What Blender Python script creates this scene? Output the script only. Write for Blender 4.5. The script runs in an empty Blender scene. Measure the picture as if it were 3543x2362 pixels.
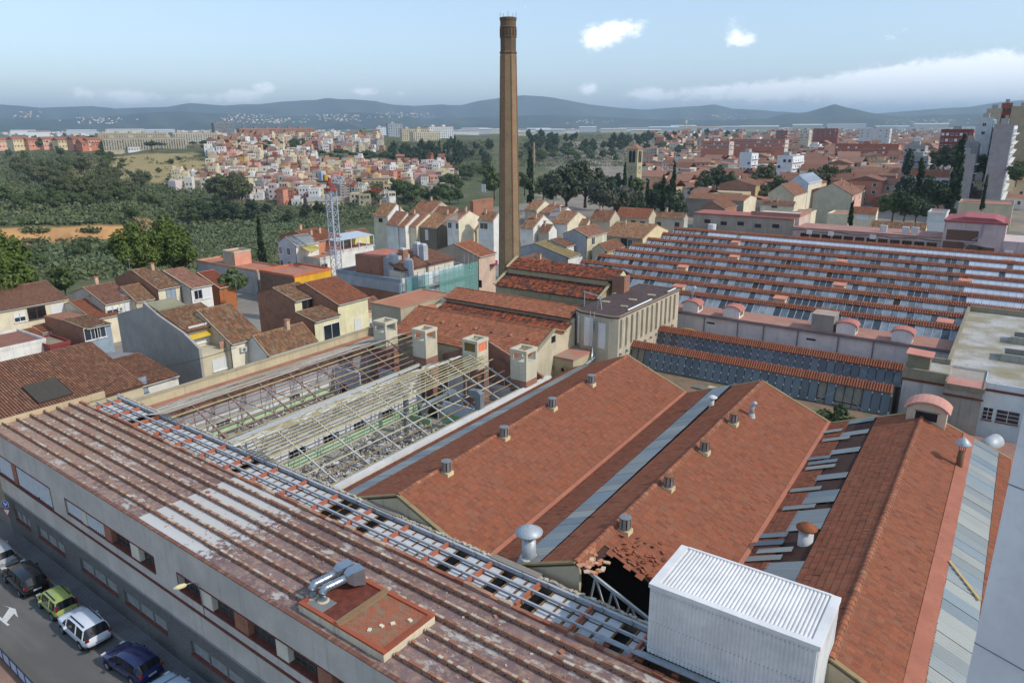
import bpy, math, random
import numpy as np
from mathutils import Matrix, Vector
random.seed(7); RNG = np.random.default_rng(7)
SC = bpy.context.scene
COL = SC.collection
# ---------------------------------------------------------------- camera
CAMZ = 32.5
FPX, CX, CY, HY, ROLL, VPX = 2500.0, 1771.5, 1181.0, 432.0, -0.005, 3595.0
def _cam():
    p = math.atan((CY-HY)/FPX)
    fwd = np.array([0, math.cos(p), -math.sin(p)]); right = np.array([1., 0, 0]); up = np.cross(right, fwd)
    c, s = math.cos(ROLL), math.sin(ROLL)
    M_ = np.stack([c*right+s*up, -s*right+c*up, fwd])
    lo, hi = 0, 1.2
    for _ in range(60):
        a = (lo+hi)/2; d = M_@np.array([math.sin(a), math.cos(a), 0])
        if CX+FPX*d[0]/d[2] < VPX: lo = a
        else: hi = a
    Rz = np.array([[math.cos(a), math.sin(a), 0], [-math.sin(a), math.cos(a), 0], [0, 0, 1]])
    return M_@Rz
CR = _cam(); CC = np.array([0, 0, CAMZ])
cam_d = bpy.data.cameras.new('camera'); cam = bpy.data.objects.new('camera', cam_d); COL.objects.link(cam)
cam.matrix_world = Matrix([[CR[0][i], CR[1][i], -CR[2][i], CC[i]] for i in range(3)]+[[0, 0, 0, 1]])
cam_d.sensor_width = 36; cam_d.lens = 36*FPX/3543; cam_d.clip_start = 0.3; cam_d.clip_end = 60000
SC.camera = cam
# surveyed points: where the line of sight through a photo point meets a known height / wall plane
def ray(x, y): return CR.T@np.array([(x-CX)/FPX, -(y-CY)/FPX, 1.])
def at(x, y, z): d = ray(x, y); return CC+d*((z-CAMZ)/d[2])
def atY(x, y, Y): d = ray(x, y); return CC+d*(Y/d[1])
def atX(x, y, X): d = ray(x, y); return CC+d*(X/d[0])
def atR(x, y, r): d = ray(x, y); return CC+d*(r/math.hypot(d[0], d[1]))
def proj(P):
    d = CR@(np.asarray(P, float)-CC); return CX+FPX*d[0]/d[2], CY-FPX*d[1]/d[2]
# ---------------------------------------------------------------- sun and sky
SUN = Vector((1.25, 0.25, 1.0)).normalized()
EL = math.asin(SUN.z); AZ = math.atan2(SUN.x, SUN.y)
sd = bpy.data.lights.new('sun', 'SUN'); sd.energy = 2.0; sd.angle = math.radians(0.55); sd.color = (1, .94, .86)
so = bpy.data.objects.new('sun', sd); COL.objects.link(so); so.rotation_euler = (-SUN).to_track_quat('-Z', 'Y').to_euler()
so.location = (0, 0, 200)
W = bpy.data.worlds.new('World'); SC.world = W; W.use_nodes = True
def build_world():
    nt = W.node_tree; N = nt.nodes; L = nt.links; N.clear()
    out = N.new('ShaderNodeOutputWorld'); bg = N.new('ShaderNodeBackground'); bg.inputs[1].default_value = 0.15
    sky = N.new('ShaderNodeTexSky'); sky.sky_type = 'NISHITA'; sky.sun_disc = False
    sky.sun_elevation = EL; sky.sun_rotation = AZ; sky.air_density = 1.0; sky.dust_density = 0.6; sky.ozone_density = 1.6; sky.altitude = 100
    tc = N.new('ShaderNodeTexCoord'); sep = N.new('ShaderNodeSeparateXYZ'); L.new(tc.outputs['Generated'], sep.inputs[0])
    def math_(op, a, b=None, c=None):
        n = N.new('ShaderNodeMath'); n.operation = op
        for i, v in enumerate((a, b, c)):
            if v is None: continue
            if isinstance(v, (int, float)): n.inputs[i].default_value = v
            else: L.new(v, n.inputs[i])
        return n.outputs[0]
    # cumulus: noise on the view direction, stretched sideways, gathered near the horizon and in a few drifting puffs
    mp = N.new('ShaderNodeMapping'); mp.inputs['Scale'].default_value = (1, 1, 1.6); L.new(tc.outputs['Generated'], mp.inputs[0])
    def nz(s, d): n = N.new('ShaderNodeTexNoise'); n.inputs['Scale'].default_value = s; n.inputs['Detail'].default_value = d; n.inputs['Roughness'].default_value = .62; L.new(mp.outputs[0], n.inputs[0]); return n.outputs[0]
    z = sep.outputs[2]
    nn = math_('ADD', math_('MULTIPLY', nz(16, 4), .40), math_('ADD', math_('MULTIPLY', nz(48, 5), .38), math_('MULTIPLY', nz(130, 4), .22)))
    tot = math_('MULTIPLY', math_('SUBTRACT', nn, .5), 2.6)
    band = math_('MULTIPLY', math_('MAXIMUM', math_('MULTIPLY_ADD', z, -18.0, .9), 0), .34); tot = math_('ADD', tot, band)
    def puff(px, py, sx, sy, amp):
        d = ray(px, py); d = d/np.linalg.norm(d)
        right = np.cross(d, [0, 0, 1]); right /= np.linalg.norm(right); up = np.cross(right, d)
        def dot(v, s):
            n = N.new('ShaderNodeVectorMath'); n.operation = 'DOT_PRODUCT'; L.new(tc.outputs['Generated'], n.inputs[0]); n.inputs[1].default_value = tuple(v)
            return math_('MULTIPLY', n.outputs['Value'], 1/s)
        a = dot(right, sx); b = dot(up, sy)
        r2 = math_('ADD', math_('MULTIPLY', a, a), math_('MULTIPLY', b, b))
        f = N.new('ShaderNodeVectorMath'); f.operation = 'DOT_PRODUCT'; L.new(tc.outputs['Generated'], f.inputs[0]); f.inputs[1].default_value = tuple(d)
        g = math_('MULTIPLY', math_('EXPONENT', math_('MULTIPLY', r2, -1)), amp)
        return math_('MULTIPLY', g, math_('GREATER_THAN', f.outputs['Value'], 0))
    for q in ((2060, 140, .026, .016, .9), (2140, 100, .036, .014, .8), (2565, 135, .026, .012, .8), (2480, 85, .035, .012, .35), (3120, 135, .03, .012, .35), (2040, 308, .014, .010, .8), (935, 298, .018, .007, .6), (830, 330, .035, .010, .7), (650, 340, .04, .007, .55), (460, 335, .025, .008, .7), (300, 325, .03, .009, .65), (1255, 318, .022, .007, .65), (1390, 322, .012, .006, .5), (2240, 325, .03, .010, .75), (2420, 320, .04, .012, .7), (2650, 318, .05, .014, .75), (2900, 305, .06, .020, .8), (3150, 285, .06, .024, .85), (3400, 270, .05, .026, .9), (3650, 255, .06, .03, .9), (3080, 268, .025, .008, .5)):
        tot = math_('ADD', tot, puff(*q))
    mr = N.new('ShaderNodeMapRange'); mr.interpolation_type = 'SMOOTHSTEP'; L.new(tot, mr.inputs[0])
    mr.inputs[1].default_value = .34; mr.inputs[2].default_value = .86; mr.inputs[3].default_value = 0; mr.inputs[4].default_value = .85
    # thin veil of high haze all over
    mix = N.new('ShaderNodeMix'); mix.data_type = 'RGBA'; L.new(mr.outputs[0], mix.inputs[0])
    hz = N.new('ShaderNodeMix'); hz.data_type = 'RGBA'; hz.inputs[0].default_value = .35; hs = N.new('ShaderNodeHueSaturation'); hs.inputs['Saturation'].default_value = .88; hs.inputs['Value'].default_value = .93; L.new(sky.outputs[0], hs.inputs['Color']); L.new(hs.outputs[0], hz.inputs[6]); hz.inputs[7].default_value = (2.1, 3.0, 4.2, 1)
    L.new(hz.outputs[2], mix.inputs[6]); mix.inputs[7].default_value = (7.4, 7.6, 7.9, 1)
    L.new(mix.outputs[2], bg.inputs[0]); L.new(bg.outputs[0], out.inputs[0])
build_world()
SC.view_settings.view_transform = 'Standard'; SC.view_settings.look = 'None'; SC.view_settings.gamma = 1; SC.view_settings.exposure = 0.62
SC.render.engine = 'CYCLES'; SC.cycles.max_bounces = 6; SC.cycles.diffuse_bounces = 3; SC.cycles.glossy_bounces = 3
SC.cycles.transmission_bounces = 3; SC.cycles.volume_bounces = 0; SC.cycles.transparent_max_bounces = 6
SC.cycles.volume_max_steps = 64
SC.cycles.use_denoising = True
# ---------------------------------------------------------------- helpers
def empty(name, label, cat, loc=(0, 0, 0), rz=0, group=None):
    o = bpy.data.objects.new(name, None); COL.objects.link(o); o.location = loc; o.rotation_euler = (0, 0, rz); o.empty_display_size = .3
    return tag(o, label, cat, group)
def tag(o, label=None, cat=None, group=None, kind=None):
    if label: o['label'] = label
    if cat: o['category'] = cat
    if group: o['group'] = group
    if kind: o['kind'] = kind
    return o
def wloc(o):
    v = Vector((0, 0, 0))
    while o is not None: v = v+o.location; o = o.parent
    return v
def boxuv(me, V, F):
    n = sum(len(f) for f in F)
    uv = np.empty((n, 2), np.float32); i = 0
    me.uv_layers.new(name='UVMap')
    nl = len(me.polygons); nor = np.empty(nl*3, np.float32); me.polygons.foreach_get('normal', nor); nor = nor.reshape(-1, 3)
    ls = np.empty(nl, np.int32); me.polygons.foreach_get('loop_start', ls); lt = np.empty(nl, np.int32); me.polygons.foreach_get('loop_total', lt)
    vi = np.empty(n, np.int32); me.loops.foreach_get('vertex_index', vi)
    ln = np.repeat(nor, lt, axis=0); co = V[vi]; a = np.abs(ln)
    ax = np.where((a[:, 2] > a[:, 0]) & (a[:, 2] > a[:, 1]), 2, np.where(a[:, 0] > a[:, 1], 0, 1))
    uv[:, 0] = np.where(ax == 0, co[:, 1], co[:, 0]); uv[:, 1] = np.where(ax == 2, co[:, 1], co[:, 2])
    me.uv_layers[0].data.foreach_set('uv', uv.ravel())
def mkmesh(name, V, F, mats, mi=None, smooth=False, uv=True):
    me = bpy.data.meshes.new(name); V = np.asarray(V, np.float32).reshape(-1, 3)
    me.from_pydata(V.tolist() if len(V) < 20000 else V, [], F if isinstance(F, list) else F.tolist())
    if not isinstance(mats, (list, tuple)): mats = [mats]
    for m in mats: me.materials.append(m)
    if mi is not None: me.polygons.foreach_set('material_index', np.asarray(mi, np.int32))
    if smooth: me.polygons.foreach_set('use_smooth', np.ones(len(me.polygons), bool))
    me.update()
    if uv: boxuv(me, V, F)
    return me
def qmesh(name, V, Q, mat, smooth=False, uv=True):
    """fast all-quad mesh from numpy arrays"""
    me = bpy.data.meshes.new(name); V = np.asarray(V, np.float32).reshape(-1, 3); Q = np.asarray(Q, np.int32)
    k = Q.shape[1]; me.vertices.add(len(V)); me.vertices.foreach_set('co', V.ravel())
    me.loops.add(Q.size); me.loops.foreach_set('vertex_index', Q.ravel()); me.polygons.add(len(Q))
    me.polygons.foreach_set('loop_start', np.arange(0, Q.size, k, dtype=np.int32)); me.polygons.foreach_set('loop_total', np.full(len(Q), k, np.int32))
    for m in (mat if isinstance(mat, (list, tuple)) else [mat]): me.materials.append(m)
    me.polygons.foreach_set('use_smooth', np.full(len(Q), bool(smooth)))
    me.update(calc_edges=True); me.validate()
    if uv: boxuv(me, V, Q)
    return me
def link(name, me, parent=None, loc=None, M=None):
    o = bpy.data.objects.new(name, me); COL.objects.link(o)
    if parent is not None: o.parent = parent
    if M is not None: o.matrix_basis = M
    elif loc is not None: o.location = loc
    return o
class MB:
    """collects shapes, then becomes ONE mesh object"""
    def __init__(s): s.V = []; s.F = []; s.mi = []; s.n = 0
    def add(s, V, F, m=0):
        V = np.asarray(V, float).reshape(-1, 3); s.V.append(V); s.F += [tuple(int(i)+s.n for i in f) for f in F]; s.mi += [m]*len(F); s.n += len(V); return s
    def box(s, a, b, m=0, rz=0, c=None):
        (x0, y0, z0), (x1, y1, z1) = a, b
        V = np.array([(x0, y0, z0), (x1, y0, z0), (x1, y1, z0), (x0, y1, z0), (x0, y0, z1), (x1, y0, z1), (x1, y1, z1), (x0, y1, z1)], float)
        if rz:
            c = c if c is not None else ((x0+x1)/2, (y0+y1)/2); d = V[:, :2]-np.array(c); cc, ss = math.cos(rz), math.sin(rz)
            V[:, 0] = c[0]+d[:, 0]*cc-d[:, 1]*ss; V[:, 1] = c[1]+d[:, 0]*ss+d[:, 1]*cc
        return s.add(V, [(3, 2, 1, 0), (4, 5, 6, 7), (0, 1, 5, 4), (1, 2, 6, 5), (2, 3, 7, 6), (3, 0, 4, 7)], m)
    def cb(s, c, d, m=0, rz=0):
        c = np.array(c, float); d = np.array(d, float)/2; return s.box(c-d, c+d, m, rz)
    def beam(s, p, q, w, h, m=0, up=(0, 0, 1)):
        p = np.array(p, float); q = np.array(q, float); t = q-p; t /= np.linalg.norm(t); u = np.cross(t, np.array(up, float))
        if np.linalg.norm(u) < 1e-6: u = np.cross(t, [1., 0, 0])
        u /= np.linalg.norm(u); v = np.cross(u, t); u = u*w/2; v = v*h/2
        return s.add([p-u-v, p+u-v, p+u+v, p-u+v, q-u-v, q+u-v, q+u+v, q-u+v], [(0, 1, 2, 3), (7, 6, 5, 4), (4, 5, 1, 0), (5, 6, 2, 1), (6, 7, 3, 2), (7, 4, 0, 3)], m)
    def prism(s, poly, a, b, ax='y', m=0):
        """poly: list of 2d points; extruded along axis from a to b"""
        n = len(poly)
        def P(q, t): return (q[0], t, q[1]) if ax == 'y' else ((t, q[0], q[1]) if ax == 'x' else (q[0], q[1], t))
        V = [P(q, a) for q in poly]+[P(q, b) for q in poly]
        F = [tuple(range(n)), tuple(range(2*n-1, n-1, -1))]+[((i+1) % n, i, n+i, n+(i+1) % n) for i in range(n)]
        return s.add(V, F, m)
    def poly(s, pts, m=0): return s.add(pts, [tuple(range(len(pts)))], m)
    def slab(s, pts, t, m=0):
        """flat polygon given thickness t along its normal (downwards)"""
        P = np.array(pts, float); n = np.cross(P[1]-P[0], P[2]-P[0]); n /= np.linalg.norm(n)
        if n[2] < 0: n = -n
        k = len(P); F = [tuple(range(k)), tuple(range(2*k-1, k-1, -1))]+[((i+1) % k, i, k+i, k+(i+1) % k) for i in range(k)]
        return s.add(np.vstack([P, P-n*t]), F, m)
    def tube(s, path, r, n=8, m=0, cap=True):
        path = [np.array(p, float) for p in path]; rs = r if isinstance(r, (list, tuple)) else [r]*len(path)
        R = []
        for i, p in enumerate(path):
            t = path[min(i+1, len(path)-1)]-path[max(i-1, 0)]; t = t/np.linalg.norm(t)
            u = np.cross(t, [0, 0, 1.]);
            if np.linalg.norm(u) < .05: u = np.cross(t, [0, 1., 0])
            u /= np.linalg.norm(u); v = np.cross(u, t)
            R.append([p+rs[i]*(math.cos(2*math.pi*k/n)*u+math.sin(2*math.pi*k/n)*v) for k in range(n)])
        V = np.array(R).reshape(-1, 3); F = []
        for i in range(len(path)-1):
            for k in range(n): F.append((i*n+k, i*n+(k+1) % n, (i+1)*n+(k+1) % n, (i+1)*n+k))
        if cap: F += [tuple(range(n-1, -1, -1)), tuple(range((len(path)-1)*n, len(path)*n))]
        return s.add(V, F, m)
    def lathe(s, prof, c=(0, 0), n=16, m=0, ph=0):
        V = []; F = []; k = len(prof)
        for r, z in prof:
            for i in range(n):
                a = 2*math.pi*i/n+ph; V.append((c[0]+r*math.cos(a), c[1]+r*math.sin(a), z))
        for j in range(k-1):
            for i in range(n): F.append((j*n+i, j*n+(i+1) % n, (j+1)*n+(i+1) % n, (j+1)*n+i))
        F += [tuple(range(n-1, -1, -1)), tuple(range((k-1)*n, k*n))]
        return s.add(V, F, m)
    def build(s, name, mat, parent=None, local=False, smooth=False):
        V = np.vstack(s.V)
        if parent is not None and not local: V = V-np.array(wloc(parent))
        return link(name, mkmesh(name, V, s.F, mat, s.mi, smooth), parent)
# ---------------------------------------------------------------- materials
MATS = {}
def lin(c): return tuple(((v/255)/12.92 if v/255 <= .04045 else ((v/255+.055)/1.055)**2.4) for v in c)
class NT:
    def __init__(s, name):
        s.m = bpy.data.materials.new(name); s.m.use_nodes = True; s.t = s.m.node_tree; s.N = s.t.nodes; s.L = s.t.links
        s.b = s.N['Principled BSDF']
    def n(s, typ, **k):
        o = s.N.new('ShaderNode'+typ)
        for a, v in k.items(): setattr(o, a, v)
        return o
    def set(s, node, i, v):
        if isinstance(v, (int, float, tuple)): node.inputs[i].default_value = v if not isinstance(v, tuple) or len(v) != 3 or node.inputs[i].type != 'RGBA' else (*v, 1)
        else: s.L.new(v, node.inputs[i])
    def mix(s, f, a, b, mode='MIX'):
        o = s.n('Mix', data_type='RGBA', blend_type=mode); s.set(o, 0, f); s.set(o, 6, a); s.set(o, 7, b); return o.outputs[2]
    def noise(s, scale, detail=4, rough=.55, co=None, w=None):
        o = s.n('TexNoise'); o.inputs['Scale'].default_value = scale; o.inputs['Detail'].default_value = detail; o.inputs['Roughness'].default_value = rough
        s.L.new(co if co is not None else s.co(), o.inputs[0]); return o.outputs[0]
    def co(s, which='Object'):
        if not hasattr(s, '_tc'): s._tc = s.n('TexCoord')
        return s._tc.outputs[which]
    def pos(s):
        if not hasattr(s, '_g'): s._g = s.n('NewGeometry')
        return s._g.outputs['Position']
    def mapping(s, co, scale): o = s.n('Mapping'); o.inputs['Scale'].default_value = scale; s.L.new(co, o.inputs[0]); return o.outputs[0]
    def ramp(s, f, lo, hi): o = s.n('MapRange', interpolation_type='SMOOTHSTEP'); s.set(o, 0, f); o.inputs[1].default_value = lo; o.inputs[2].default_value = hi; return o.outputs[0]
    def math(s, op, a, b=0.): o = s.n('Math', operation=op); s.set(o, 0, a); s.set(o, 1, b); return o.outputs[0]
    def bump(s, h, st=.3, d=.02): o = s.n('Bump'); o.inputs['Strength'].default_value = st; o.inputs['Distance'].default_value = d; s.L.new(h, o.inputs['Height']); s.L.new(o.outputs[0], s.b.inputs['Normal'])
    def fin(s, col, rough=.8, metal=0., spec=.3):
        s.set(s.b, 'Base Color', col); s.set(s.b, 'Roughness', rough); s.b.inputs['Metallic'].default_value = metal; s.b.inputs['Specular IOR Level'].default_value = spec; return s.m
def sc3(c, k): return tuple(min(1, v*k) for v in c)
def plaster(rgb, stain=.5, name=None, dirt=(.12, .105, .09)):
    key = ('pl', rgb, stain)
    if key in MATS: return MATS[key]
    t = NT(name or 'plaster'); c = lin(rgb); p = t.pos()
    a = t.noise(.55, 5, .6, p); b = t.noise(6, 3, .6, p); st = t.noise(1.0, 5, .65, t.mapping(p, (3.2, 3.2, .16)))
    col = t.mix(t.ramp(a, .3, .75), sc3(c, .86), sc3(c, 1.08)); col = t.mix(t.math('MULTIPLY', t.ramp(b, .45, .75), .25), col, sc3(c, .72))
    col = t.mix(t.math('MULTIPLY', t.ramp(st, .52, .78), stain), col, tuple(c[i]*.35+dirt[i]*.4 for i in range(3)))
    t.bump(b, .15, .01); MATS[key] = t.fin(col, .9, 0, .2); return MATS[key]
def paint(rgb, rough=.5, metal=0., var=.12, name=None, spec=.4):
    key = ('pa', rgb, rough, metal, var)
    if key in MATS: return MATS[key]
    t = NT(name or 'paint'); c = lin(rgb); p = t.pos()
    a = t.noise(2.5, 5, .65, p); col = t.mix(t.ramp(a, .3, .75), sc3(c, 1-var), sc3(c, 1+var))
    MATS[key] = t.fin(col, rough, metal, spec); return MATS[key]
def rust(rgb, amt=.5, rough=.75, metal=.0, rc=(.17, .075, .035)):
    key = ('ru', rgb, amt)
    if key in MATS: return MATS[key]
    t = NT('weathered_metal'); c = lin(rgb); p = t.pos()
    a = t.noise(3.0, 6, .7, p); b = t.noise(14, 3, .6, p)
    col = t.mix(t.math('MULTIPLY', t.ramp(a, .42, .7), amt), t.mix(t.ramp(b, .3, .7), sc3(c, .85), sc3(c, 1.1)), rc); MATS[key] = t.fin(col, rough, metal); return MATS[key]
def brickmat(rgb1=(172, 98, 70), rgb2=(140, 76, 56), mortar=(165, 145, 125), sx=.26, sy=.075, soot=.4, ms=.012):
    key = ('br', rgb1, rgb2, mortar, sx, soot)
    if key in MATS: return MATS[key]
    t = NT('brickwork'); b = t.n('TexBrick'); t.L.new(t.co('UV'), b.inputs[0]); b.inputs['Scale'].default_value = 1
    b.inputs['Brick Width'].default_value = sx; b.inputs['Row Height'].default_value = sy; b.inputs['Mortar Size'].default_value = ms; b.inputs['Bias'].default_value = 0
    t.set(b, 'Color1', lin(rgb1)); t.set(b, 'Color2', lin(rgb2)); t.set(b, 'Mortar', lin(mortar)); p = t.pos()
    a = t.noise(.7, 5, .65, p); col = t.mix(t.math('MULTIPLY', t.ramp(a, .42, .72), soot), b.outputs[0], (.09, .075, .06), 'MIX')
    t.bump(b.outputs[1], -.4, .01); MATS[key] = t.fin(col, .92, 0, .15); return MATS[key]
def tilemat(cols, moss=.35, mosscol=(.10, .085, .06), name='roof_tile', mscale=.5, stripe=0):
    key = ('ti', cols, moss, stripe)
    if key in MATS: return MATS[key]
    t = NT(name); g = t.n('NewGeometry'); oi = t.n('ObjectInfo')
    r = t.math('FRACT', t.math('ADD', g.outputs['Random Per Island'], oi.outputs['Random']))
    cr = t.n('ValToRGB'); cr.color_ramp.interpolation = 'LINEAR'; e = cr.color_ramp.elements
    while len(e) < len(cols): e.new(.5)
    for i, c in enumerate(cols): e[i].position = i/(len(cols)-1); e[i].color = (*lin(c), 1)
    t.L.new(r, cr.inputs[0]); p = g.outputs['Position']; t._g = g
    a = t.noise(mscale, 6, .68, p); b = t.noise(9, 3, .6, p); 
    col = t.mix(t.math('MULTIPLY', t.ramp(b, .35, .75), .22), cr.outputs[0], (.07, .045, .03))
    col = t.mix(t.math('MULTIPLY', t.ramp(a, .44, .70), moss), col, mosscol)
    MATS[key] = t.fin(col, .88, 0, .2); return MATS[key]
def glassy(rgb=(40, 46, 52), rough=.12, name='window_glass', var=.5, scale=.6):
    key = ('gl', rgb, rough, var)
    if key in MATS: return MATS[key]
    t = NT(name); c = lin(rgb); g = t.n('NewGeometry'); oi = t.n('ObjectInfo'); t._g = g
    r = t.math('FRACT', t.math('ADD', g.outputs['Random Per Island'], oi.outputs['Random']))
    a = t.noise(scale, 4, .6, g.outputs['Position'])
    col = t.mix(t.ramp(t.math('ADD', t.math('MULTIPLY', a, .6), t.math('MULTIPLY', r, .5)), .3, .8), sc3(c, 1-var), sc3(c, 1+var))
    MATS[key] = t.fin(col, rough, 0, .6); return MATS[key]
WHITE = lambda: paint((225, 224, 220), .55, 0, .05)
DARK = lambda: paint((30, 30, 32), .6, 0, .1)
# ---------------------------------------------------------------- roof tiles
def tpl_flat(w, l):
    us = np.array([0, .12, .28, .5, .62, .78, 1])*w; ns = np.array([0, .02, .004, .0, .02, .004, 0])+.01
    V = []; n = len(us)
    for v, dz in ((-.04, .03), (l*1.02, .004)):
        for u, z in zip(us, ns): V.append((u+.003, v, z+dz))
    for u in us: V.append((u+.003, -.04, -.01))
    Q = [(i, i+1, n+i+1, n+i) for i in range(n-1)]+[(2*n+i, 2*n+i+1, i+1, i) for i in range(n-1)]
    return np.array(V), np.array(Q)
def tpl_barrel(w, l, k=4):
    V = []; rr = w*.40; n = k+1
    for v, dz, s in ((-.05, .045, 1.08), (l*1.03, .012, .92)):
        for i in range(n):
            a = math.pi*(1-i/k); V.append((w/2+rr*s*math.cos(a), v, rr*.85*math.sin(a)+dz))
    V.append((w/2, -.05, .02)); Q = [(i, i+1, n+i+1, n+i) for i in range(k)]
    Q += [(2*n, i+1, i, i) if False else (2*n, i, i+1, 2*n) for i in range(0)]
    return np.array(V), np.array(Q)
def tiles(parent, O, U, V, lu, lv, tw, tl, kind, mat, nobj=0, mask=None, name='tile', jit=.006, keyfn=None, stuffname=None, far=None):
    """lay rows of tiles on a roof plane: the nobj nearest ones are objects, the rest one joined part"""
    O, U, V = (np.array(a, float) for a in (O, U, V)); U /= np.linalg.norm(U); V /= np.linalg.norm(V)
    Nn = np.cross(U, V); Nn /= np.linalg.norm(Nn)
    if Nn[2] < 0: Nn = -Nn
    nu, nv = max(1, int(round(lu/tw))), max(1, int(round(lv/tl))); tw = lu/nu; tl = lv/nv
    T, Q = (tpl_flat if kind == 'flat' else tpl_barrel)(tw, tl)
    iu, iv = np.meshgrid(np.arange(nu), np.arange(nv)); iu = iu.ravel(); iv = iv.ravel(); off = iv*tl
    if mask is not None:
        k = mask((iu+.5)*tw, (iv+.5)*tl); iu, iv = iu[k], iv[k]
    org = O+np.outer(iu*tw, U)+np.outer(iv*tl, V)+np.outer(RNG.uniform(0, jit*2, len(iu)), Nn)
    if far is not None:   # the slope narrows or widens along its length: far = (far eave corner, far ridge corner)
        a = ((iu*tw)/lu)[:, None]; b = ((iv*tl)/lv)[:, None]; C0 = O+V*lv
        org = (O*(1-a)+np.array(far[0])*a)*(1-b)+(C0*(1-a)+np.array(far[1])*a)*b+np.outer(RNG.uniform(0, jit*2, len(iu)), Nn)
    pl = np.array(wloc(parent)); order = np.argsort(np.linalg.norm(org-CC, axis=1)); no = min(nobj, len(order))
    res = []
    if no:
        me = qmesh(name, T, Q, mat, uv=False); B = np.stack([U, V, Nn], 1)
        for i in order[:no]:
            M_ = Matrix.Identity(4); a = RNG.normal(0, .006)
            for r in range(3):
                for c in range(3): M_[r][c] = B[r, c]
                M_[r][3] = org[i, r]-pl[r]
            res.append(link(name, me, parent, M=M_))
    rest = order[no:]
    if len(rest):
        Wv = T[:, 0:1]*U+T[:, 1:2]*V+T[:, 2:3]*Nn
        tilt = RNG.normal(0, jit, (len(rest), 1, 1))*T[None, :, 0:1]/tw
        VV = (org[rest][:, None, :]+Wv[None]+tilt*Nn).reshape(-1, 3)-pl
        QQ = (Q[None]+(np.arange(len(rest))*len(T))[:, None, None]).reshape(-1, 4)
        o = link(stuffname or 'roof_tiling', qmesh('roof_tiling', VV, QQ, mat, uv=False), parent); o['kind'] = 'stuff'
    return res
def ridge_caps(mb, p, q, r=.13, step=.42, n=5, m=0):
    p = np.array(p, float); q = np.array(q, float); L_ = np.linalg.norm(q-p); k = max(1, int(L_/step)); t = (q-p)/L_
    u = np.cross(t, [0, 0, 1]); u /= np.linalg.norm(u)
    for i in range(k):
        a = p+t*(L_*i/k); b = p+t*(L_*(i+1.06)/k); V = []
        for c, rr in ((a, r*1.12), (b, r*.94)):
            for j in range(n+1):
                an = math.pi*j/n; V.append(c+u*rr*math.cos(an)+np.array([0, 0, 1.])*(rr*math.sin(an)*.8-.03))
        mb.add(V, [(j+1, j, n+1+j, n+2+j) for j in range(n)]+[tuple(range(n+1))], m)
TILE_ORANGE = tilemat(((154, 94, 68), (170, 106, 76), (160, 98, 70), (138, 88, 66), (178, 118, 88)), .25)
TILE_SHED = tilemat(((146, 88, 64), (156, 94, 68), (160, 96, 68), (136, 84, 64), (164, 101, 73), (150, 89, 64), (150, 102, 78), (152, 90, 64)), .22, (.105, .062, .045), mscale=.9)
TILE_SHED_D = tilemat(((128, 66, 46), (150, 78, 52), (118, 60, 44), (160, 82, 54)), .5, (.075, .04, .03), mscale=1.1)
TILE_OLD = tilemat(((160, 112, 80), (140, 98, 72), (178, 132, 98), (122, 88, 66), (166, 146, 112), (152, 92, 64)), .42, (.13, .11, .082), mscale=.8)
TILE_BROWN = tilemat(((152, 104, 78), (134, 92, 70), (168, 120, 92), (118, 84, 66)), .42, (.12, .095, .075), mscale=.6)
TILE_RED = tilemat(((152, 106, 84), (138, 96, 78), (166, 120, 96), (150, 112, 92)), .4, (.10, .07, .05), mscale=.7)
TILE_SOOT = tilemat(((150, 78, 50), (120, 66, 48), (176, 94, 58), (96, 60, 48), (70, 56, 48)), .75, (.055, .045, .038), mscale=.55)
# ---------------------------------------------------------------- ground and street
def groundmat():
    t = NT('land'); p = t.pos(); a = t.noise(.012, 8, .62, p); b = t.noise(.09, 6, .65, p); c = t.noise(.9, 4, .6, p)
    col = t.mix(t.ramp(a, .38, .62), (.085, .105, .045), (.15, .135, .075)); col = t.mix(t.math('MULTIPLY', t.ramp(b, .5, .68), .8), col, (.22, .175, .105)); col = t.mix(t.math('MULTIPLY', t.ramp(c, .45, .7), .5), col, (.07, .09, .036))
    g = t.n('NewGeometry'); sp = t.n('SeparateXYZ'); t.L.new(g.outputs['Normal'], sp.inputs[0]); steep = t.ramp(sp.outputs[2], .90, .74)
    bare = None
    for (bx, by, rr) in BARE:
        dv_ = t.n('VectorMath', operation='DISTANCE'); t.L.new(t.mapping(p, (1, 1, 0)), dv_.inputs[0]); dv_.inputs[1].default_value = (bx, by, 0); k_ = t.ramp(t.math('ADD', t.math('MULTIPLY', dv_.outputs['Value'], 1/rr), t.math('MULTIPLY', b, .9)), 1.5, 1.2); bare = k_ if bare is None else t.math('MAXIMUM', bare, k_)
    col = t.mix(bare, col, t.mix(t.ramp(c, .4, .65), lin((168, 146, 104)), lin((146, 134, 88))))
    tw_ = None
    for (bx, by, rr) in TOWN:
        dv_ = t.n('VectorMath', operation='DISTANCE'); t.L.new(t.mapping(p, (1, 1, 0)), dv_.inputs[0]); dv_.inputs[1].default_value = (bx, by, 0); k_ = t.ramp(t.math('ADD', t.math('MULTIPLY', dv_.outputs['Value'], 1/rr), t.math('MULTIPLY', b, .3)), 1.2, 1.1); tw_ = k_ if tw_ is None else t.math('MAXIMUM', tw_, k_)
    col = t.mix(tw_, col, t.mix(t.ramp(b, .4, .65), lin((150, 138, 124)), lin((128, 120, 104))))
    cl = t.mix(t.ramp(b, .35, .65), lin((196, 150, 100)), lin((160, 118, 80))); col = t.mix(steep, col, cl); t.bump(b, .5, .5); return t.fin(col, .95, 0, .1)
def colx(px):   # azimuth of a photo column along the horizon
    d = ray(px*3543/2352, HY); return math.atan2(d[0], d[1])
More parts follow.
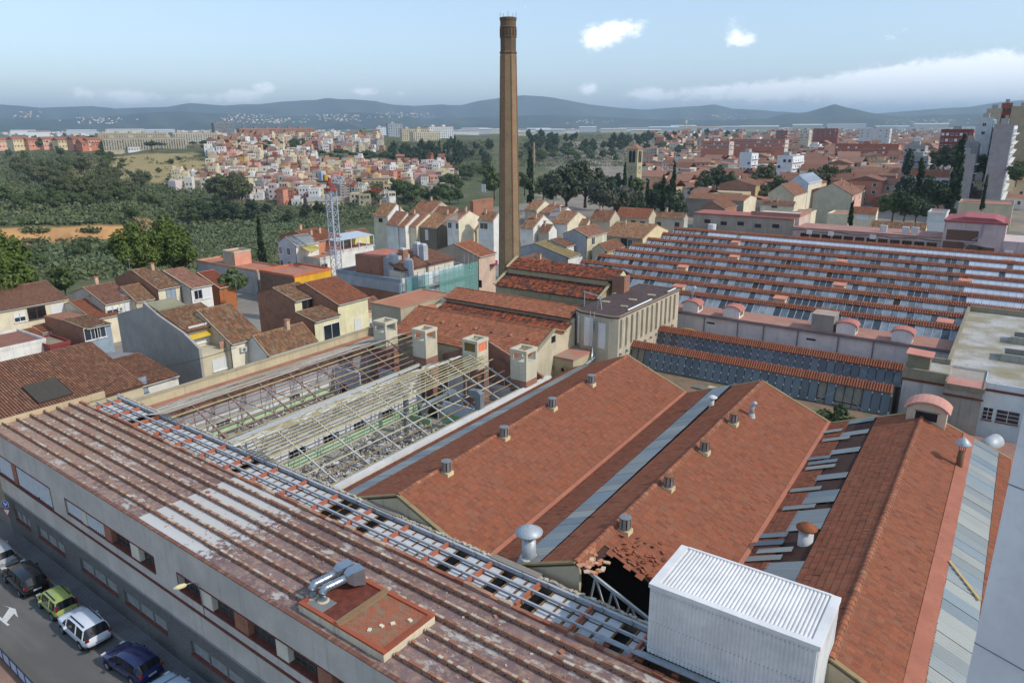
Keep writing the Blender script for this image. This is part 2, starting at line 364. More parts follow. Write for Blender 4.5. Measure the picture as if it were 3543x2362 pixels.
PROF = {  # photo column: (distance, height) of the land along that line of sight
    -500: [(0, 0), (130, -1), (170, -8), (215, -12), (300, -10.5), (317, -9.5), (326, -.5), (420, -4), (520, -2), (700, 1), (850, 6), (1000, 8), (1500, 8), (2500, 5), (6000, 4), (40000, 0)],
    0: [(0, 0), (130, -1), (170, -8), (215, -12), (300, -10.5), (317, -9.5), (326, -.5), (420, -4), (520, -2), (700, 1), (850, 6), (1000, 8), (1500, 8), (2500, 5), (6000, 4), (40000, 0)],
    270: [(0, 0), (130, -1), (170, -8), (215, -12), (300, -11.5), (318, -11), (326, -3), (420, -6), (520, -5), (600, 0), (760, 9), (900, 11), (1500, 10), (2500, 6), (6000, 4), (40000, 0)],
    340: [(0, 0), (130, -1), (170, -8), (215, -13), (320, -14), (400, -14), (500, -9), (590, -3), (680, 8), (800, 12), (1000, 13), (1500, 11), (2500, 6), (6000, 4), (40000, 0)],
    480: [(0, 0), (130, -1), (180, -8), (230, -13), (340, -15), (440, -14), (560, -6), (640, 2), (720, 11), (850, 14), (1000, 15), (1500, 12), (2500, 6), (6000, 4), (40000, 0)],
    620: [(0, 0), (135, -1), (190, -7), (250, -13), (360, -16), (440, -14), (560, -7), (680, 4), (800, 12), (950, 16), (1200, 16), (1600, 12), (2500, 6), (6000, 4), (40000, 0)],
    900: [(0, 0), (150, -1), (230, -4), (300, -11), (380, -15), (460, -13), (600, -6), (720, 1), (850, 8), (950, 14), (1200, 16), (1600, 12), (2500, 6), (6000, 4), (40000, 0)],
    1120: [(0, 0), (160, -1), (260, -2), (340, -7), (450, -14), (620, -14), (760, -4), (880, 8), (1000, 14), (1300, 14), (2500, 6), (6000, 4), (40000, 0)],
    1400: [(0, 0), (170, -1), (300, -1), (360, -5), (480, -14), (700, -14), (850, -3), (1000, 9), (1200, 13), (1500, 12), (2500, 7), (6000, 4), (40000, 0)],
    1620: [(0, 0), (190, -1), (500, 0), (650, -6), (800, -10), (1000, -6), (1150, 7), (1300, 10), (1800, 9), (2500, 7), (6000, 4), (40000, 0)],
    1900: [(0, 0), (190, -1), (500, 1), (900, 2), (1100, -2), (1500, 2), (2500, 5), (6000, 4), (40000, 0)],
    2900: [(0, 0), (190, -1), (500, 2), (900, 4), (1500, 5), (2500, 5), (6000, 4), (40000, 0)]}
_pk = sorted(PROF); _pa = np.array([colx(k) for k in _pk])
RS = np.concatenate([np.linspace(1, 150, 12), np.linspace(160, 360, 90), np.linspace(370, 1300, 120), np.geomspace(1350, 40000, 40)])
_prof = np.array([np.interp(RS, *zip(*PROF[k])) for k in _pk])
def _wob(a, r):
    f = np.clip((r-140)/200, 0, 1)*np.clip((2500-r)/1000, 0, 1); x, y = r*np.sin(a), r*np.cos(a)
    return f*(1.3*np.sin(x*.021+1)*np.cos(y*.017)+.8*np.sin(x*.06+y*.045)+.5*np.sin(x*.13-y*.11+2)+.35*np.sin(x*.31)*np.cos(y*.27))
def ground_z(x, y):
    a = math.atan2(x, y); r = math.hypot(x, y); j = np.interp(a, _pa, np.arange(len(_pa))); i = min(int(j), len(_pa)-2); t = j-i
    return float(np.interp(r, RS, _prof[i])*(1-t)+np.interp(r, RS, _prof[i+1])*t+_wob(a, r))
TOWN = ((-60, 330, 170), (0, 600, 320), (-150, 900, 360), (60, 300, 120), (-100, 200, 90))
BARE = ((-530, 306, 62), (-575, 300, 50), (-612, 330, 50), (-498, 312, 46))
def build_ground():
    A = np.linspace(colx(-420), colx(2780), 300); j = np.interp(A, _pa, np.arange(len(_pa))); i = np.minimum(j.astype(int), len(_pa)-2); t = (j-i)[:, None]
    Z = _prof[i]*(1-t)+_prof[i+1]*t; a, r = np.meshgrid(A, RS, indexing='ij'); Z = Z+_wob(a, r)-.3; V = np.stack([r*np.sin(a), r*np.cos(a), Z], -1)
    n, k = V.shape[:2]; I = np.arange(n*k).reshape(n, k); Q = np.stack([I[:-1, :-1], I[:-1, 1:], I[1:, 1:], I[1:, :-1]], -1).reshape(-1, 4)
    o = link('ground', qmesh('ground', V.reshape(-1, 3), Q, groundmat(), True)); o['kind'] = 'structure'
    # the rest of the land all round, behind the camera too
    m = MB(); m.lathe([(0.01, -.9), (40000, -.9)], n=48); m = MB().poly([(40000*math.cos(t_), 40000*math.sin(t_), -16.8) for t_ in np.linspace(0, 2*math.pi, 49)[:-1]])
    m.build('plain', groundmat())['kind'] = 'structure'
    c = plaster((150, 144, 134), .6); m = MB(); m.poly([(-140, -60, -.25), (60, -60, -.25), (60, 160, -.25), (-140, 160, -.25)]); m.build('town_ground', c)['kind'] = 'structure'
build_ground()
def asphalt():
    t = NT('asphalt'); p = t.pos(); a = t.noise(.35, 5, .6, t.mapping(p, (.35, 1.6, 1))); b = t.noise(40, 2, .6, p)
    col = t.mix(t.ramp(a, .35, .7), (.135, .128, .118), (.185, .175, .16)); col = t.mix(t.math('MULTIPLY', t.ramp(b, .4, .8), .35), col, (.09, .088, .085)); return t.fin(col, .9, 0, .2)
def pavemat():
    t = NT('pavement_slabs'); br = t.n('TexBrick'); t.L.new(t.co('Object'), br.inputs[0]); br.inputs['Scale'].default_value = 1; br.inputs['Brick Width'].default_value = .2; br.inputs['Row Height'].default_value = .2; br.inputs['Mortar Size'].default_value = .012; br.offset = 0
    t.set(br, 'Color1', (.20, .20, .205)); t.set(br, 'Color2', (.165, .165, .17)); t.set(br, 'Mortar', (.09, .09, .09)); a = t.noise(.8, 5, .6, t.co('Object'))
    return t.fin(t.mix(t.math('MULTIPLY', t.ramp(a, .4, .7), .5), br.outputs[0], (.11, .11, .112)), .9)
def frame(name, kind='structure'):
    o = bpy.data.objects.new(name, None); COL.objects.link(o); o.location = (-49.4, 19.42, 0); o.rotation_euler = (0, 0, -math.atan(.0335)); return o
def street():
    rd = MB().poly([(-50, -6.4, 0.), (60, -6.4, 0.), (60, -1.35, 0.), (-50, -1.35, 0.)]); V = rd
    def put(mb, name, mat):
        me = mkmesh(name, np.vstack(mb.V), mb.F, mat); o = link(name, me, None, (-49.4, 19.42, 0)); o.rotation_euler = (0, 0, -math.atan(.0335)); return o
    put(rd, 'road', asphalt())['kind'] = 'structure'
    pv = put(MB().box((-50, -1.2, -.2), (60, 0.02, .13)), 'pavement', pavemat()); pv['kind'] = 'structure'
    kb = MB().box((0, -1.35, -.2), (.98, -1.205, .14)); me = mkmesh('kerb_stone', np.vstack(kb.V), kb.F, plaster((150, 148, 142), .5))
    for i in range(46): link('kerb_stone', me, pv, (-22+i, 0, 0))
    # turn arrow painted on the road
    A = MB(); c = at(42, 2115, .004); u0, v0 = (c[0]+49.4), (c[1]-19.42+.0335*(c[0]+49.4))
    ar = [at(x_*.2628, 1950+y_*.2628, .006) for x_, y_ in ((-60, 640), (30, 715), (125, 575), (30, 540), (205, 590), (238, 705), (185, 650), (85, 770), (130, 800), (100, 812), (-60, 690))]
    m = MB(); m.poly([tuple(q) for q in ar]); o = m.build('road_arrow', plaster((222, 220, 214), .5)); o['kind'] = 'structure'
    # terrace of the near house with the glass-panel fence
    T = put(MB().box((-12, -14, -.3), (30, -6.75, .12)), 'terrace', (lambda: pv.data.materials[0])()); T['kind'] = 'structure'
    tm = tilemat(((176, 104, 80), (160, 92, 70), (190, 120, 92)), .2); Bt = MB().box((0, 0, .12), (.29, .29, .135)); met = mkmesh('tile', Bt.V[0], Bt.F, tm)
    for i in range(20):
        for j in range(9): link('tile', met, T, (-4.5+i*.3, -9.75+j*.3, .001))
    T.data.materials[0] = plaster((150, 120, 104), .4)
    F = empty('panel_fence', 'fence of frosted panels in a dark blue metal frame along the street edge', 'fence', (-49.4, 19.42, 0), -math.atan(.0335)); blu = paint((34, 46, 70), .5)
    MB().box((-9, -6.72, .95), (16, -6.66, 1.01)).build('rail', blu, F, True); MB().box((-9, -6.72, .16), (16, -6.66, .21)).build('rail', blu, F, True); MB().box((-9, -6.9, -.3), (16, -6.5, .14)).build('kerb', brickmat((140, 84, 64), (118, 70, 54)), F, True)
    for i in range(22): u = -9+i*1.15; MB().box((u, -6.73, .14), (u+.06, -6.65, 1.02)).build('post', blu, F, True); MB().box((u+.07, -6.7, .22), (u+1.14, -6.685, .94)).build('panel', paint((190, 206, 220), .3, 0, .05), F, True)
street()
# ---------------------------------------------------------------- street building with the stripped roof
TH = -math.atan(.0335); FO = (-49.4, 19.42, 0)
def fw(u, v, z=0.):
    c, s = math.cos(TH), math.sin(TH); return np.array([FO[0]+u*c-v*s, FO[1]+u*s+v*c, z])
def fl(P):
    c, s = math.cos(TH), math.sin(TH); x, y = P[0]-FO[0], P[1]-FO[1]; return np.array([x*c+y*s, -x*s+y*c, P[2]])
def slabmat():
    t = NT('stripped_roof_deck'); p = t.co('Object'); sp = t.n('SeparateXYZ'); t.L.new(p, sp.inputs[0]); x = sp.outputs[0]
    a = t.noise(.5, 6, .65, p); b = t.noise(2.2, 7, .72, p); c = t.noise(7, 5, .7, t.mapping(p, (.35, 1, 1))); d = t.noise(.28, 3, .5, p)
    col = t.mix(t.ramp(a, .35, .65), (.185, .120, .114), (.27, .185, .172))
    br = t.n('TexBrick'); t.L.new(p, br.inputs[0]); br.inputs['Scale'].default_value = 1; br.inputs['Brick Width'].default_value = .3; br.inputs['Row Height'].default_value = .15; br.inputs['Mortar Size'].default_value = .012
    t.set(br, 'Color1', (.36, .20, .13)); t.set(br, 'Color2', (.42, .28, .20)); t.set(br, 'Mortar', (.36, .28, .22))
    left = t.n('MapRange'); t.L.new(x, left.inputs[0]); left.inputs[1].default_value = 9; left.inputs[2].default_value = -10
    m1 = t.math('MULTIPLY', t.ramp(t.math('ADD', b, t.math('MULTIPLY', left.outputs[0], .16)), .47, .62), .85)
    col = t.mix(m1, col, br.outputs[0])
    # sand-coloured and whitewash patches where the covering came off
    m2 = t.math('MULTIPLY', t.ramp(t.math('ADD', c, t.math('MULTIPLY', d, .35)), .76, .86), .75); col = t.mix(m2, col, (.46, .39, .30))
    lo = t.n('MapRange'); t.L.new(x, lo.inputs[0]); lo.inputs[1].default_value = 7.3; lo.inputs[2].default_value = 7.42
    hi = t.n('MapRange', interpolation_type='SMOOTHSTEP'); t.L.new(x, hi.inputs[0]); hi.inputs[1].default_value = 19.0; hi.inputs[2].default_value = 9.5
    w = t.math('MULTIPLY', lo.outputs[0], hi.outputs[0]); w = t.ramp(t.math('ADD', t.math('MULTIPLY', w, .45), t.math('MULTIPLY', b, .9)), .62, .72)
    col = t.mix(t.math('MULTIPLY', w, t.math('GREATER_THAN', x, 7.36)), col, (.58, .56, .52))
    w2 = t.ramp(t.noise(.9, 7, .72, t.mapping(p, (.55, 1, 1))), .55, .63); col = t.mix(t.math('MULTIPLY', w2, .85), col, (.56, .52, .46))
    sp2 = t.ramp(t.noise(26, 2, .6, p), .66, .72); col = t.mix(t.math('MULTIPLY', sp2, .8), col, (.55, .47, .38))
    dk = t.ramp(t.noise(1.4, 6, .7, t.mapping(p, (.6, 1.4, 1))), .62, .72); col = t.mix(t.math('MULTIPLY', dk, .55), col, (.06, .04, .036))
    t.bump(b, .3, .02); return t.fin(col, .93, 0, .15)
def pebblemat():
    t = NT('pebble_dash'); p = t.co('Object'); v = t.n('TexVoronoi'); v.inputs['Scale'].default_value = 9; t.L.new(t.mapping(p, (1, 1, 1.4)), v.inputs[0])
    a = t.noise(.8, 4, .6, p); col = t.mix(t.ramp(v.outputs['Distance'], .1, .6), (.25, .235, .215), (.13, .12, .11)); col = t.mix(t.ramp(a, .35, .7), col, (.17, .16, .148))
    t.bump(v.outputs['Distance'], -.5, .02); return t.fin(col, .95, 0, .1)
def front_building():
    R = empty('factory_front_building', 'long grey street-front factory building with stripped brown roof and rows of low brick ribs', 'factory building', FO, TH)
    U0, U1 = -16.3, 47.0; VB = 6.95; ZT = 9.2
    pla = plaster((200, 190, 178), .5); peb = pebblemat(); bk = brickmat((150, 80, 58), (126, 66, 50)); red = paint((112, 62, 50), .85, 0, .25)
    cream = plaster((220, 210, 190), .5); glass = glassy((58, 62, 62), .2); fr = paint((120, 118, 112), .6); dk = DARK()
    # lower pebble-dashed band with its recessed windows
    lows = [(-14.6, -11.6), (-10.2, -5.4), (-2.8, 2.75), (3.7, 9.2), (12.0, 17.6), (18.4, 24), (25, 30.6), (32, 37)]
    z0, z1 = 1.55, 2.55; m = MB(); x = U0
    for a, b in lows: m.box((x, 0, z0), (a, .3, z1)); x = b
    m.box((x, 0, z0), (U1, .3, z1)); m.box((U0, 0, -.5), (U1, .3, z0)); m.box((U0, 0, z1), (U1, .3, 3.6)); m.build('stone_band', peb, R, True)
    for a, b in lows:
        w = MB().box((a, .16, z0), (b, .22, z1)).build('window', paint((150, 152, 148), .5, 0, .2), R, True)
        MB().box((a, -.06, z0-.07), (b, .16, z0+.02)).build('sill', red, w, True)
        k = MB(); n = 3
        for i in range(n+1): xx = a+(b-a)*i/n; k.box((max(a, xx-.05), .10, z0+.02), (min(b, xx+.05), .158, z1))
        k.box((a, .10, z1-.07), (b, .156, z1)); k.build('frame', fr, w, True)
    # plaster body with the long window openings
    ops = [(-16.0, -5.8, 5.35, 7.15), (-3.25, 9.0, 6.0, 7.15), (11.75, 46, 6.0, 7.15)]
    m = MB(); m.box((U0, -.02, 3.6), (U1, .42, 5.35)); m.box((U0, -.02, 7.15), (U1, .42, ZT-.015)); x = U0
    for a, b, c, d in ops:
        m.box((x, -.02, 5.35), (a, .42, 7.15)); x = b
        if c > 5.4: m.box((a, -.02, 5.35), (b, .42, c))
    m.box((x, -.02, 5.35), (U1, .42, 7.15)); m.build('wall', pla, R, True)
    m = MB(); m.box((U0, .42, -.5), (U1, VB, 9.05)); m.build('core', plaster((150, 140, 128), .5), R, True)
    m = MB(); m.box((U0, -.12, 5.22), (U1, -.02, 5.34)); m.build('string_course', red, R, True)
    m = MB(); m.box((U0, -.1, 3.56), (U1, -.021, 3.62)); m.build('drip_ledge', plaster((150, 146, 142), .4), R, True)
    for a, b, c, d in ops:
        m = MB(); m.box((a, -.05, c-.08), (b, .40, c+.01)); m.build('brick_sill', red, R, True)
        m = MB(); m.box((a, -.045, d-.02), (b, -.02, d+.07)); m.box((a-.07, -.045, c), (a, -.02, d+.07)); m.box((b, -.045, c), (b+.07, -.02, d+.07)); m.build('brick_surround', red, R, True)
    cols = [(-13.0, -12.2, 'b'), (-.95, -.2, 'w'), (2.45, 3.4, 'b'), (5.95, 7.0, 'w'), (14.1, 15.25, 'w'), (17.5, 18.75, 'b'), (21.2, 22.2, 'w'), (24.6, 25.7, 'b'), (28.1, 29.1, 'w'), (31.6, 32.7, 'b'), (35, 36, 'w')]
    for a, b, k in cols:
        zz = 5.36 if a < -5 else 6.01
        m = MB(); m.box((a, -.005 if k == 'b' else .02, zz), (b, .40, 7.149)); m.build('brick_pier' if k == 'b' else 'white_pier', brickmat((176, 92, 60), (150, 78, 54)) if k == 'b' else cream, R, True)
    fin = paint((214, 216, 218), .5, .0, .08)
    for a, b in ((-15.9, -13.1), (-12.1, -8.6), (-8.3, -5.9), (-3.2, -1.0), (-.15, 2.35)):
        zz = 5.4 if a < -5 else 6.03
        s = MB(); s.box((a, .2, zz), (b, .24, 7.14)); s = s.build('louvre_screen', paint((70, 76, 80), .6), R, True)
        me = mkmesh('louvre_fin', *(lambda q: (q.V[0], q.F))(MB().box((-.015, -.1, 0), (.015, .1, 7.10-zz), rz=-.7)), fin)
        n = int((b-a)/.3)
        for i in range(n): link('louvre_fin', me, s, ((i+.5)*(b-a)/n+a, .1, zz+.01))
    for a, b in ((3.45, 5.9), (7.05, 8.95), (11.8, 14.05), (15.3, 17.45), (18.8, 21.15), (22.25, 24.55), (25.75, 28.05), (29.15, 31.55), (32.75, 34.95)):
        w = MB().box((a, .37, 6.02), (b, .39, 7.14)).build('window', glass, R, True); k = MB()
        n = 4
        for i in range(n+1): xx = a+(b-a)*i/n; k.box((max(a, xx-.03), .33, 6.02), (min(b, xx+.03), .369, 7.14))
        for zz in (6.03, 6.4, 6.76, 7.08): k.box((a, .335, zz), (b, .366, zz+.05))
        k.build('frame', paint((84, 80, 72), .6, 0, .2), w, True)
    # roof deck, coping, ribs
    MB().box((U0, .17, 9.05), (U1, VB, ZT+.005)).build('roof_deck', slabmat(), R, True)
    cop = tilemat(((122, 82, 68), (136, 92, 76), (112, 76, 64), (150, 116, 96)), .3)
    nb = int((U1-U0)/.16); me = mkmesh('coping_brick', *(lambda q: (q.V[0], q.F))(MB().box((0, -.06, 0), (.15, .17, .06))), cop)
    loc = np.array([(U0+i*(U1-U0)/nb, 0, ZT+.0) for i in range(nb)]); dd = np.array([np.linalg.norm(fw(*l[:2], l[2])-CC) for l in loc]); od = np.argsort(dd)
    for i in od[:150]: link('coping_brick', me, R, tuple(loc[i]))
    B = MB().box((0, -.06, 0), (.15, .17, .06)); Vb = B.V[0]; Qb = np.array(B.F); rest = od[150:]
    o = link('coping_bricks_far', qmesh('coping', (loc[rest][:, None]+Vb[None]).reshape(-1, 3), (Qb[None]+(np.arange(len(rest))*8)[:, None, None]).reshape(-1, 4), cop), R); o['kind'] = 'stuff'
    ribb = brickmat((164, 112, 88), (144, 96, 76), (190, 168, 146), .3, .1, .3); capm = tilemat(((158, 104, 80), (176, 122, 94), (206, 188, 160), (140, 94, 74), (196, 156, 128), (214, 200, 178)), .25, (.16, .13, .10))
    RV = [1.05, 2.08, 3.1, 4.13, 5.15, 6.17]; caps = []
    for j, v in enumerate(RV):
        segs = [(U0+.05, U1)] if j > 2 else [(U0+.05, 22.75), (29.15, U1)]
        for a, b in segs:
            h = .20+.012*j; m = MB(); m.box((a, v-.06, ZT-.01), (b, v+.06, ZT+h))
            for i in range(int((b-a)/.62)):
                xx = a+.4+i*.62; m.box((xx, v-.066, ZT+.04), (xx+.07, v-.059, ZT+.12), 1)
            m.build('brick_rib', [ribb, dk], R, True)
            x = a
            while x < b-.3: caps.append((x, v+random.uniform(-.008, .008), ZT+h)); x += .285
    B = MB().box((0, -.072, -.005), (.275, .072, .055)); me = mkmesh('brick', B.V[0], B.F, capm); Vb = B.V[0]; Qb = np.array(B.F)
    loc = np.array(caps); loc = loc[RNG.random(len(loc)) > .02]; dd = np.array([np.linalg.norm(fw(*l[:2], l[2])-CC) for l in loc]); vis = np.array([0 < proj(fw(*l[:2], l[2]))[0] < 3543 and proj(fw(*l[:2], l[2]))[1] < 2362 for l in loc])
    od = np.argsort(dd+(~vis)*1000)
    for i in od[:300]: link('brick', me, R, tuple(loc[i]))
    rest = od[300:]; o = link('rib_bricks_far', qmesh('caps', (loc[rest][:, None]+Vb[None]).reshape(-1, 3), (Qb[None]+(np.arange(len(rest))*8)[:, None, None]).reshape(-1, 4), capm), R); o['kind'] = 'stuff'
    m = MB()   # mortar lumps and broken masonry strewn on the deck
    for i in range(420):
        u, v = random.uniform(U0, 40), random.uniform(.6, 6.8); s = random.uniform(.02, .09)*(2.2 if random.random() < .06 else 1)
        m.cb((u, v, ZT+s*.3), (s*random.uniform(.8, 2), s*random.uniform(.8, 1.6), s*.8), 0, random.uniform(0, 3))
    o = m.build('masonry_crumbs', tilemat(((200, 180, 150), (176, 110, 80), (226, 214, 196)), .1), R, True); o['kind'] = 'stuff'
    # left end upstand and the broken brick edge along the service gap
    MB().box((U0-.18, .45, 9.0), (U0-.004, VB+2.2, 9.62)).build('end_upstand', plaster((200, 178, 142), .6), R, True)
    m = MB(); x = U0
    while x < U1:
        l = random.uniform(.4, 1.1); m.box((x, VB-.02, 9.06), (min(x+l-.01, U1), VB+.2, ZT+random.uniform(.12, .26))); x += l
    m.build('broken_edge', tilemat(((150, 90, 70), (176, 120, 92), (200, 176, 150)), .4, (.13, .09, .07)), R, True)
    return R
FB = front_building()
def service_gap():
    R = empty('steel_joist_frame', 'grey steel rails with orange cross-beams laid along the gap behind the stripped roof', 'steel frame', FO, TH)
    rail = rust((178, 180, 182), .2); red = rust((176, 104, 78), .3); wood = tilemat(((150, 112, 66), (120, 88, 56), (176, 140, 92)), .2)
    U0, U1 = -14.6, 38.4; z = 9.5
    for v, w, h in ((7.62, .1, .16), (8.5, .1, .16), (9.42, .16, .26)):
        m = MB(); m.box((U0, v-w/2, z-h), (U1, v+w/2, z-h+.035)); m.box((U0, v-w/2, z-.035), (U1, v+w/2, z)); m.box((U0, v-.02, z-h+.036), (U1, v+.02, z-.036)); m.build('rail', rail, R, True)
    n = 16; cb = [U0+1+i*(U1-U0-1.6)/n for i in range(n+1)]
    for i, u in enumerate(cb):
        m = MB(); m.box((u, 7.16, z-.3), (u+.12, 9.28, z-.03)); m.build('cross_beam', red, R, True)
    Bt = MB().box((-.05, 7.2, 0), (.05, 9.28, .06)); me = mkmesh('batten', Bt.V[0], Bt.F, wood)
    Pn = MB().box((.08, 7.2, 0), (.76, 8.45, .03)).box((.08, 8.55, 0), (.76, 9.3, .03)); mp = mkmesh('ceiling_panel', np.vstack(Pn.V), Pn.F, plaster((206, 206, 204), .5))
    u = U0+.2
    while u < U1-.9:
        link('batten', me, R, (u, 0, z-.34+random.uniform(-.02, .02)))
        if random.random() < .9: link('ceiling_panel', mp, R, (u, random.uniform(-.03, .03), z-.34))
        u += .82
    m = MB().box((U0, VBK, 8.6), (U1, 9.6, 8.7)); m.build('ledge', DARK(), R, True)
    for u in np.arange(U0+.6, U1, 1.64):
        m = MB().tube([(u, 9.3, z-.3), (u+.12, 9.32, z-.05), (u, 9.28, z+.1)], .02, 5); m.build('wire_tie', rust((90, 80, 70), .6), R, True)
    # rear wall of the gap, its broken top edge of mortar and tile ends
    W_ = empty('shed_end_wall', 'long low masonry wall closing the near ends of the factory sheds, with a crumbled top', 'wall', FO, TH)
    MB().box((-14.9, 9.56, 0), (47, 9.82, 9.42)).build('wall', plaster((150, 132, 118), .6), W_, True)
    m = MB(); x = -14.9
    while x < 44:
        l = random.uniform(.1, .2); h = random.uniform(.04, .13); m.cb((x, 9.68+random.uniform(-.05, .05), 9.42+h/2), (l, random.uniform(.12, .24), h), 0, random.uniform(-.3, .3)); x += l
    m.build('crumbled_edge', tilemat(((196, 184, 160), (170, 160, 140), (210, 200, 180), (150, 128, 104)), .2), W_, True)
    m = MB()
    for u in (28.0, 17.5, 5, -7): m.box((u, 9.45, 9.3), (u+3.2, 9.86, 9.56))
    m.build('wall_capping', plaster((150, 140, 126), .7), W_, True)
VBK = 7.2
service_gap()
def roof_box():
    R = empty('rooftop_platform', 'low brick-rimmed platform on the street-front roof, half dark red and half terracotta', 'platform', FO, TH)
    a, b, c, d, z0, z = 22.9, 29.0, .46, 3.85, 9.2, 9.72
    cr = plaster((216, 202, 172), .6); bk = tilemat(((176, 92, 64), (150, 80, 58), (190, 110, 76)), .3)
    MB().box((a, c, z0-.1), (b, d, z-.12)).build('body', cr, R, True)
    m = MB(); m.box((a, c, z-.12), (b, c+.22, z)); m.box((a, d-.22, z-.12), (b, d, z)); m.box((a, c+.22, z-.12), (a+.2, d-.22, z)); m.box((b-.24, c+.22, z-.12), (b, d-.22, z)); m.build('rim', bk, R, True)
    MB().box((a+.2, c+.22, z-.13), (25.6, d-.22, z-.1)).build('dark_deck', paint((112, 56, 40), .8, 0, .3), R, True)
    t = NT('small_terracotta_tiles'); br = t.n('TexBrick'); t.L.new(t.co('Object'), br.inputs[0]); br.inputs['Scale'].default_value = 1; br.inputs['Brick Width'].default_value = .28; br.inputs['Row Height'].default_value = .13; br.inputs['Mortar Size'].default_value = .008
    t.set(br, 'Color1', lin((170, 92, 62))); t.set(br, 'Color2', lin((150, 84, 60))); t.set(br, 'Mortar', lin((150, 130, 104)))
    a_ = t.noise(2.4, 6, .7, t.mapping(t.co('Object'), (.6, 1.2, 1))); MT = t.fin(t.mix(t.math('MULTIPLY', t.ramp(a_, .48, .62), .8), br.outputs[0], lin((128, 122, 98))), .9)
    MB().box((25.95, c+.22, z-.13), (b-.24, d-.22, z-.085)).build('tiled_deck', MT, R, True)
    MB().box((25.62, c+.05, z-.1), (25.78, d-.05, z+.1)).box((25.79, c+.05, z-.1), (25.94, d-.05, z+.03)).build('divider', tilemat(((150, 120, 86), (176, 150, 110), (130, 100, 76)), .5), R, True)
    MB().box((a+.25, c+.25, z-.1), (a+1.5, c+1.2, z-.075)).build('gravel_patch', plaster((128, 128, 126), .7), R, True)
    for i, (du, dv) in enumerate(((-1.5, 1.3), (-1.2, 1.75), (-1.75, .75), (-.7, 2.4))):
        m = MB(); m.cb((b+du, c+dv, z-.05), (.22, .16, .07), 0, i); m.build('plaster_chunk', plaster((224, 212, 186), .2), R, True)
    for i in range(2):
        G = empty('ventilation_duct', ('silver elbowed ventilation duct with box end, the one nearer the street' if i == 0 else 'silver elbowed ventilation duct with box end, the one farther from the street'), 'duct', FO, TH, 'paired roof ducts')
        pb = fl(at(*((1119, 2078) if i == 0 else (1082, 2064)), z-.1)); pe = fl(at(*((1196, 2000) if i == 0 else (1160, 1984)), z+.62))
        mid = pb+np.array([0, 0, .42]); p2 = pb+(pe-pb)*.22; p2[2] = z+.58
        gal = rust((168, 176, 182), .06, .35, .8); path = [pb, (pb+mid)/2, mid+(0, 0, .08)]+[mid+(p2-mid)*k+np.array([0, 0, .12*math.sin(k*3.14)]) for k in (.35, .7)]+[p2]+[p2+(pe-p2)*k for k in (.33, .66, 1)]
        MB().tube(path, .21, 14).build('pipe', gal, G, True, True)
        for k in (0, 2, 5, 6, 7):
            q = np.array(path[k]); q2 = np.array(path[min(k+1, len(path)-1)]); t_ = (q2-q) if k < len(path)-1 else q-np.array(path[k-1]); t_ = t_/np.linalg.norm(t_)
            MB().tube([q-t_*.02, q+t_*.02], .225, 14).build('seam_band', gal, G, True, True)
        dr = pe-p2; dr[2] = 0; dr /= np.linalg.norm(dr); pr = np.array([-dr[1], dr[0], 0]); e = pe
        V = []
        for s, hw, zl, zh in ((0, .21, -.2, .2), (.28, .33, -.42, .34), (.95, .33, -.62, .34)):
            for a1, z1 in ((-1, zl), (1, zl), (1, zh), (-1, zh)): V.append(e+dr*s+pr*hw*a1+np.array([0, 0, z1]))
        m = MB().add(V, [(3, 2, 1, 0)]+[(k*4+i2, k*4+(i2+1) % 4, k*4+4+(i2+1) % 4, k*4+4+i2) for k in (0, 1) for i2 in range(4)]+[(8, 9, 10, 11)]); m.build('hood_box', gal, G, True)
        MB().add([e+dr*.955+pr*.2*a1+np.array([0, 0, z1]) for a1, z1 in ((-.6, .0), (.6, .0), (.6, .2), (-.6, .2))], [(0, 1, 2, 3)]).build('sticker', WHITE(), G, True)
        MB().lathe([(.33, z-.1), (.3, z-.04), (.2, z-.02)], pb[:2], 10).build('mortar_collar', plaster((206, 190, 160), .2), G, True)
roof_box()
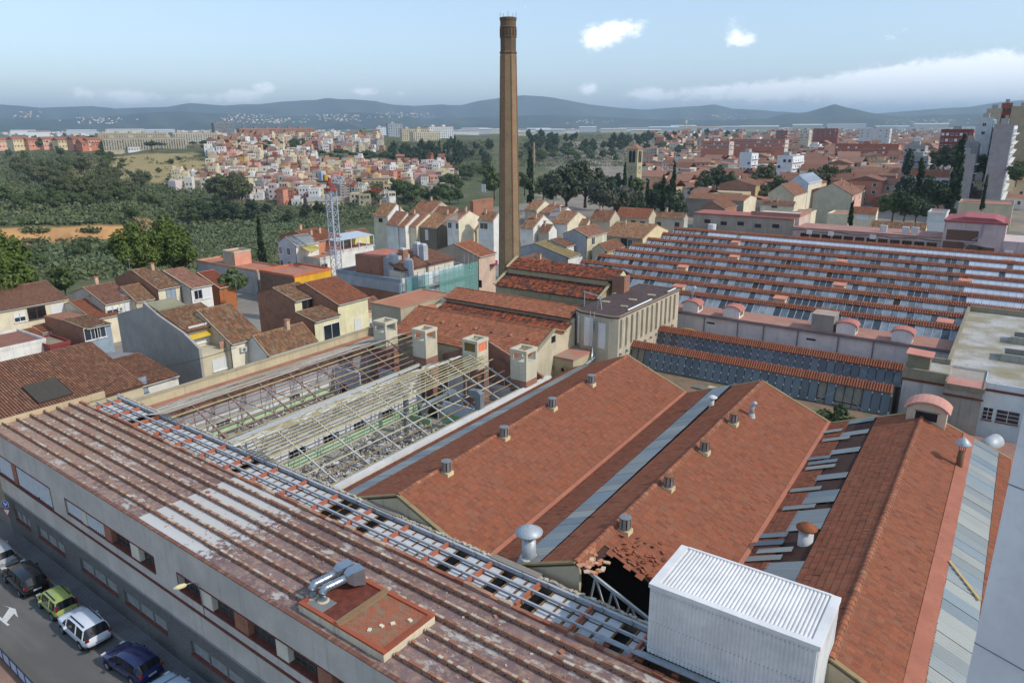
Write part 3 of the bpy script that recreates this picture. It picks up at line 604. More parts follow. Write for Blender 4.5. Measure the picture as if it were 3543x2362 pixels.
def metal_cabin():
    z1 = 13.05; P = [at(2249.3, 2012, z1), at(2832, 2238, z1), at(2909, 2075, z1), at(2366.7, 1879, z1)]
    x0 = (P[0][0]+P[3][0])/2; x1 = (P[1][0]+P[2][0])/2; y0 = (P[0][1]+P[1][1])/2; y1 = (P[2][1]+P[3][1])/2; z0 = 9.45
    R = empty('sheet_metal_cabin', 'white corrugated sheet-metal plant cabin standing on the near factory roof edge', 'cabin', (x0, y0, z0))
    wm = plaster((228, 225, 220), .14); m = MB()
    MB().box((x0+.03, y0+.03, z0), (x1-.03, y1-.03, z1-.12)).build('core', wm, R)
    def ribs(p, q, n, nrm, top, zz0, zz1):
        m = MB(); p = np.array(p); q = np.array(q); t = (q-p)/n
        for i in range(n):
            a = p+t*(i+.3); b = p+t*(i+.7); o = np.array(nrm)*.035; e = t*.12
            m.add([(*(a-e), zz0), (*(b+e), zz0), (*(b+o), zz0), (*(a+o), zz0), (*(a-e), zz1), (*(b+e), zz1), (*(b+o), zz1), (*(a+o), zz1)], [(0, 4, 7, 3), (3, 7, 6, 2), (2, 6, 5, 1), (4, 5, 6, 7)])
        return m
    ribs((x0+.03, y0+.03), (x1-.03, y0+.03), 40, (0, -1), 0, z0, z1-.13).build('front_cladding', wm, R)
    ribs((x1-.03, y0+.03), (x1-.03, y1-.03), 20, (1, 0), 0, z0, z1-.13).build('side_cladding', wm, R)
    ribs((x0+.03, y1-.03), (x0+.03, y0+.03), 20, (-1, 0), 0, z0, z1-.13).build('far_cladding', wm, R)
    m = MB()   # roof sheet ribs along the short way
    for i in range(38):
        xx = x0+.42+i*(x1-x0-.84)/38; m.add([(xx, y0+.25, z1-.1), (xx+.07, y0+.25, z1-.03), (xx+.12, y0+.25, z1-.03), (xx+.17, y0+.25, z1-.1), (xx, y1-.1, z1-.08), (xx+.07, y1-.1, z1-.01), (xx+.12, y1-.1, z1-.01), (xx+.17, y1-.1, z1-.08)], [(0, 1, 5, 4), (1, 2, 6, 5), (2, 3, 7, 6), (0, 3, 2, 1)])
    m.box((x0+.3, y0+.25, z1-.12), (x1-.3, y1-.1, z1-.085)); m.build('roof_sheet', wm, R)
    m = MB(); m.box((x0-.03, y0-.05, z1-.2), (x1+.03, y0+.28, z1)); m.box((x0-.03, y0+.28, z1-.2), (x0+.34, y1+.03, z1)); m.box((x1-.34, y0+.28, z1-.2), (x1+.03, y1+.03, z1)); m.box((x0+.34, y1-.1, z1-.2), (x1-.34, y1+.03, z1+.02)); m.build('edge_flashing', wm, R)
    bolts = MB()
    for i in range(40):
        for zz in (z0+.3, z0+1.7, z1-.35): bolts.cb((x0+.12+i*(x1-x0-.2)/40, y0-.012, zz), (.025, .02, .025))
    bolts.build('screws', DARK(), R)
    # steel skid and brick pads under it
    S = empty('steel_skid', 'grey steel channel on brick pads under the white metal cabin', 'skid', (x0, y0, 9.2))
    st = rust((150, 156, 160), .3)
    MB().box((x0-2.4, y0-.55, 9.5), (x1+2, y0-.38, 9.56)).box((x0-2.4, y0-.38, 9.36), (x1+2, y0-.34, 9.56)).build('channel', st, S)
    MB().box((x0-.5, y0-.3, 9.3), (x1+1, y0-.05, 9.44)).build('channel', st, S)
    for i in range(6):
        xx = x0-1.9+i*1.7; m = MB()
        for j in range(2): m.box((xx, y0-.6, 9.2+j*.08), (xx+.28, y0-.34, 9.27+j*.08))
        m.build('brick_pad', tilemat(((176, 100, 70), (150, 84, 60)), .2), S)
metal_cabin()
# ---------------------------------------------------------------- tiled sheds
YN, YF, ZR, ZV = 28.75, 62.2, 10.6, 8.0
def lerp(a, b, t): return a+(b-a)*t
def corr_panel(w, l, n=5, h=.03):
    V = []; Q = []; m = 2*n
    for v in (0, l):
        for i in range(m+1): V.append((w*i/m, v, h if i % 2 else 0))
    for i in range(m): Q.append((i, i+1, m+2+i, m+1+i))
    return np.array(V), np.array(Q)
SKY_MATS = [glassy((138, 142, 138), .4, 'translucent_sheet', .12), glassy((126, 136, 138), .38, 'translucent_sheet', .12), glassy((154, 154, 144), .45, 'translucent_sheet', .1)]
def basis(O, U, V, off):
    U = U/np.linalg.norm(U); V = V/np.linalg.norm(V); N = np.cross(U, V); N = N/np.linalg.norm(N)
    if N[2] < 0: N = -N
    M_ = Matrix.Identity(4)
    for r in range(3):
        M_[r][0] = U[r]; M_[r][1] = V[r]; M_[r][2] = N[r]; M_[r][3] = O[r]-off[r]
    return M_, U, V, N
def shed(label, xl, xr, xR, strip_l=None, strip_r=None, hole=None, messy=False, yf=YF, nobj=300):
    R = empty('tiled_shed', label, 'factory shed', ((xr[0]), YN, 0))
    loc = np.array(wloc(R)); wall = plaster((196, 180, 150), .6)
    def P(xx, k, z): return np.array([lerp(xx[0], xx[1], k), lerp(YN, yf, k), z])
    for y, k in ((YN, 0), (yf, 1)):
        if hole and k == 0:
            MB().prism([(P(xl, k, 0)[0], 0), (P(xr, k, 0)[0]+.3, 0), (P(xr, k, 0)[0]+.3, ZR-.2), (P(xr, k, 0)[0], ZR-.14), (P(xl, k, 0)[0], ZV-.12)], y-.1, y+.12, 'y').build('gable_wall', wall, R); MB().beam(P(xl, k, ZV+.06), P(xr, k, ZR+.05), .26, .1).build('gable_coping', plaster((150, 132, 96), .7), R)
            continue
        s = .12 if k else -.12
        MB().prism([(P(xl, k, 0)[0], 0), (P(xR, k, 0)[0], 0), (P(xR, k, 0)[0], ZV-.12), (P(xr, k, 0)[0], ZR-.14), (P(xl, k, 0)[0], ZV-.12)], y-.1, y+.12, 'y').build('gable_wall', wall, R)
        m = MB(); m.beam(P(xl, k, ZV+.06), P(xr, k, ZR+.05), .26, .1); m.beam(P(xr, k, ZR+.05), P(xR, k, ZV+.06), .26, .1); m.build('gable_coping', plaster((150, 132, 96), .7), R)
    deck = paint((70, 46, 36), .9)
    m = MB(); m.slab([P(xl, 0, ZV), P(xl, 1, ZV), P(xr, 1, ZR), P(xr, 0, ZR)], .12)
    if not hole: m.slab([P(xr, 0, ZR), P(xr, 1, ZR), P(xR, 1, ZV), P(xR, 0, ZV)], .12)
    else:
        L_ = yf-YN; kh = hole/L_; zz = lambda t: lerp(ZR, ZV, t); xx = lambda t, k: lerp(lerp(xr[0], xr[1], k), lerp(xR[0], xR[1], k), t)
        Q = lambda t, k: np.array([xx(t, k), lerp(YN, yf, k), zz(t)])
        m.slab([Q(0, kh), Q(0, 1), Q(1, 1), Q(1, kh)], .12); m.slab([Q(0, 0), Q(0, kh), Q(.14, kh), Q(.06, 0)], .12); m.slab([Q(.85, 0), Q(.85, kh), Q(1, kh), Q(1, 0)], .12)
    roof = m.build('roof', deck, R)
    U = P(xl, 1, 0)-P(xl, 0, 0); lu = np.linalg.norm(U); Vl = P(xr, 0, ZR)-P(xl, 0, ZV); lv = np.linalg.norm(Vl)
    Ur = P(xR, 1, 0)-P(xR, 0, 0); Vr = P(xr, 0, ZR)-P(xR, 0, ZV); lvr = np.linalg.norm(Vr)
    up = np.array([0, 0, .03])
    def msk(strip, l):
        return None if strip is None else (lambda u, v: (v < strip[0]*l) | (v > strip[1]*l))
    ml = msk(strip_l, lv); mr = msk(strip_r, lvr)
    if hole:
        nz = RNG.normal(0, .25, 400)
        mr = lambda u, v: ~((u < hole-.0+nz[(v*7).astype(int) % 400]*1.2-(np.abs((lvr-v)/lvr-.42)*1.6)) & (v < lvr*.93) & (v > lvr*.3) & (u < hole))
    nl = nobj//4
    tiles(roof, P(xl, 0, ZV)+up, U, Vl, lu, lv, .25, .385, 'flat', TILE_SHED, nl, ml, far=(P(xl, 1, ZV)+up, P(xr, 1, ZR)+up))
    tiles(roof, P(xR, 0, ZV)+up, Ur, Vr, lu, lvr, .25, .385, 'flat', TILE_SHED, nobj-nl, mr, far=(P(xR, 1, ZV)+up, P(xr, 1, ZR)+up))
    # ridge tiles
    a, b = P(xr, 0, ZR+.07), P(xr, 1, ZR+.07); n = int(lu/.42); mb = MB(); ridge_caps(mb, (0, 0, 0), (0, lu/n, 0), .16, lu/n, 5)
    me = mkmesh('ridge_tile', np.vstack(mb.V), mb.F, TILE_ORANGE); ang = math.atan2(-(b-a)[0], (b-a)[1])
    for i in range(n):
        o = link('ridge_tile', me, roof, tuple(a+(b-a)*i/n-loc)); o.rotation_euler = (0, RNG.normal(0, .03), ang+RNG.normal(0, .02))
    m = MB(); m.beam(P(xr, 0, ZR+.03)+(.17, 0, -.06), P(xr, 1, ZR+.03)+(.17, 0, -.06), .08, .05); m.build('ridge_mortar', plaster((150, 132, 104), .5), R)
    # salmon gutter flashing along the right eave
    g = MB(); g.beam(P(xR, 0, ZV+.14)-(.12, 0, 0), P(xR, 1, ZV+.14)-(.12, 0, 0), .26, .1); g.build('gutter_upstand', plaster((186, 120, 94), .5), R)
    g = MB(); g.beam(P(xR, 0, ZV-.02)+(.12, 0, 0), P(xR, 1, ZV-.02)+(.12, 0, 0), .3, .06); g.build('valley_gutter', paint((86, 66, 52), .9, 0, .3), R)
    for side, strip, x0, V_, l in (('l', strip_l, xl, Vl, lv), ('r', strip_r, xR, Vr, lvr)):
        if strip is None: continue
        w = .98; n = int(lu/w); T, Q = corr_panel(lu/n-.01, (strip[1]-strip[0])*l+.1, 4)
        mes = [qmesh('skylight_sheet', T, Q, mt) for mt in SKY_MATS]; Uu = U/np.linalg.norm(U); Vv = V_/np.linalg.norm(V_)
        for i in range(n):
            r = random.random(); off = 0; sl = 0
            if messy and side == 'l' and r < .12: continue
            if messy and side == 'l' and r < .42: off = -random.uniform(.8, 2.0)
            kk = i/n; fr_ = strip[0]+(off-.05)/l; o3 = P(x0, kk, ZV)*(1-fr_)+P(xr, kk, ZR)*fr_
            M_, *_ = basis(o3, Uu, Vv, loc); N_ = Vector((M_[0][2], M_[1][2], M_[2][2])); M_ = Matrix.Translation(N_*(.05+(.09 if off else 0)+random.uniform(0, .02)))@M_
            if off: M_ = M_@Matrix.Rotation(random.uniform(-.05, .05), 4, 'Z')@Matrix.Diagonal((.62, 1, 1, 1))
            link('skylight_sheet', mes[0 if r > .55 else (1 if r > .3 else 2)], roof, M=M_)
    return R, P
X1 = ((-35.9, -36.1), (-28.8, -29.6), (-22.3, -23.3)); X2 = ((-22.3, -23.3), (-16.15, -16.45), (-9.75, -10.45)); X3 = ((-9.75, -10.45), (-3.62, -3.8), (2.6, 2.6))
S1, P1 = shed('orange-tiled shed beside the roofless halls, four small ridge ventilators', X1[0], X1[1], X1[2], (.16, .40))
S2, P2 = shed('orange-tiled middle shed with a hole in its near roof corner', X2[0], X2[1], X2[2], (.37, .62), hole=2.4)
S3, P3 = shed('orange-tiled shed with a vaulted dormer at the far end of its ridge', X3[0], X3[1], X3[2], (.22, .52), (.18, .44), messy=True)
def shed_extras():
    # flashing strip above the right-hand skylights of the third shed, next bay's roof beyond its valley
    g = MB(); a = lambda y, t, dz: np.array([lerp(-3.7, 2.6, t), y, lerp(ZR, ZV, t)+dz])
    g.slab([a(YN, .44, .12), a(YF, .44, .12), a(YF, .56, .12), a(YN, .56, .12)], .05); g.build('flashing', plaster((170, 108, 86), .6), S3)
    m = MB(); m.beam(a(YN+13.5, .56, .2)+(0, 0, 0), a(YN+11.6, .82, .2), .14, .06); m.build('loose_batten', paint((196, 168, 110), .7), S3)
    # truss seen through the hole of the middle shed
    st = rust((170, 172, 170), .2); y = YN+.35; m = MB(); L0, R0, C0 = (-22.0, y, 7.9), (-10.1, y, 7.9), (-16.15, y, ZR-.25)
    m.beam(L0, C0, .14, .16); m.beam(C0, R0, .14, .16); m.beam((-22, y, 7.2), (-10.1, y, 7.2), .1, .12)
    for i in range(1, 6):
        t = i/6; tp = lerp(np.array(C0), np.array(R0), t); m.beam(tp, (tp[0]-.5, y, 7.2), .09, .09); m.beam(tp, (tp[0]+1.0, y, 7.2), .08, .08)
    m.build('roof_truss', st, S2)
    MB().box((-22, YN+.5, 0), (-10.2, YF-.3, .02)).build('floor', paint((60, 54, 48), .9), S2)
    # tiles broken loose round the hole
    B = MB().cb((0, 0, 0), (.2, .32, .03)); me = mkmesh('loose_tile', B.V[0], B.F, TILE_SHED); off = np.array(wloc(S2))
    for i in range(64):
        u = random.gauss(3.3, .9); t = min(.62, max(.12, random.gauss(.36, .10)+.03*(u-3.6)))
        o = link('loose_tile', me, S2, (lerp(-16.15, -9.8, t)-off[0], YN+max(2.6, u)-off[1], lerp(ZR, ZV, t)+.12+random.uniform(0, .08)-off[2])); o.rotation_euler = (random.uniform(-.4, .4), .38+random.uniform(-.4, .4), random.uniform(0, 3.1)); o.scale = (1, random.uniform(.4, 1), 1)
    m = MB()
    for i in range(26):
        t = random.uniform(.03, .2); y = YN+random.uniform(-.1, 1.6); m.cb((lerp(-16.15, -9.8, t), y, lerp(ZR, ZV, t)+.1), (.3, .22, .06), 0, random.uniform(0, 3))
    m.build('broken_edge', tilemat(((214, 170, 130), (196, 120, 84), (226, 206, 176)), .1), S2)
shed_extras()
def ventilator(P, label, rusty, sc=1.):
    R = empty('roof_ventilator', label, 'ventilator', tuple(P), 0, 'ridge ventilators')
    gal = rust((150, 152, 150), .5 if rusty else .12, .5, .5); r = .34*sc
    m = MB(); m.cb((0, 0, .1), (.7*sc, .62*sc, .3)); m.build('base_block', plaster((214, 196, 150), .5), R, True)
    m = MB(); m.lathe([(.3*sc, .2), (.3*sc, .32), (.2*sc, .36), (.2*sc, .4)], n=12); m.build('throat', gal, R, True)
    for i in range(8):
        a = i*math.pi/4; b = a+math.pi/4*.72; MB().add([(r*math.cos(t), r*math.sin(t), z) for z in (.34, .98*sc) for t in (a, b)]+[(r*.9*math.cos(t), r*.9*math.sin(t), z) for z in (.34, .98*sc) for t in (a, b)], [(0, 1, 3, 2), (5, 4, 6, 7), (0, 2, 6, 4), (3, 1, 5, 7), (2, 3, 7, 6), (1, 0, 4, 5)]).build('vane', gal, R, True)
    m = MB(); m.lathe([(r*.7, .4), (r*.7, .9*sc)], n=10); m.build('core', DARK(), R, True)
    m = MB(); m.lathe([(r*1.02, .96*sc), (r*1.04, 1.0*sc), (r*.5, 1.03*sc), (.02, 1.04*sc)], n=12); m.build('cap', rust((140, 96, 66), .7) if rusty else gal, R, True)
nm = ('nearest', 'second', 'third', 'farthest')
for i, y in enumerate((33.0, 39.7, 46.6, 53.3)): ventilator((lerp(-28.35, -28.95, (y-YN)/33), y, ZR-.25), f'silver drum ventilator on the left shed ridge by the roofless halls, {nm[i]} one', False)
for i, y in enumerate((33.3, 39.4, 45.7, 51.8)): ventilator((-15.55, y, ZR-.3), f'drum ventilator on the middle shed ridge, {nm[i]} one from the street', i > 0)
def stack(name, label, P, r, h, cap_r, mat, capmat=None, bend=False, cat='vent pipe'):
    R = empty(name, label, cat, tuple(P)); 
    if bend:
        pth = [(0, 0, 0), (0, 0, h*.6)]+[(.45*math.sin(a)*0+.18*(1-math.cos(a)), .0, h*.6+.35*math.sin(a)) for a in (.5, 1.0, 1.5, 2.0)]
        MB().tube(pth, r, 12).build('pipe', mat, R, True, True)
        for k in range(1, 5): MB().tube([(pth[k][0], 0, pth[k][2]-.015), (pth[k][0], 0, pth[k][2]+.015)], r*1.08, 12).build('seam_band', mat, R, True)
    else:
        m = MB(); m.lathe([(r, -.3), (r, h*.6)], n=16); m.build('pipe', mat, R, True, True)
        for k in range(4):
            a = k*math.pi/2+.4; MB().beam((r*.95*math.cos(a), r*.95*math.sin(a), h*.58), (r*math.cos(a), r*math.sin(a), h*.82), .05, .03).build('stay', mat, R, True)
        m = MB(); m.lathe([(cap_r*.98, h*.78), (cap_r, h*.82), (cap_r*.5, h*.93), (.03, h)], n=20); m.build('cap', capmat or mat, R, True, True)
    m = MB(); m.lathe([(r*1.7, -.25), (r*1.3, .12), (r*1.02, .16)], n=12); m.build('collar', plaster((196, 196, 190), .4), R, True)
    return R
gal = rust((176, 182, 184), .12, .5, .25)
stack('mushroom_vent', 'large grey mushroom-capped vent pipe rising from the near end of the middle shed', (-19.5, 29.4, 9.25), .4, 2.1, .78, gal)
stack('mushroom_vent', 'white mushroom-capped vent on the skylight strip of the middle shed', tuple(at(2462, 1408, 9.6)), .18, 1.1, .42, rust((206, 206, 200), .1))
stack('elbow_vent', 'silver elbow vent pipe on the far slope of the middle shed', tuple(at(2600, 1436, 10.2)), .19, 1.15, 0, gal, bend=True)
stack('chimney_pipe', 'tall rusty vent pipe with silver cap on the salmon flashing strip', (-.72, 55.6, 9.05), .2, 2.6, .5, rust((120, 88, 64), .6), gal)
stack('mushroom_vent', 'white drum vent with rusty cap among the displaced sheets', tuple(at(2782, 1905, 8.6)), .42, 1.9, .6, plaster((206, 206, 204), .5), rust((150, 84, 50), .9))
def dormer():
    R = empty('vaulted_dormer', 'plastered dormer with pink barrel-vault roof on the far ridge end of the tiled shed', 'dormer', (-3.5, 61.3, 10)); pl = plaster((206, 190, 164), .5)
    x0, x1, y0, y1, z = -4.85, -2.15, 60.6, 62.3, 11.35
    MB().box((x0, y0+.15, 9.2), (x1, y1, z)).build('core', pl, R)
    m = MB(); m.box((x0, y0, 9.3), (x0+.6, y0+.15, z)); m.box((x1-.6, y0, 9.3), (x1, y0+.15, z)); m.box((x0+.6, y0, 9.3), (x1-.6, y0+.15, 10.45)); m.box((x0+.6, y0, 11.2), (x1-.6, y0+.15, z)); 
    arc = lambda r, n=10: [((x0+x1)/2+r*math.cos(math.pi*(.14+.72*i/n)), z-.55+r*.72*math.sin(math.pi*(.14+.72*i/n))) for i in range(n+1)]
    m.build('front_wall', pl, R)
    A = arc(1.5); MB().prism(A, y0+.002, y1-.002, 'y').build('tympanum', pl, R)
    MB().box((x0+.6, y0+.12, 10.45), (x1-.6, y0+.148, 11.2)).build('opening', DARK(), R); MB().box((x0+.5, y0-.08, 11.18), (x1-.5, y0-.002, 11.26)).build('lintel', plaster((150, 140, 122), .5), R)
    m = MB(); a1, a2 = arc(1.62), arc(1.76)
    for i in range(10): m.prism([a1[i], a1[i+1], a2[i+1], a2[i]], y0-.25, y1+.15, 'y')
    m.build('vault_roof', plaster((206, 150, 132), .3), R)
dormer()
# ---------------------------------------------------------------- the two roofless halls
def halls():
    fl_z = 3.35; wh = plaster((222, 222, 220), .35); gr = plaster((190, 214, 176), .25); bk = brickmat((156, 92, 70), (130, 76, 60), (170, 150, 132), soot=.6)
    rubm = tilemat(((166, 160, 150), (136, 126, 112), (206, 206, 204), (118, 106, 92), (222, 222, 222), (150, 136, 116)), .15)
    white = rust((196, 194, 186), .25); brown = rust((150, 122, 112), .4); yel = tilemat(((190, 178, 138), (172, 156, 112), (206, 198, 168), (150, 128, 92)), .4, (.12, .09, .05), mscale=1.5)
    gry = tilemat(((186, 182, 172), (166, 156, 140), (206, 204, 198), (140, 126, 108), (196, 176, 150)), .4, (.16, .13, .10), mscale=1.2)
    YE = 57.2
    def hall(label, xl, xr, xR, zl, zr, zR, truss_mat, yr, nm):
        R = empty('roofless_hall', label, 'factory hall', (xR, YN, fl_z))
        MB().box((xl+.2, YN+.2, fl_z-.2), (xR-.15, YE+4.5, fl_z)).build('floor', plaster((172, 166, 154), .5), R)
        # trusses
        for y in yr:
            m = MB(); A, B, C_ = np.array((xl, y, zl)), np.array((xr, y, zr)), np.array((xR, y, zR)); zb = zR-.35
            m.beam(A, B, .1, .12); m.beam(B, C_, .1, .12); m.beam((xl+.4, y, zb), (xR-.4, y, zb), .05, .06); m.beam(B, (xr, y, zb), .05, .05)
            for s, e in ((A, B), (C_, B)):
                for k in (.33, .66):
                    q = lerp(s, e, k); q2 = lerp(s, e, k-.22); m.beam(q, (q[0], y, zb), .05, .05); m.beam(q2, (q[0], y, zb), .04, .04)
            m.build('roof_truss', truss_mat, R)
        return R
    tr = [30.9+3.3*k for k in range(8)]
    HL = hall('left roofless hall with rusty brown trusses, next to the garden wall', -61.3, -54.3, -49.4, 8.15, 10.05, 8.0, brown, tr, 'l')
    HR = hall('right roofless hall with white trusses and yellow battens, next to the tiled shed', -49.4, -43.1, -36.6, 8.0, 10.5, 8.0, white, tr, 'r')
    def wallx(R, X, y0, y1, z1, wins, thick=.3, fx=1):
        zd = 4.25; xa, xb = (X-thick, X); segs = sorted(wins); m = MB(); g = MB(); y = y0
        for (a, b, c, d) in segs:
            m.box((xa, y, zd), (xb, a, z1)); m.box((xa, a, d), (xb, b, z1))
            g.box((xa, y, fl_z), (xb+.012, a, zd)); g.box((xa, a, fl_z), (xb+.012, b, min(c, zd)))
            if c > zd: m.box((xa, a, zd), (xb, b, c))
            y = b
        m.box((xa, y, zd), (xb, y1, z1)); g.box((xa, y, fl_z), (xb+.012, y1, zd)); m.build('white_wall', wh, R); g.build('green_dado', gr, R)
        for (a, b, c, d) in segs:
            w = MB().box((xa+.05, a, c), (xa+.09, b, d)).build('window', glassy((40, 48, 56), .2), R); k = MB()
            for i in range(4): yy = lerp(a, b, i/3); k.box((xa+.092, yy-.025, c), (xa+.13, yy+.025, d))
            for i in range(3): zz = lerp(c, d, i/2); k.box((xa+.094, a, zz-.025), (xa+.128, b, zz+.025))
            k.build('frame', white, w)
    wallx(HR, -49.25, YN, 53.5, 7.9, [(36.2, 38.0, 4.2, 5.1), (40.1, 41.9, 4.2, 5.1), (43.8, 45.4, 4.15, 5.1), (47.6, 49.4, 4.05, 5.0), (31.2, 32.9, 4.2, 5.1)])
    wallx(HL, -61.3, YN, YE+2, 6.5, [(37.0, 38.5, 4.0, 4.6), (45.8, 47.2, 3.95, 4.6), (53, 54, 4, 4.7)])
    MB().box((-61.6, YN, 6.5), (-61.3, YE+2, 8.1)).build('brick_wall', bk, HL)
    # far partitions
    for a_, b_ in (((-49, 50.2, fl_z), (-45.2, 50.4, 4.3)), ((-44.5, 51.2, fl_z), (-37, 51.35, 4.9))): MB().box(a_, b_).build('green_partition', plaster((160, 190, 144), .4), HR)
    MB().box((-44.5, 51.36, fl_z), (-37, 51.5, 6.1)).build('white_partition', plaster((206, 208, 216), .3), HR); MB().box((-37.5, 44.8, fl_z), (-36.9, 45.0, 6)).build('white_partition', plaster((206, 208, 216), .3), HR)
    for a_, b_ in (((-61, 52.0, fl_z), (-57, 52.2, 6.4)), ((-56, 54, fl_z), (-50, 54.2, 6.6)), ((-52.6, 48.5, fl_z), (-52.4, 54, 6.2))): MB().box(a_, b_).build('white_partition', plaster((206, 208, 216), .3), HL)
    m = MB(); m.box((-61.4, YE+2, 0), (-49.4, YE+2.3, 8.6)); m.build('far_brick_wall', bk, HL); m = MB(); m.box((-49.3, YE+.0, 0), (-36.4, YE+.3, 8.6)); m.prism([(-49.3, 8.6), (-36.4, 8.6), (-42.9, 11.0)], YE+.0, YE+.3, 'y'); m.build('far_brick_wall', bk, HR); MB().box((-48.5, YE-.03, fl_z), (-36.7, YE-.005, 6.6)).build('white_lining', wh, HR)
    for xx, yy, zz in ((-47.5, 52.5, 6.4), (-58, 50, 6.2)):
        MB().box((xx, yy, fl_z), (xx+1.1, yy+.12, zz-.6)).build('doorway', DARK(), HR if xx > -49 else HL)
    MB().tube([(-46.2, 47.9, fl_z), (-46.2, 47.9, 7.4)], .28, 12).build('duct_column', rust((130, 134, 136), .2), HR)
    # rubble
    def rubble(R, x0, x1, y0, y1, n, s0, dens):
        c = np.stack([RNG.uniform(x0, x1, n*3), RNG.uniform(y0, y1, n*3)], 1); v = np.array([dens(a, b) for a, b in c]); c = c[RNG.random(len(c)) < v][:n]; k = len(c)
        B = np.array([(-1, -1, -1), (1, -1, -1), (1, 1, -1), (-1, 1, -1), (-1, -1, 1), (1, -1, 1), (1, 1, 1), (-1, 1, 1)], float)/2
        S = np.stack([RNG.lognormal(0, .5, k)*s0, RNG.lognormal(0, .5, k)*s0*.8, RNG.uniform(.02, .14, k)], 1); an = RNG.uniform(0, 6.28, k); tl = RNG.normal(0, .35, k)
        P = B[None]*S[:, None]; x = P[..., 0]*np.cos(an)[:, None]-P[..., 1]*np.sin(an)[:, None]; y = P[..., 0]*np.sin(an)[:, None]+P[..., 1]*np.cos(an)[:, None]
        z = P[..., 2]+x*np.tan(np.clip(tl, -.8, .8))[:, None]+fl_z+.08+RNG.uniform(0, .28, k)[:, None]
        VV = np.stack([x+c[:, 0:1], y+c[:, 1:2], z], -1).reshape(-1, 3)-np.array(wloc(R)); Q = np.array([(3, 2, 1, 0), (4, 5, 6, 7), (0, 1, 5, 4), (1, 2, 6, 5), (2, 3, 7, 6), (3, 0, 4, 7)])
        o = link('rubble', qmesh('rubble', VV, (Q[None]+(np.arange(k)*8)[:, None, None]).reshape(-1, 4), rubm), R); o['kind'] = 'stuff'
    cl = lambda sx, sy, ph: (lambda a, b: .12+.9*max(0, math.sin(a*sx+ph)*math.cos(b*sy)+.25))
    rubble(HR, -48.8, -37.2, YN+.5, 50, 3000, .22, lambda a, b: (.15+.9*math.exp(-((a+44.5-.05*(b-40))/2.6)**2))*(.6+.4*math.sin(b*.9)))
    rubble(HL, -60.8, -49.8, YN+.5, 52, 3200, .2, lambda a, b: .3+.7*math.exp(-((a+56)/2.6)**2))
    m = MB()
    for i in range(90): 
        a = random.gauss(.25, .3); x, y, l = random.uniform(-59.5, -54.5), random.uniform(31, 37), random.uniform(1, 2.6); m.beam((x, y, fl_z+random.uniform(.15, .6)), (x+l*math.sin(a), y+l*math.cos(a), fl_z+random.uniform(.15, .7)), .08, .05)
    m.build('timber_heap', tilemat(((120, 92, 62), (96, 74, 52), (150, 124, 88)), .3), HL)['kind'] = 'stuff'
    # battens and purlins still lying on the trusses
    def rod(R, nm_, x, z, y0, y1, w, h, mat):
        m = MB(); m.beam((x, y0, z+h/2+.06), (x+random.uniform(-.05, .05), y1, z+h/2+.06+random.uniform(-.02, .02)), w, h); m.build(nm_, mat, R)
    for i in range(6): t = (i+.35)/6; rod(HR, 'batten', lerp(-36.6, -43.1, t*.78), lerp(8.0, 10.5, t*.78), YN-.2, 54.5+random.uniform(-.6, 1.6), .08, .07, yel)
    for i in range(6): t = .72+.28*i/6; rod(HR, 'batten', lerp(-36.6, -43.1, t), lerp(8.0, 10.5, t), YN-.2, 55+random.uniform(-.6, 1.2), .09, .08, yel)
    for i in range(7): t = i/7; rod(HR, 'batten', lerp(-43.1, -49.2, t), lerp(10.5, 8.05, t), YN-.2+random.uniform(0, 1.2), 54+random.uniform(-2.6, 2), .08, .07, yel)
    for i in range(7): t = (i+.4)/7; rod(HL, 'purlin', lerp(-49.6, -54.2, t), lerp(8.05, 10.0, t), YN-.1, YE+random.uniform(-.8, .6), .09, .09, brown if i % 3 else yel)
    n = 22
    for i in range(n):
        t = i/n; y = YN-.2
        while y < YE+1:
            l = random.uniform(3, 7); 
            if random.random() < .9: MB().slab([(lerp(-54.3, -61.2, t+.004), y, lerp(10.1, 8.2, t)+.1), (lerp(-54.3, -61.2, t+.004), min(y+l, YE+1), lerp(10.1, 8.2, t)+.1), (lerp(-54.3, -61.2, t+.024), min(y+l, YE+1), lerp(10.1, 8.2, t+.024)+.1), (lerp(-54.3, -61.2, t+.024), y, lerp(10.1, 8.2, t+.024)+.1)], .03).build('roof_plank', gry, HL)
            y += l+.05
    # scraps of insulation clinging between the battens of the right hall
    m = MB()
    for i in range(120):
        t = random.random(); y = random.uniform(YN, 44) if random.random() < .75 else random.uniform(44, 54); m.cb((lerp(-43.5, -49, t), y, lerp(10.4, 8.15, t)+.03), (.34, random.uniform(.2, 1.1), .02))
    m.build('sheathing_scraps', plaster((226, 222, 208), .3), HR)['kind'] = 'stuff'
    # gutters
    m = MB(); m.beam((-49.35, YN, 8.12), (-50.0, 56.5, 8.12), .42, .22); m.build('valley_gutter', rust((186, 188, 188), .12), HR)
    m = MB(); m.box((-36.62, YN, 7.9), (-36.12, 58.5, 8.3)); m.build('white_coping', plaster((214, 212, 206), .4), HR)
    m = MB(); m.box((-36.5, YN, 0), (-36.16, 58.5, 7.9)); m.build('side_wall', wh, HR)
    pass
    # ducts standing in the halls
    G = empty('angled_duct', 'grey square duct with angled hood beside the white coping', 'duct', (-36.9, 47.6, 8)); G.scale = (.72, .72, .72); gl = rust((128, 136, 138), .15, .5, .3)
    m = MB(); m.box((-37.35, 47.2, 7.6), (-36.45, 48.0, 9.7)); m.build('riser', gl, G); m = MB(); m.prism([(-37.35, 9.7), (-36.45, 9.7), (-36.45, 10.35), (-37.0, 10.75), (-38.35, 10.6), (-38.3, 9.85), (-37.75, 9.85)], 47.2, 48.0, 'y'); m.build('hood', gl, G)
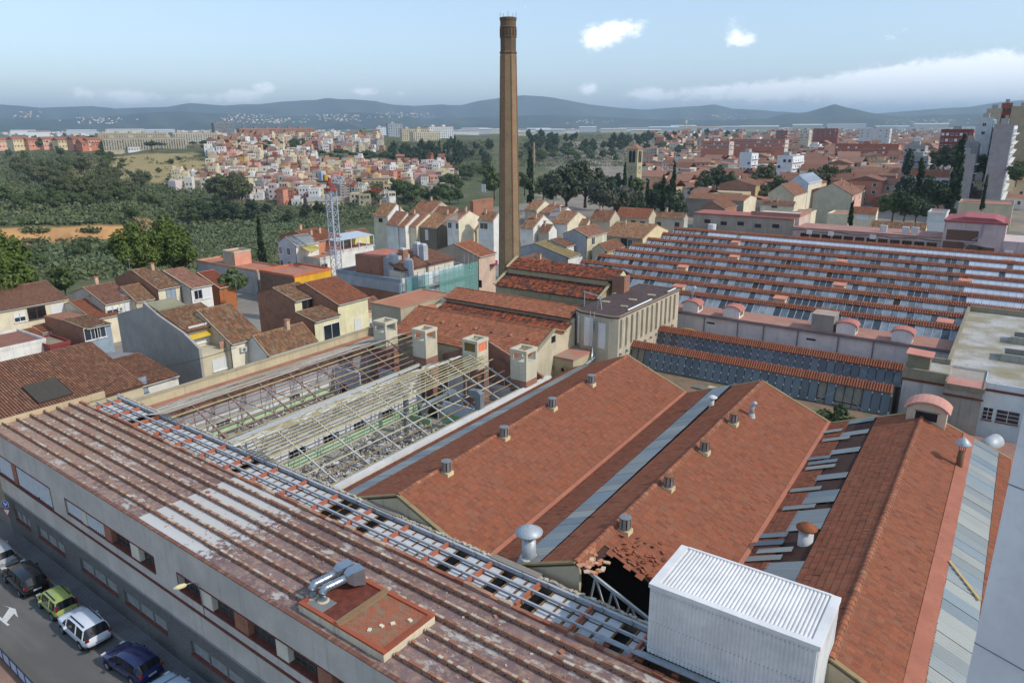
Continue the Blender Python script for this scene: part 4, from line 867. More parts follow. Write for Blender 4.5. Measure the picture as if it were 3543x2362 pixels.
    m = MB(); m.cb((-36.6, 47.6, 7.75), (1.7, 1.2, .5)); m.build('base', plaster((170, 164, 150), .6), G)
    G = empty('bent_duct', 'grey elbowed duct lying over the gutter between the roofless halls', 'duct', (-49, 50, 8)); pa, pb_ = at(1452, 1412, 8.9), at(1545, 1365, 9.2)
    MB().tube([pa-(0, 0, .6), pa, lerp(pa, pb_, .1)+(0, 0, .15), pb_], .2, 12).build('pipe', gl, G, False, True); m = MB(); m.beam(pb_, pb_+(pb_-pa)*.3, .6, .35); m.build('hood', gl, G)
    # ventilation towers at the far gable
    for i, (x, lab) in enumerate(((-54.8, 'concrete ventilation tower by the garden wall, leftmost of the four'), (-49.0, 'concrete ventilation tower above the gutter of the roofless halls, second from the garden wall'), (-42.2, 'concrete ventilation tower with a coloured board in its opening'), (-36.3, 'concrete ventilation tower beside the pink flat roof, rightmost of the four'))):
        T = empty('ventilation_tower', lab, 'tower', (x, 54.2, 8), 0, 'ventilation towers'); c = plaster((206, 196, 170), .55); w, y0, zt = 1.85, 54.2, 11.95
        MB().box((x-w, y0, 8.9), (x, y0+w, 10.75)).build('shaft', c, T); MB().box((x-w-.03, y0-.03, 4), (x+.03, y0+w, 8.9)).build('brick_base', bk, T)
        m = MB(); e = .24
        for ax, ay in ((x-w, y0), (x-e, y0), (x-w, y0+w-e), (x-e, y0+w-e)): m.box((ax, ay, 10.75), (ax+e, ay+e, 11.65))
        m.box((x-w-.05, y0-.05, 11.65), (x+.05, y0+e, zt)); m.box((x-w-.05, y0+w-e, 11.65), (x+.05, y0+w+.05, zt)); m.box((x-w-.05, y0+e, 11.65), (x-w+e, y0+w-e, zt)); m.box((x-e, y0+e, 11.65), (x+.05, y0+w-e, zt)); m.build('louvre_frame', c, T)
        for k in (.35, .65): MB().beam((x-w*k, y0+e, zt-.2), (x-w*k+.1, y0+w-e, zt-.2), .07, .08).build('roof_rafter', yel, T)
        if i == 2:
            MB().box((x-w+e, y0+.06, 10.76), (x-e, y0+.1, 11.64)).build('board', paint((120, 96, 50), .8), T); MB().box((x-.1, y0+e, 10.76), (x-.06, y0+w-e, 11.64)).build('board', paint((226, 128, 96), .8), T)
    return HL, HR
halls()
# ---------------------------------------------------------------- brick chimney
def chimney():
    cx, cy = -60.8, 86.3; R = empty('brick_chimney', 'tall tapering octagonal brick factory chimney with a dark crown', 'chimney', (cx, cy, 0)); n = 8
    b = brickmat((156, 134, 102), (138, 116, 86), (140, 122, 98), .27, .085, .3); d = brickmat((124, 100, 76), (106, 86, 66), (112, 96, 78), .27, .085, .6); ph = .2
    rz = lambda z: lerp(1.86, 1.07, z/46.0)
    MB().lathe([(rz(z), z) for z in (-.3, 8, 16, 24, 32, 41.7)], (cx, cy), n, 0, ph).build('shaft', b, R)
    red = brickmat((166, 100, 74), (150, 88, 66), (150, 120, 96), .27, .085, .3)
    for k in range(8):
        a = ph+k*math.pi/4; m = MB(); z0 = .2
        for z in (8, 16, 24, 32, 41.6): m.beam((cx+rz(z0)*math.cos(a), cy+rz(z0)*math.sin(a), z0), (cx+rz(z)*math.cos(a), cy+rz(z)*math.sin(a), z), .1, .1); z0 = z
        m.build('corner_bricks', red, R)
    MB().lathe([(rz(41.7)*1.0, 41.7), (rz(41.7)*1.1, 41.8), (rz(41.7)*1.1, 41.95), (rz(42)*1.02, 42.05)], (cx, cy), n, 0, ph).build('lower_band', d, R)
    MB().lathe([(rz(42)*1.0, 42.05), (rz(43)*1.02, 43.75)], (cx, cy), n, 0, ph).build('neck', d, R)
    MB().lathe([(rz(43)*1.02, 43.75), (rz(43)*1.09, 43.8), (rz(43)*1.09, 43.92), (rz(43)*1.0, 43.98)], (cx, cy), n, 0, ph).build('middle_band', d, R)
    MB().lathe([(rz(43)*.97, 43.98), (rz(44)*.99, 44.95)], (cx, cy), n, 0, ph).build('arcade_drum', DARK() if False else d, R)
    for k in range(16):
        a = ph+k*math.pi/8; r = 1.08; MB().cb((cx+r*math.cos(a), cy+r*math.sin(a), 44.45), (.14, .14, .95), 0, a).build('pilaster', d, R)
    MB().lathe([(1.08, 44.95), (1.15, 45.05), (1.15, 45.15), (1.08, 45.22), (1.08, 45.8), (1.16, 46.0), (1.18, 46.25), (1.06, 46.3), (.8, 46.3), (.8, 45.4)], (cx, cy), 16).build('crown', d, R)
    for k in range(5):
        a = k*1.256+.3; MB().beam((cx+1.1*math.cos(a), cy+1.1*math.sin(a), 46.2), (cx+1.12*math.cos(a), cy+1.12*math.sin(a), 46.95), .03, .03).build('lightning_rod', DARK(), R)
    for z in np.arange(9, 40, 1.1): MB().cb((cx-.25, cy-rz(z)*.955, z), (.08, .1, .05)).build('climbing_iron', rust((70, 60, 52), .5), R)
chimney()
# ---------------------------------------------------------------- old tiled works between the halls and the chimney
def roofrun(R, x0, x1, ya, za, yb, zb, mat, nobj=0, tw=.27, tl=.40, kind='flat', under=True):
    m = MB(); m.slab([(x0, ya, za), (x1, ya, za), (x1, yb, zb), (x0, yb, zb)], .1); o = m.build('roof', paint((90, 58, 44), .9), R)
    tiles(o, (x0, ya, za+.02), (1, 0, 0), (0, yb-ya, zb-za), x1-x0, math.hypot(yb-ya, zb-za), tw, tl, kind, mat, nobj); return o
def works():
    cr = plaster((200, 188, 160), .6); gy = plaster((150, 140, 122), .8); bk = brickmat((160, 96, 72), (136, 80, 62)); salm = plaster((196, 128, 104), .5)
    R = empty('tiled_workshop', 'low workshop with broad orange tiled roof and six small tile vents', 'workshop', (-38, 57.4, 0)); x0, x1 = -57.2, -38.3
    MB().prism([(57.6, 0), (66.8, 0), (66.8, 12.1), (66.0, 11.6), (64.2, 11.1), (62.3, 11.75), (57.6, 9.75)], x0+.1, x1, 'x').build('wall', cr, R)
    r1 = roofrun(R, x0, x1+.2, 57.3, 9.75, 62.3, 11.85, TILE_ORANGE, 300); roofrun(R, x0+1, x1, 64.2, 11.15, 66.2, 11.75, TILE_SOOT); 
    m = MB(); m.slab([(x0, 62.3, 11.85), (x1+.2, 62.3, 11.85), (x1+.2, 64.2, 11.1), (x0, 64.2, 11.1)], .1); m.build('rear_roof', TILE_ORANGE, R)
    m = MB(); ridge_caps(m, (x0, 62.3, 11.9), (x1+.2, 62.3, 11.9), .15, .4); m.build('ridge_tiles', TILE_ORANGE, R)
    m = MB(); m.beam((x1+.2, 57.2, 9.9), (x1+.2, 62.3, 12.0), .3, .12); m.beam((x1+.2, 62.3, 12.0), (x1+.2, 64.6, 11.2), .3, .12); m.build('verge_coping', plaster((160, 148, 120), .6), R)
    MB().box((x1+.01, 61.9, 10.5), (x1+.03, 62.7, 11.2)).build('gable_opening', DARK(), R)
    for i in range(7):
        xx = x0+3+i*2.35; m = MB(); ridge_caps(m, (xx, 60.1, 11.02), (xx, 60.55, 11.2), .2, .5); m.build('tile_vent', TILE_ORANGE, R)
    Q = empty('clerestory_roof', 'narrow sooty tiled monitor roof above a dark strip, behind the broad orange roof', 'roof', (-46, 66, 10))
    MB().box((x0+1, 66.2, 10), (x1-.3, 69.6, 12.25)).build('wall', gy, Q); roofrun(Q, x0+.8, x1-.2, 66.0, 12.25, 68.5, 13.05, TILE_ORANGE); roofrun(Q, x1-.2, x0+.8, 71.0, 12.2, 68.5, 13.05, TILE_ORANGE)
    m = MB(); ridge_caps(m, (x0+.8, 68.5, 13.1), (x1-.2, 68.5, 13.1), .14, .4); m.build('ridge_tiles', TILE_ORANGE, Q)
    # box with flat terracotta roof by the garden wall
    B = empty('flat_roofed_block', 'beige rendered block with flat terracotta roof beside the garden wall', 'building', (-56, 58, 0)); be = plaster((176, 164, 140), .5); bz = 12.1
    c = [at(1297, 1048, bz), at(1402, 1070, bz), at(1548, 1010, bz), at(1440, 1000, bz)]; xa, xb = (c[0][0]+c[3][0])/2, (c[1][0]+c[2][0])/2; ya, yb = (c[0][1]+c[1][1])/2, (c[2][1]+c[3][1])/2
    MB().box((xa, ya, 0), (xb, yb, bz-.15)).build('wall', be, B); MB().box((xa+.2, ya+.2, bz-.15), (xb-.2, yb-.2, bz-.05)).build('roof', plaster((186, 124, 96), .6), B)
    m = MB(); m.box((xa-.05, ya-.05, bz-.15), (xb+.05, ya+.2, bz+.06)); m.box((xa-.05, yb-.2, bz-.15), (xb+.05, yb+.05, bz+.06)); m.box((xa-.05, ya+.2, bz-.15), (xa+.2, yb-.2, bz+.06)); m.box((xb-.2, ya+.2, bz-.15), (xb+.05, yb-.2, bz+.06)); m.build('parapet', plaster((168, 138, 110), .5), B)
    MB().box((xb, ya+3.2, 9.5), (xb+1.6, ya+5.4, 11.2)).build('dormer', be, B); MB().slab([(xb-.1, ya+3, 11.5), (xb-.1, ya+5.6, 11.5), (xb+1.8, ya+5.6, 11.15), (xb+1.8, ya+3, 11.15)], .1).build('dormer_roof', plaster((190, 120, 92), .4), B); MB().box((xb+.2, ya+3.18, 10.2), (xb+1.4, ya+3.199, 10.9)).build('dormer_window', glassy((70, 80, 86)), B)
    # pink flat roof
    F = empty('pink_flat_roof_block', 'block with flat worn pink roof and round pipe stubs, beside the tiled shed', 'building', (-38, 62, 0)); z = 9.0; xa, xb, ya, yb = -41.2, -35.9, 62.4, 72.2
    MB().box((xa, ya, 0), (xb, yb, z-.2)).build('wall', plaster((186, 172, 140), .7), F); MB().box((xa+.02, ya-.05, z-.2), (xb+.06, yb, z)).build('roof', (lambda t: t.fin(t.mix(t.ramp(t.noise(.5, 7, .7, t.pos()), .45, .62), lin((188, 118, 98)), lin((150, 140, 124))), .9))(NT('worn_pink_roof')), F)
    for i in range(3): m = MB(); m.tube([(xa+1.3+i*1.45, ya-.25, 7.75), (xa+1.3+i*1.45, ya+.1, 7.75)], .27, 12); m.tube([(xa+1.3+i*1.45, ya-.26, 7.75), (xa+1.3+i*1.45, ya-.251, 7.75)], .21, 12, 1); m.build('pipe_stub', [gy, DARK()], F)
    m = MB(); sil = rust((196, 204, 210), .05, .35, .5)
    m.tube([(-35.6, 66.2, 12.6), (-35.6, 66.0, 8.6), (-35.5, 65.6, 8.2)], .11, 8); m.tube([(-36.8, 70.6, 9.25), (-36.0, 70.5, 9.3), (-35.6, 70, 9.2), (-35.6, 69.4, 8.6), (-35.6, 64.5, 7.9)], .13, 8); m.build('drain_pipe', sil, F, False, True)
    # tall flat block with tarred roof and slit windows
    T = empty('slit_window_block', 'taller block with flat dark tarred roof and a row of narrow slit windows', 'building', (-36, 74, 0)); zt = 13.05; fp = [(-38.5, 67.3), (-37.4, 66.6), (-33.9, 66.35), (-32.95, 66.7), (-32.95, 83), (-38.5, 83)]
    MB().prism(fp, 0, zt-.2, 'z').build('wall', plaster((190, 180, 158), .9), T)
    MB().prism([(x*1.0, y) for x, y in fp], zt-.2, zt, 'z').build('roof', paint((84, 66, 62), .9, 0, .3), T)
    m = MB()
    for i in range(len(fp)-1): a, b = fp[i], fp[i+1]; m.beam((*a, zt+.03), (*b, zt+.03), .2, .12)
    m.build('roof_rim', plaster((150, 132, 108), .8), T)
    for i in range(12):
        y = 67.4+i*1.3; MB().box((-32.94, y, 9.9), (-32.92, y+.36, 12.5)).build('slit_window', paint((86, 68, 54), .8), T); MB().box((-32.94, y-.28, 9.6), (-32.72, y-.12, 12.75)).build('pilaster', plaster((196, 186, 162), .7), T)
    for i in range(10): y = 67.2+i*1.55; MB().tube([(-33, y, 8.9), (-32.7, y, 8.88)], .13, 8).build('pipe_stub', gy, T)
    for i, (xa, xb, zz) in enumerate(((-38.0, -37.2, 12.5), (-36.9, -35.7, 12.6), (-35.2, -34.2, 12.2))): MB().box((xa, 66.38 if i else 66.85, 9.4), (xb, 66.58 if i else 67.0, zz)).build('whitewash_patch', plaster((226, 224, 220), .5), T)
    m = MB()
    for i in range(12): m.beam((-36.1, 66.2, 9.2+i*.3), (-35.6, 66.2, 9.2+i*.3), .03, .03)
    m.beam((-36.1, 66.2, 9), (-36.1, 66.2, 13.4), .04, .04); m.beam((-35.6, 66.2, 9), (-35.6, 66.2, 13.4), .04, .04); m.build('ladder', rust((196, 192, 180), .3), T)
    for xx, yy, s in ((-37.3, 72, .9), (-34.6, 71.2, .8), (-35.2, 74.6, .9), (-34.4, 78, .9)): MB().cb((xx, yy, zt+.06), (s, s*.7, .1), 0, .2).build('roof_hatch', plaster((176, 158, 126), .6), T)
    MB().tube([(-33.3, 69.5, zt+.15), (-33.3, 75.6, zt+.15)], .09, 8).build('white_pipe', WHITE(), T); MB().tube([(-33.3, 80.2, zt+.15), (-33.3, 82.6, zt+.15)], .09, 8).build('white_pipe', WHITE(), T)
    m = MB(); m.beam((-36.6, 68.6, zt), (-36.3, 68.7, zt+1.5), .05, .05); m.beam((-36.0, 68.6, zt), (-36.3, 68.7, zt+1.5), .05, .05); m.beam((-38.4, 68.8, zt+1.7), (-36.1, 68.7, zt+1.4), .08, .08); m.beam((-38.3, 68.8, zt), (-38.3, 68.8, zt+1.8), .06, .06); m.build('pipe_trestle', sil, T)
    K = empty('brick_hoist_shaft', 'pair of thin brick walls standing open on the dark tarred roof', 'brick shaft', (-38.2, 78, 13)); MB().box((-39.2, 77.2, 13), (-37.6, 77.45, 15.1)).build('wall', bk, K); MB().box((-38.0, 77.45, 13), (-37.75, 79, 15.0)).build('wall', bk, K)
    # boiler house with two-tier roof
    H = empty('boiler_house', 'sooty boiler house with two-tier tiled roof in front of the brick chimney', 'boiler house', (-50, 82, 0)); x0, x1 = -59.0, -42.6; st = plaster((186, 170, 136), .9)
    MB().prism([(80.4, 0), (87.5, 0), (87.5, 12), (85.2, 13.95), (83.1, 13.0), (83.1, 12.1), (80.4, 10.95)], x0+.2, x1-.2, 'x').build('wall', st, H)
    roofrun(H, x0, x1, 80.1, 10.95, 83.1, 12.2, TILE_SOOT, 300); roofrun(H, x0+.4, x1+.9, 82.8, 13.05, 85.3, 14.15, TILE_SOOT); roofrun(H, x1+.9, x0+.4, 87.8, 13.0, 85.3, 14.15, TILE_SOOT)
    m = MB(); m.beam((x0-.05, 80.0, 11.15), (x0-.05, 83.2, 12.5), .34, .16); m.beam((x1, 80.0, 11.15), (x1, 83.2, 12.5), .3, .16); m.beam((x0+.3, 82.6, 13.2), (x0+.3, 85.3, 14.35), .3, .16); m.build('verge_coping', plaster((190, 178, 140), .7), H)
    MB().box((x1+.5, 82.9, 11), (x1+.88, 86.5, 13.0)).prism([(82.9, 13), (86.5, 13), (85.2, 14.1)], x1+.5, x1+.88, 'x').build('gable', plaster((214, 202, 160), .5), H)
    MB().box((x0+4, 80.12, 10.0), (x1-1, 80.3, 10.16)).build('pipe_ledge', plaster((176, 160, 120), .6), H)
works()
# ---------------------------------------------------------------- saw-tooth roofs
def bay_glass():
    t = NT('saw_tooth_glass'); g = t.n('NewGeometry'); oi = t.n('ObjectInfo'); t._g = g; r = t.math('FRACT', t.math('ADD', g.outputs['Random Per Island'], oi.outputs['Random']))
    a = t.noise(.35, 4, .6, g.outputs['Position']); b = t.noise(2.2, 4, .65, g.outputs['Position'])
    f = t.ramp(t.math('ADD', t.math('MULTIPLY', r, .55), t.math('MULTIPLY', b, .6)), .35, .85); col = t.mix(f, lin((62, 70, 76)), lin((150, 158, 162))); col = t.mix(t.math('MULTIPLY', t.ramp(a, .5, .65), .5), col, lin((76, 84, 90)))
    return t.fin(col, .28, 0, .5)
def sawtooth():
    G = bay_glass(); GW = glassy((196, 204, 212), .3, 'whitened_glass', .06); GD = paint((52, 44, 36), .8)
    bar = paint((176, 180, 180), .5)
    R = empty('saw_tooth_hall', 'large saw-tooth factory hall with nine bluish glazed rows and orange tile ridges', 'factory hall', (-30, 88, 0))
    YR = [149.4, 140.8, 132.4, 124.7, 117.6, 110.6, 104, 97.5, 91.2]; LX = [-61.2, -60.3, -59.8, -59.5, -59.2, -58.9, -58.6, -50, -36.3]; panes = []
    for i, (y, xl) in enumerate(zip(YR, LX)):
        xr = 9.0 if i < 7 else -3.4; zf, zg, zt = 9.05, 10.6, 11.0; yf, yg = y-2.5, y-.42; nxt = YR[i-1]-2.5 if i else y+5
        MB().prism([(yf, 6), (nxt, 6), (nxt, zf), (y, zt-.1), (yg, zg-.1), (yf, zf-.1)], xl+.15, xr-.1, 'x').build('bay_body', plaster((170, 164, 150), .6), R)
        o = MB().slab([(xl, yg-.05, zg+.02), (xr, yg-.05, zg+.02), (xr, y, zt), (xl, y, zt)], .06).slab([(xl, nxt, zf), (xr, nxt, zf), (xr, y, zt), (xl, y, zt)], .06).build('ridge_roof', paint((120, 68, 50), .9), R)
        tiles(o, (xl, yg-.08, zg+.03), (1, 0, 0), (0, y-yg, zt-zg), xr-xl, math.hypot(y-yg, zt-zg)+.1, .27, .40, 'barrel', TILE_ORANGE if i < 8 else TILE_SHED)
        tiles(o, (xr, nxt, zf+.02), (-1, 0, 0), (0, y-nxt, zt-zf), xr-xl, 1.6, .27, .42, 'flat', TILE_SHED)
        n = int((xr-xl)/.86); 
        for k in range(n):
            x = xl+(k+.5)*(xr-xl)/n; wh = (i == 0 and k > 8 and k != 16) or (0 < i < 6 and x > -6.5+i*.5 and random.random() < .93)
            panes.append((x, yf, zf, (xr-xl)/n, k < 6 and i < 5, wh, random.random()))
        m = MB()
        for k in range(n+1): x = xl+k*(xr-xl)/n; m.beam((x, yf-.02, zf+.02), (x, yg-.02, zg+.02), .05, .07, up=(1, 0, 0))
        m.build('glazing_bars', bar, R)['kind'] = 'stuff'
    d = np.array([0, 2.08, 10.6-9.05]); L_ = np.linalg.norm(d); B = MB().box((-.5, 0, -.01), (.5, L_, .01)); mes = {k_: mkmesh('pane', B.V[0], B.F, mt, uv=False) for k_, mt in (('g', G), ('w', GW), ('d', GD))}
    panes.sort(key=lambda q: q[1]*1.0+abs(q[0]+25)*.02); off = np.array(wloc(R)); rest = []
    for j, (x, yf, zf, w, fr, wh, r) in enumerate(panes):
        key = 'w' if wh else ('d' if r < .018 else 'g')
        if j < 300:
            M_, *_ = basis(np.array((x, yf, zf+.015)), np.array((1., 0, 0)), d, off); M_ = M_@Matrix.Diagonal((w*.93, 1, 1, 1)); link('pane', mes[key], R, M=M_)
        else: rest.append((x, yf, zf, w, key))
        if fr:
            m = MB(); 
            for s in (-.3, .3): m.beam((x+s*w, yf-.04, zf+.12), (x+s*w, yf-.04+d[1]*.8, zf+.12+d[2]*.8), .07, .05, up=(1, 0, 0))
            m.beam((x-.3*w, yf-.04+d[1]*.8, zf+.12+d[2]*.8), (x+.3*w, yf-.04+d[1]*.8, zf+.12+d[2]*.8), .07, .05); m.build('opening_light', WHITE(), R)
    u = d/L_; nn = np.array([0, -u[2], u[1]]); V0 = np.array([(-.465, 0), (.465, 0), (.465, 1), (-.465, 1)])
    for key, mt in (('g', G), ('w', GW), ('d', GD)):
        q = [p for p in rest if p[4] == key]
        if not q: continue
        VV = np.array([[(x+a*w, yf+d[1]*b, zf+.02+d[2]*b) for a, b in V0] for x, yf, zf, w, _ in q]).reshape(-1, 3)-off
        o = link('far_panes', qmesh('far_panes', VV, np.arange(len(VV)).reshape(-1, 4), mt, uv=False), R); o['kind'] = 'stuff'
    for j, (px, py) in enumerate(((2545, 840), (2540, 890), (2362, 925), (2912, 905), (2905, 987), (2700, 1034), (2349, 993), (3270, 1115), (3340, 973), (3490, 906))):
        p = at(px, py, 10.7); S = empty('roof_hatch', f'small pink-roofed hatch on the saw-tooth hall, {["far row left", "third row left of middle", "lower left", "third row middle", "fifth row middle", "front row middle", "behind the slit-window block", "front row right", "right side in the whitened panes", "far right in the top row"][j]}', 'hatch', tuple(p), 0, 'hatches on the saw-tooth hall')
        MB().box((-.7, -.5, -.8), (.7, .5, .1)).build('box', plaster((210, 196, 160), .4), S, True); MB().slab([(-.85, -.65, .12), (.85, -.65, .12), (.85, .65, .32), (-.85, .65, .32)], .08).build('lid', plaster((206, 140, 116), .3), S, True)
    # white wall with its ledge
    Wl = empty('white_wall_building', 'long white rendered wall with pipes and a pink ledge below the saw-tooth hall', 'building', (-20, 85, 0)); ww = plaster((222, 218, 212), .5)
    MB().box((-36.2, 85, -.2), (-3.5, 89.0, 9.75)).build('wall', ww, Wl); MB().box((-36.2, 84.8, 9.75), (-3.5, 89.0, 9.86)).build('ledge', plaster((176, 130, 112), .7), Wl); MB().box((-36.2, 84.66, 9.55), (-3.5, 84.9, 9.7)).build('gutter', paint((110, 116, 124), .5), Wl)
    for x in (-30.2, -26, -22.9, -19, -14.6, -11, -7.4): MB().tube([(x, 84.88, 9.5), (x, 84.88, 3)], .07, 6).build('pipe', paint((120, 124, 130), .5), Wl)
    MB().box((-14.2, 84.98, 6.4), (-10.4, 85.02, 7.3)).build('window', glassy((60, 70, 80)), Wl); MB().box((-29.9, 84.96, 8.75), (-28.9, 85.0, 8.95)).build('vent_slot', DARK(), Wl); MB().box((-18, 84.96, 8.6), (-17, 85.0, 8.8)).build('vent_slot', DARK(), Wl)
    for j, (x, lab) in enumerate(((-32.2, 'white vaulted roof vent with a bent grey pipe, by the slit-window block'), (-27.0, 'white vaulted roof vent on the pink ledge, second from the slit-window block'), (-14.0, 'white vaulted roof vent on the pink ledge beside the concrete cube'), (-8.4, 'white vaulted roof vent on the pink ledge nearest the flat weedy roof'))):
        V_ = empty('vaulted_vent', lab, 'roof vent', (x, 85.3, 9.8), 0, 'vaulted vents on the ledge'); MB().box((-1, -.2, 0), (1, 1.5, 1.0)).build('body', ww, V_, True)
        arc = [(1.02*math.cos(math.pi*i/8), .98+.42*math.sin(math.pi*i/8)) for i in range(9)]; MB().prism(arc, -.19, 1.49, 'y').build('tympanum', ww, V_, True)
        m = MB(); a2 = [(1.18*math.cos(math.pi*i/8), .96+.56*math.sin(math.pi*i/8)) for i in range(9)]; a1 = [(1.06*math.cos(math.pi*i/8), .96+.46*math.sin(math.pi*i/8)) for i in range(9)]
        for i in range(8): m.prism([a1[i], a1[i+1], a2[i+1], a2[i]], -.32, 1.6, 'y')
        m.build('vault_roof', plaster((186, 120, 106), .4), V_, True); MB().box((1.0, .1, .3), (1.02, 1.2, .9)).build('opening', paint((120, 104, 76), .8), V_, True)
        if j == 0: MB().tube([(-.2, .7, 1.2), (-.2, .7, 2.4), (-.05, .75, 2.9), (.15, .8, 3.1)], .22, 10).build('pipe', rust((180, 186, 190), .1), V_, True, True)
    C_ = empty('concrete_cube', 'grey concrete tank housing on the pink ledge', 'tank housing', (-16.4, 86.2, 9.8)); MB().box((-1.3, -1.2, 0), (1.1, 1.2, 1.9)).build('body', plaster((150, 146, 136), .8), C_, True); MB().box((-1.35, -1.25, 1.9), (1.15, 1.25, 1.98)).build('lid', plaster((176, 156, 140), .5), C_, True)
    # yellow excavator boom showing between the blocks
    E_ = empty('excavator', 'yellow excavator arm showing over the saw-tooth ridge against the white wall', 'excavator', (-31, 82.4, 0)); ye = paint((206, 160, 40), .5, 0, .15)
    m = MB(); pts = [(-32.6, 82, 7.6), (-31.7, 82, 8.25), (-30.6, 82, 8.3), (-29.6, 82, 7.7), (-28.9, 82, 6.6)]
    for a, b in zip(pts[:-1], pts[1:]): m.beam(a, b, .35, .5)
    m.build('boom', ye, E_); MB().cb((-33.5, 82.2, 6.6), (2, 1.6, 2)).build('cab', ye, E_); MB().cb((-33, 82.2, 2.8), (3.6, 2.6, 5.6)).build('chassis', paint((60, 56, 50), .8), E_)
    for s in (-.12, .12): MB().beam((-31.6, 82+s, 7.7), (-30, 82+s, 7.5), .08, .08).build('hydraulic_ram', WHITE(), E_)
    # near saw-tooth with two steep glazed rows
    A = empty('steep_glazed_workshop', 'two steep rows of dark blue glazing with tile caps behind the tiled sheds', 'workshop', (-20, 70, 0)); xl, xr = -35.2, -7.0; GA = glassy((94, 102, 106), .34, 'dark_blue_glass', .25)
    for row, (yf, zf, y, zt) in enumerate(((69.45, 7.0, 70.45, 9.55), (76.7, 7.5, 77.7, 9.6))):
        zg = zt-.52; yg = y-.3; nxt = 76.7 if row == 0 else 83; MB().prism([(yf+.15, 3), (nxt, 3), (nxt, 7.4), (y, zt-.12), (yg+.1, zg), (yf+.15, zf)], xl+.1, xr-.1, 'x').build('body', plaster((150, 142, 126), .7), A)
        o = MB().slab([(xl, yg-.2, zg), (xr, yg-.2, zg), (xr, y, zt), (xl, y, zt)], .06).slab([(xl, nxt, 7.45), (xr, nxt, 7.45), (xr, y, zt), (xl, y, zt)], .06).build('tile_cap', paint((120, 68, 50), .9), A)
        tiles(o, (xl, yg-.24, zg+.02), (1, 0, 0), (0, y-yg+.2, zt-zg), xr-xl, math.hypot(y-yg+.2, zt-zg)+.1, .24, .66, 'barrel', TILE_SHED, 110); tiles(o, (xr, nxt, 7.47), (-1, 0, 0), (0, y-nxt, zt-7.45), xr-xl, math.hypot(y-nxt, zt-7.45), .27, .4, 'flat', TILE_SHED)
        n = 36; d2 = np.array([0, yg-yf, zg-zf]); l2 = np.linalg.norm(d2); B = MB().box((-.36, 0, -.012), (.36, l2, .012)); me = mkmesh('pane', B.V[0], B.F, GA, uv=False); w = (xr-xl)/n; clip = MB().cb((0, 0, 0), (.1, .04, .2)); mc = mkmesh('clip', clip.V[0], clip.F, paint((206, 214, 220), .4)); offA = np.array(wloc(A))
        for k in range(n):
            x = xl+(k+.5)*w
            if row == 0 and k in (3, 4, 28, 30, 31, 32): continue
            M_, *_ = basis(np.array((x, yf, zf)), np.array((1., 0, 0)), d2, offA); M_ = M_@Matrix.Diagonal((w/.78, 1, 1, 1)); link('pane', me, A, M=M_)
            for t in ((.12, .5, .88) if k < 26 else (.12, .88)): link('clip', mc, A, tuple(np.array((x+w*.5, yf, zf))+d2*t+np.array((0, -.06, .02))-offA))
        m = MB()
        for k in range(n+1): x = xl+k*w; m.beam((x, yf-.02, zf), (x, yg-.02, zg), .035, .06, up=(1, 0, 0))
        m.build('glazing_bars', paint((40, 44, 48), .6), A)['kind'] = 'stuff'
        MB().box((xl, yf+.25, zf), (xr, yf+.3, zf+.4)).build('inner_sill', DARK(), A)
        for k in range(7): m = MB(); x = xl+2+k*4; m.beam((x, yf+.02, zf+.1), (x+2.4*(1 if k % 2 else -1), yg+.05, zg-.05), .1, .04, up=(1, 0, 0)); m.build('brace', paint((150, 160, 170), .5), A)
    # flat roof area with weeds in front
    Wd = empty('weedy_flat_roof', 'flat terrace roof with weeds and debris between the tiled sheds and the steep glazing', 'flat roof', (-22, 66, 0)); t = NT('weedy_roof'); p = t.pos(); ca = t.noise(.8, 6, .65, p)
    MB().box((-36, 62.35, 0), (-7, 69.4, 6.95)).build('deck', t.fin(t.mix(t.ramp(ca, .42, .6), lin((140, 112, 92)), lin((112, 106, 78))), .95), Wd)
    for x, y, s, h in ((-22, 65.6, .9, .9), (-20.2, 66.2, 1.4, .35), (-13.5, 66.5, 1.1, .12), (-18, 65.2, .8, .3)): MB().cb((x, y, 6.95+h/2), (s, s*.8, h)).build('roof_box', plaster((186, 176, 150), .5), Wd)
    for k in range(7): MB().beam((-24.5+k*.02, 66.6+k*.14, 7.1), (-22.6, 66.4+k*.14, 7.12), .08, .06).build('loose_plank', paint((150, 144, 130), .8), Wd)
sawtooth()
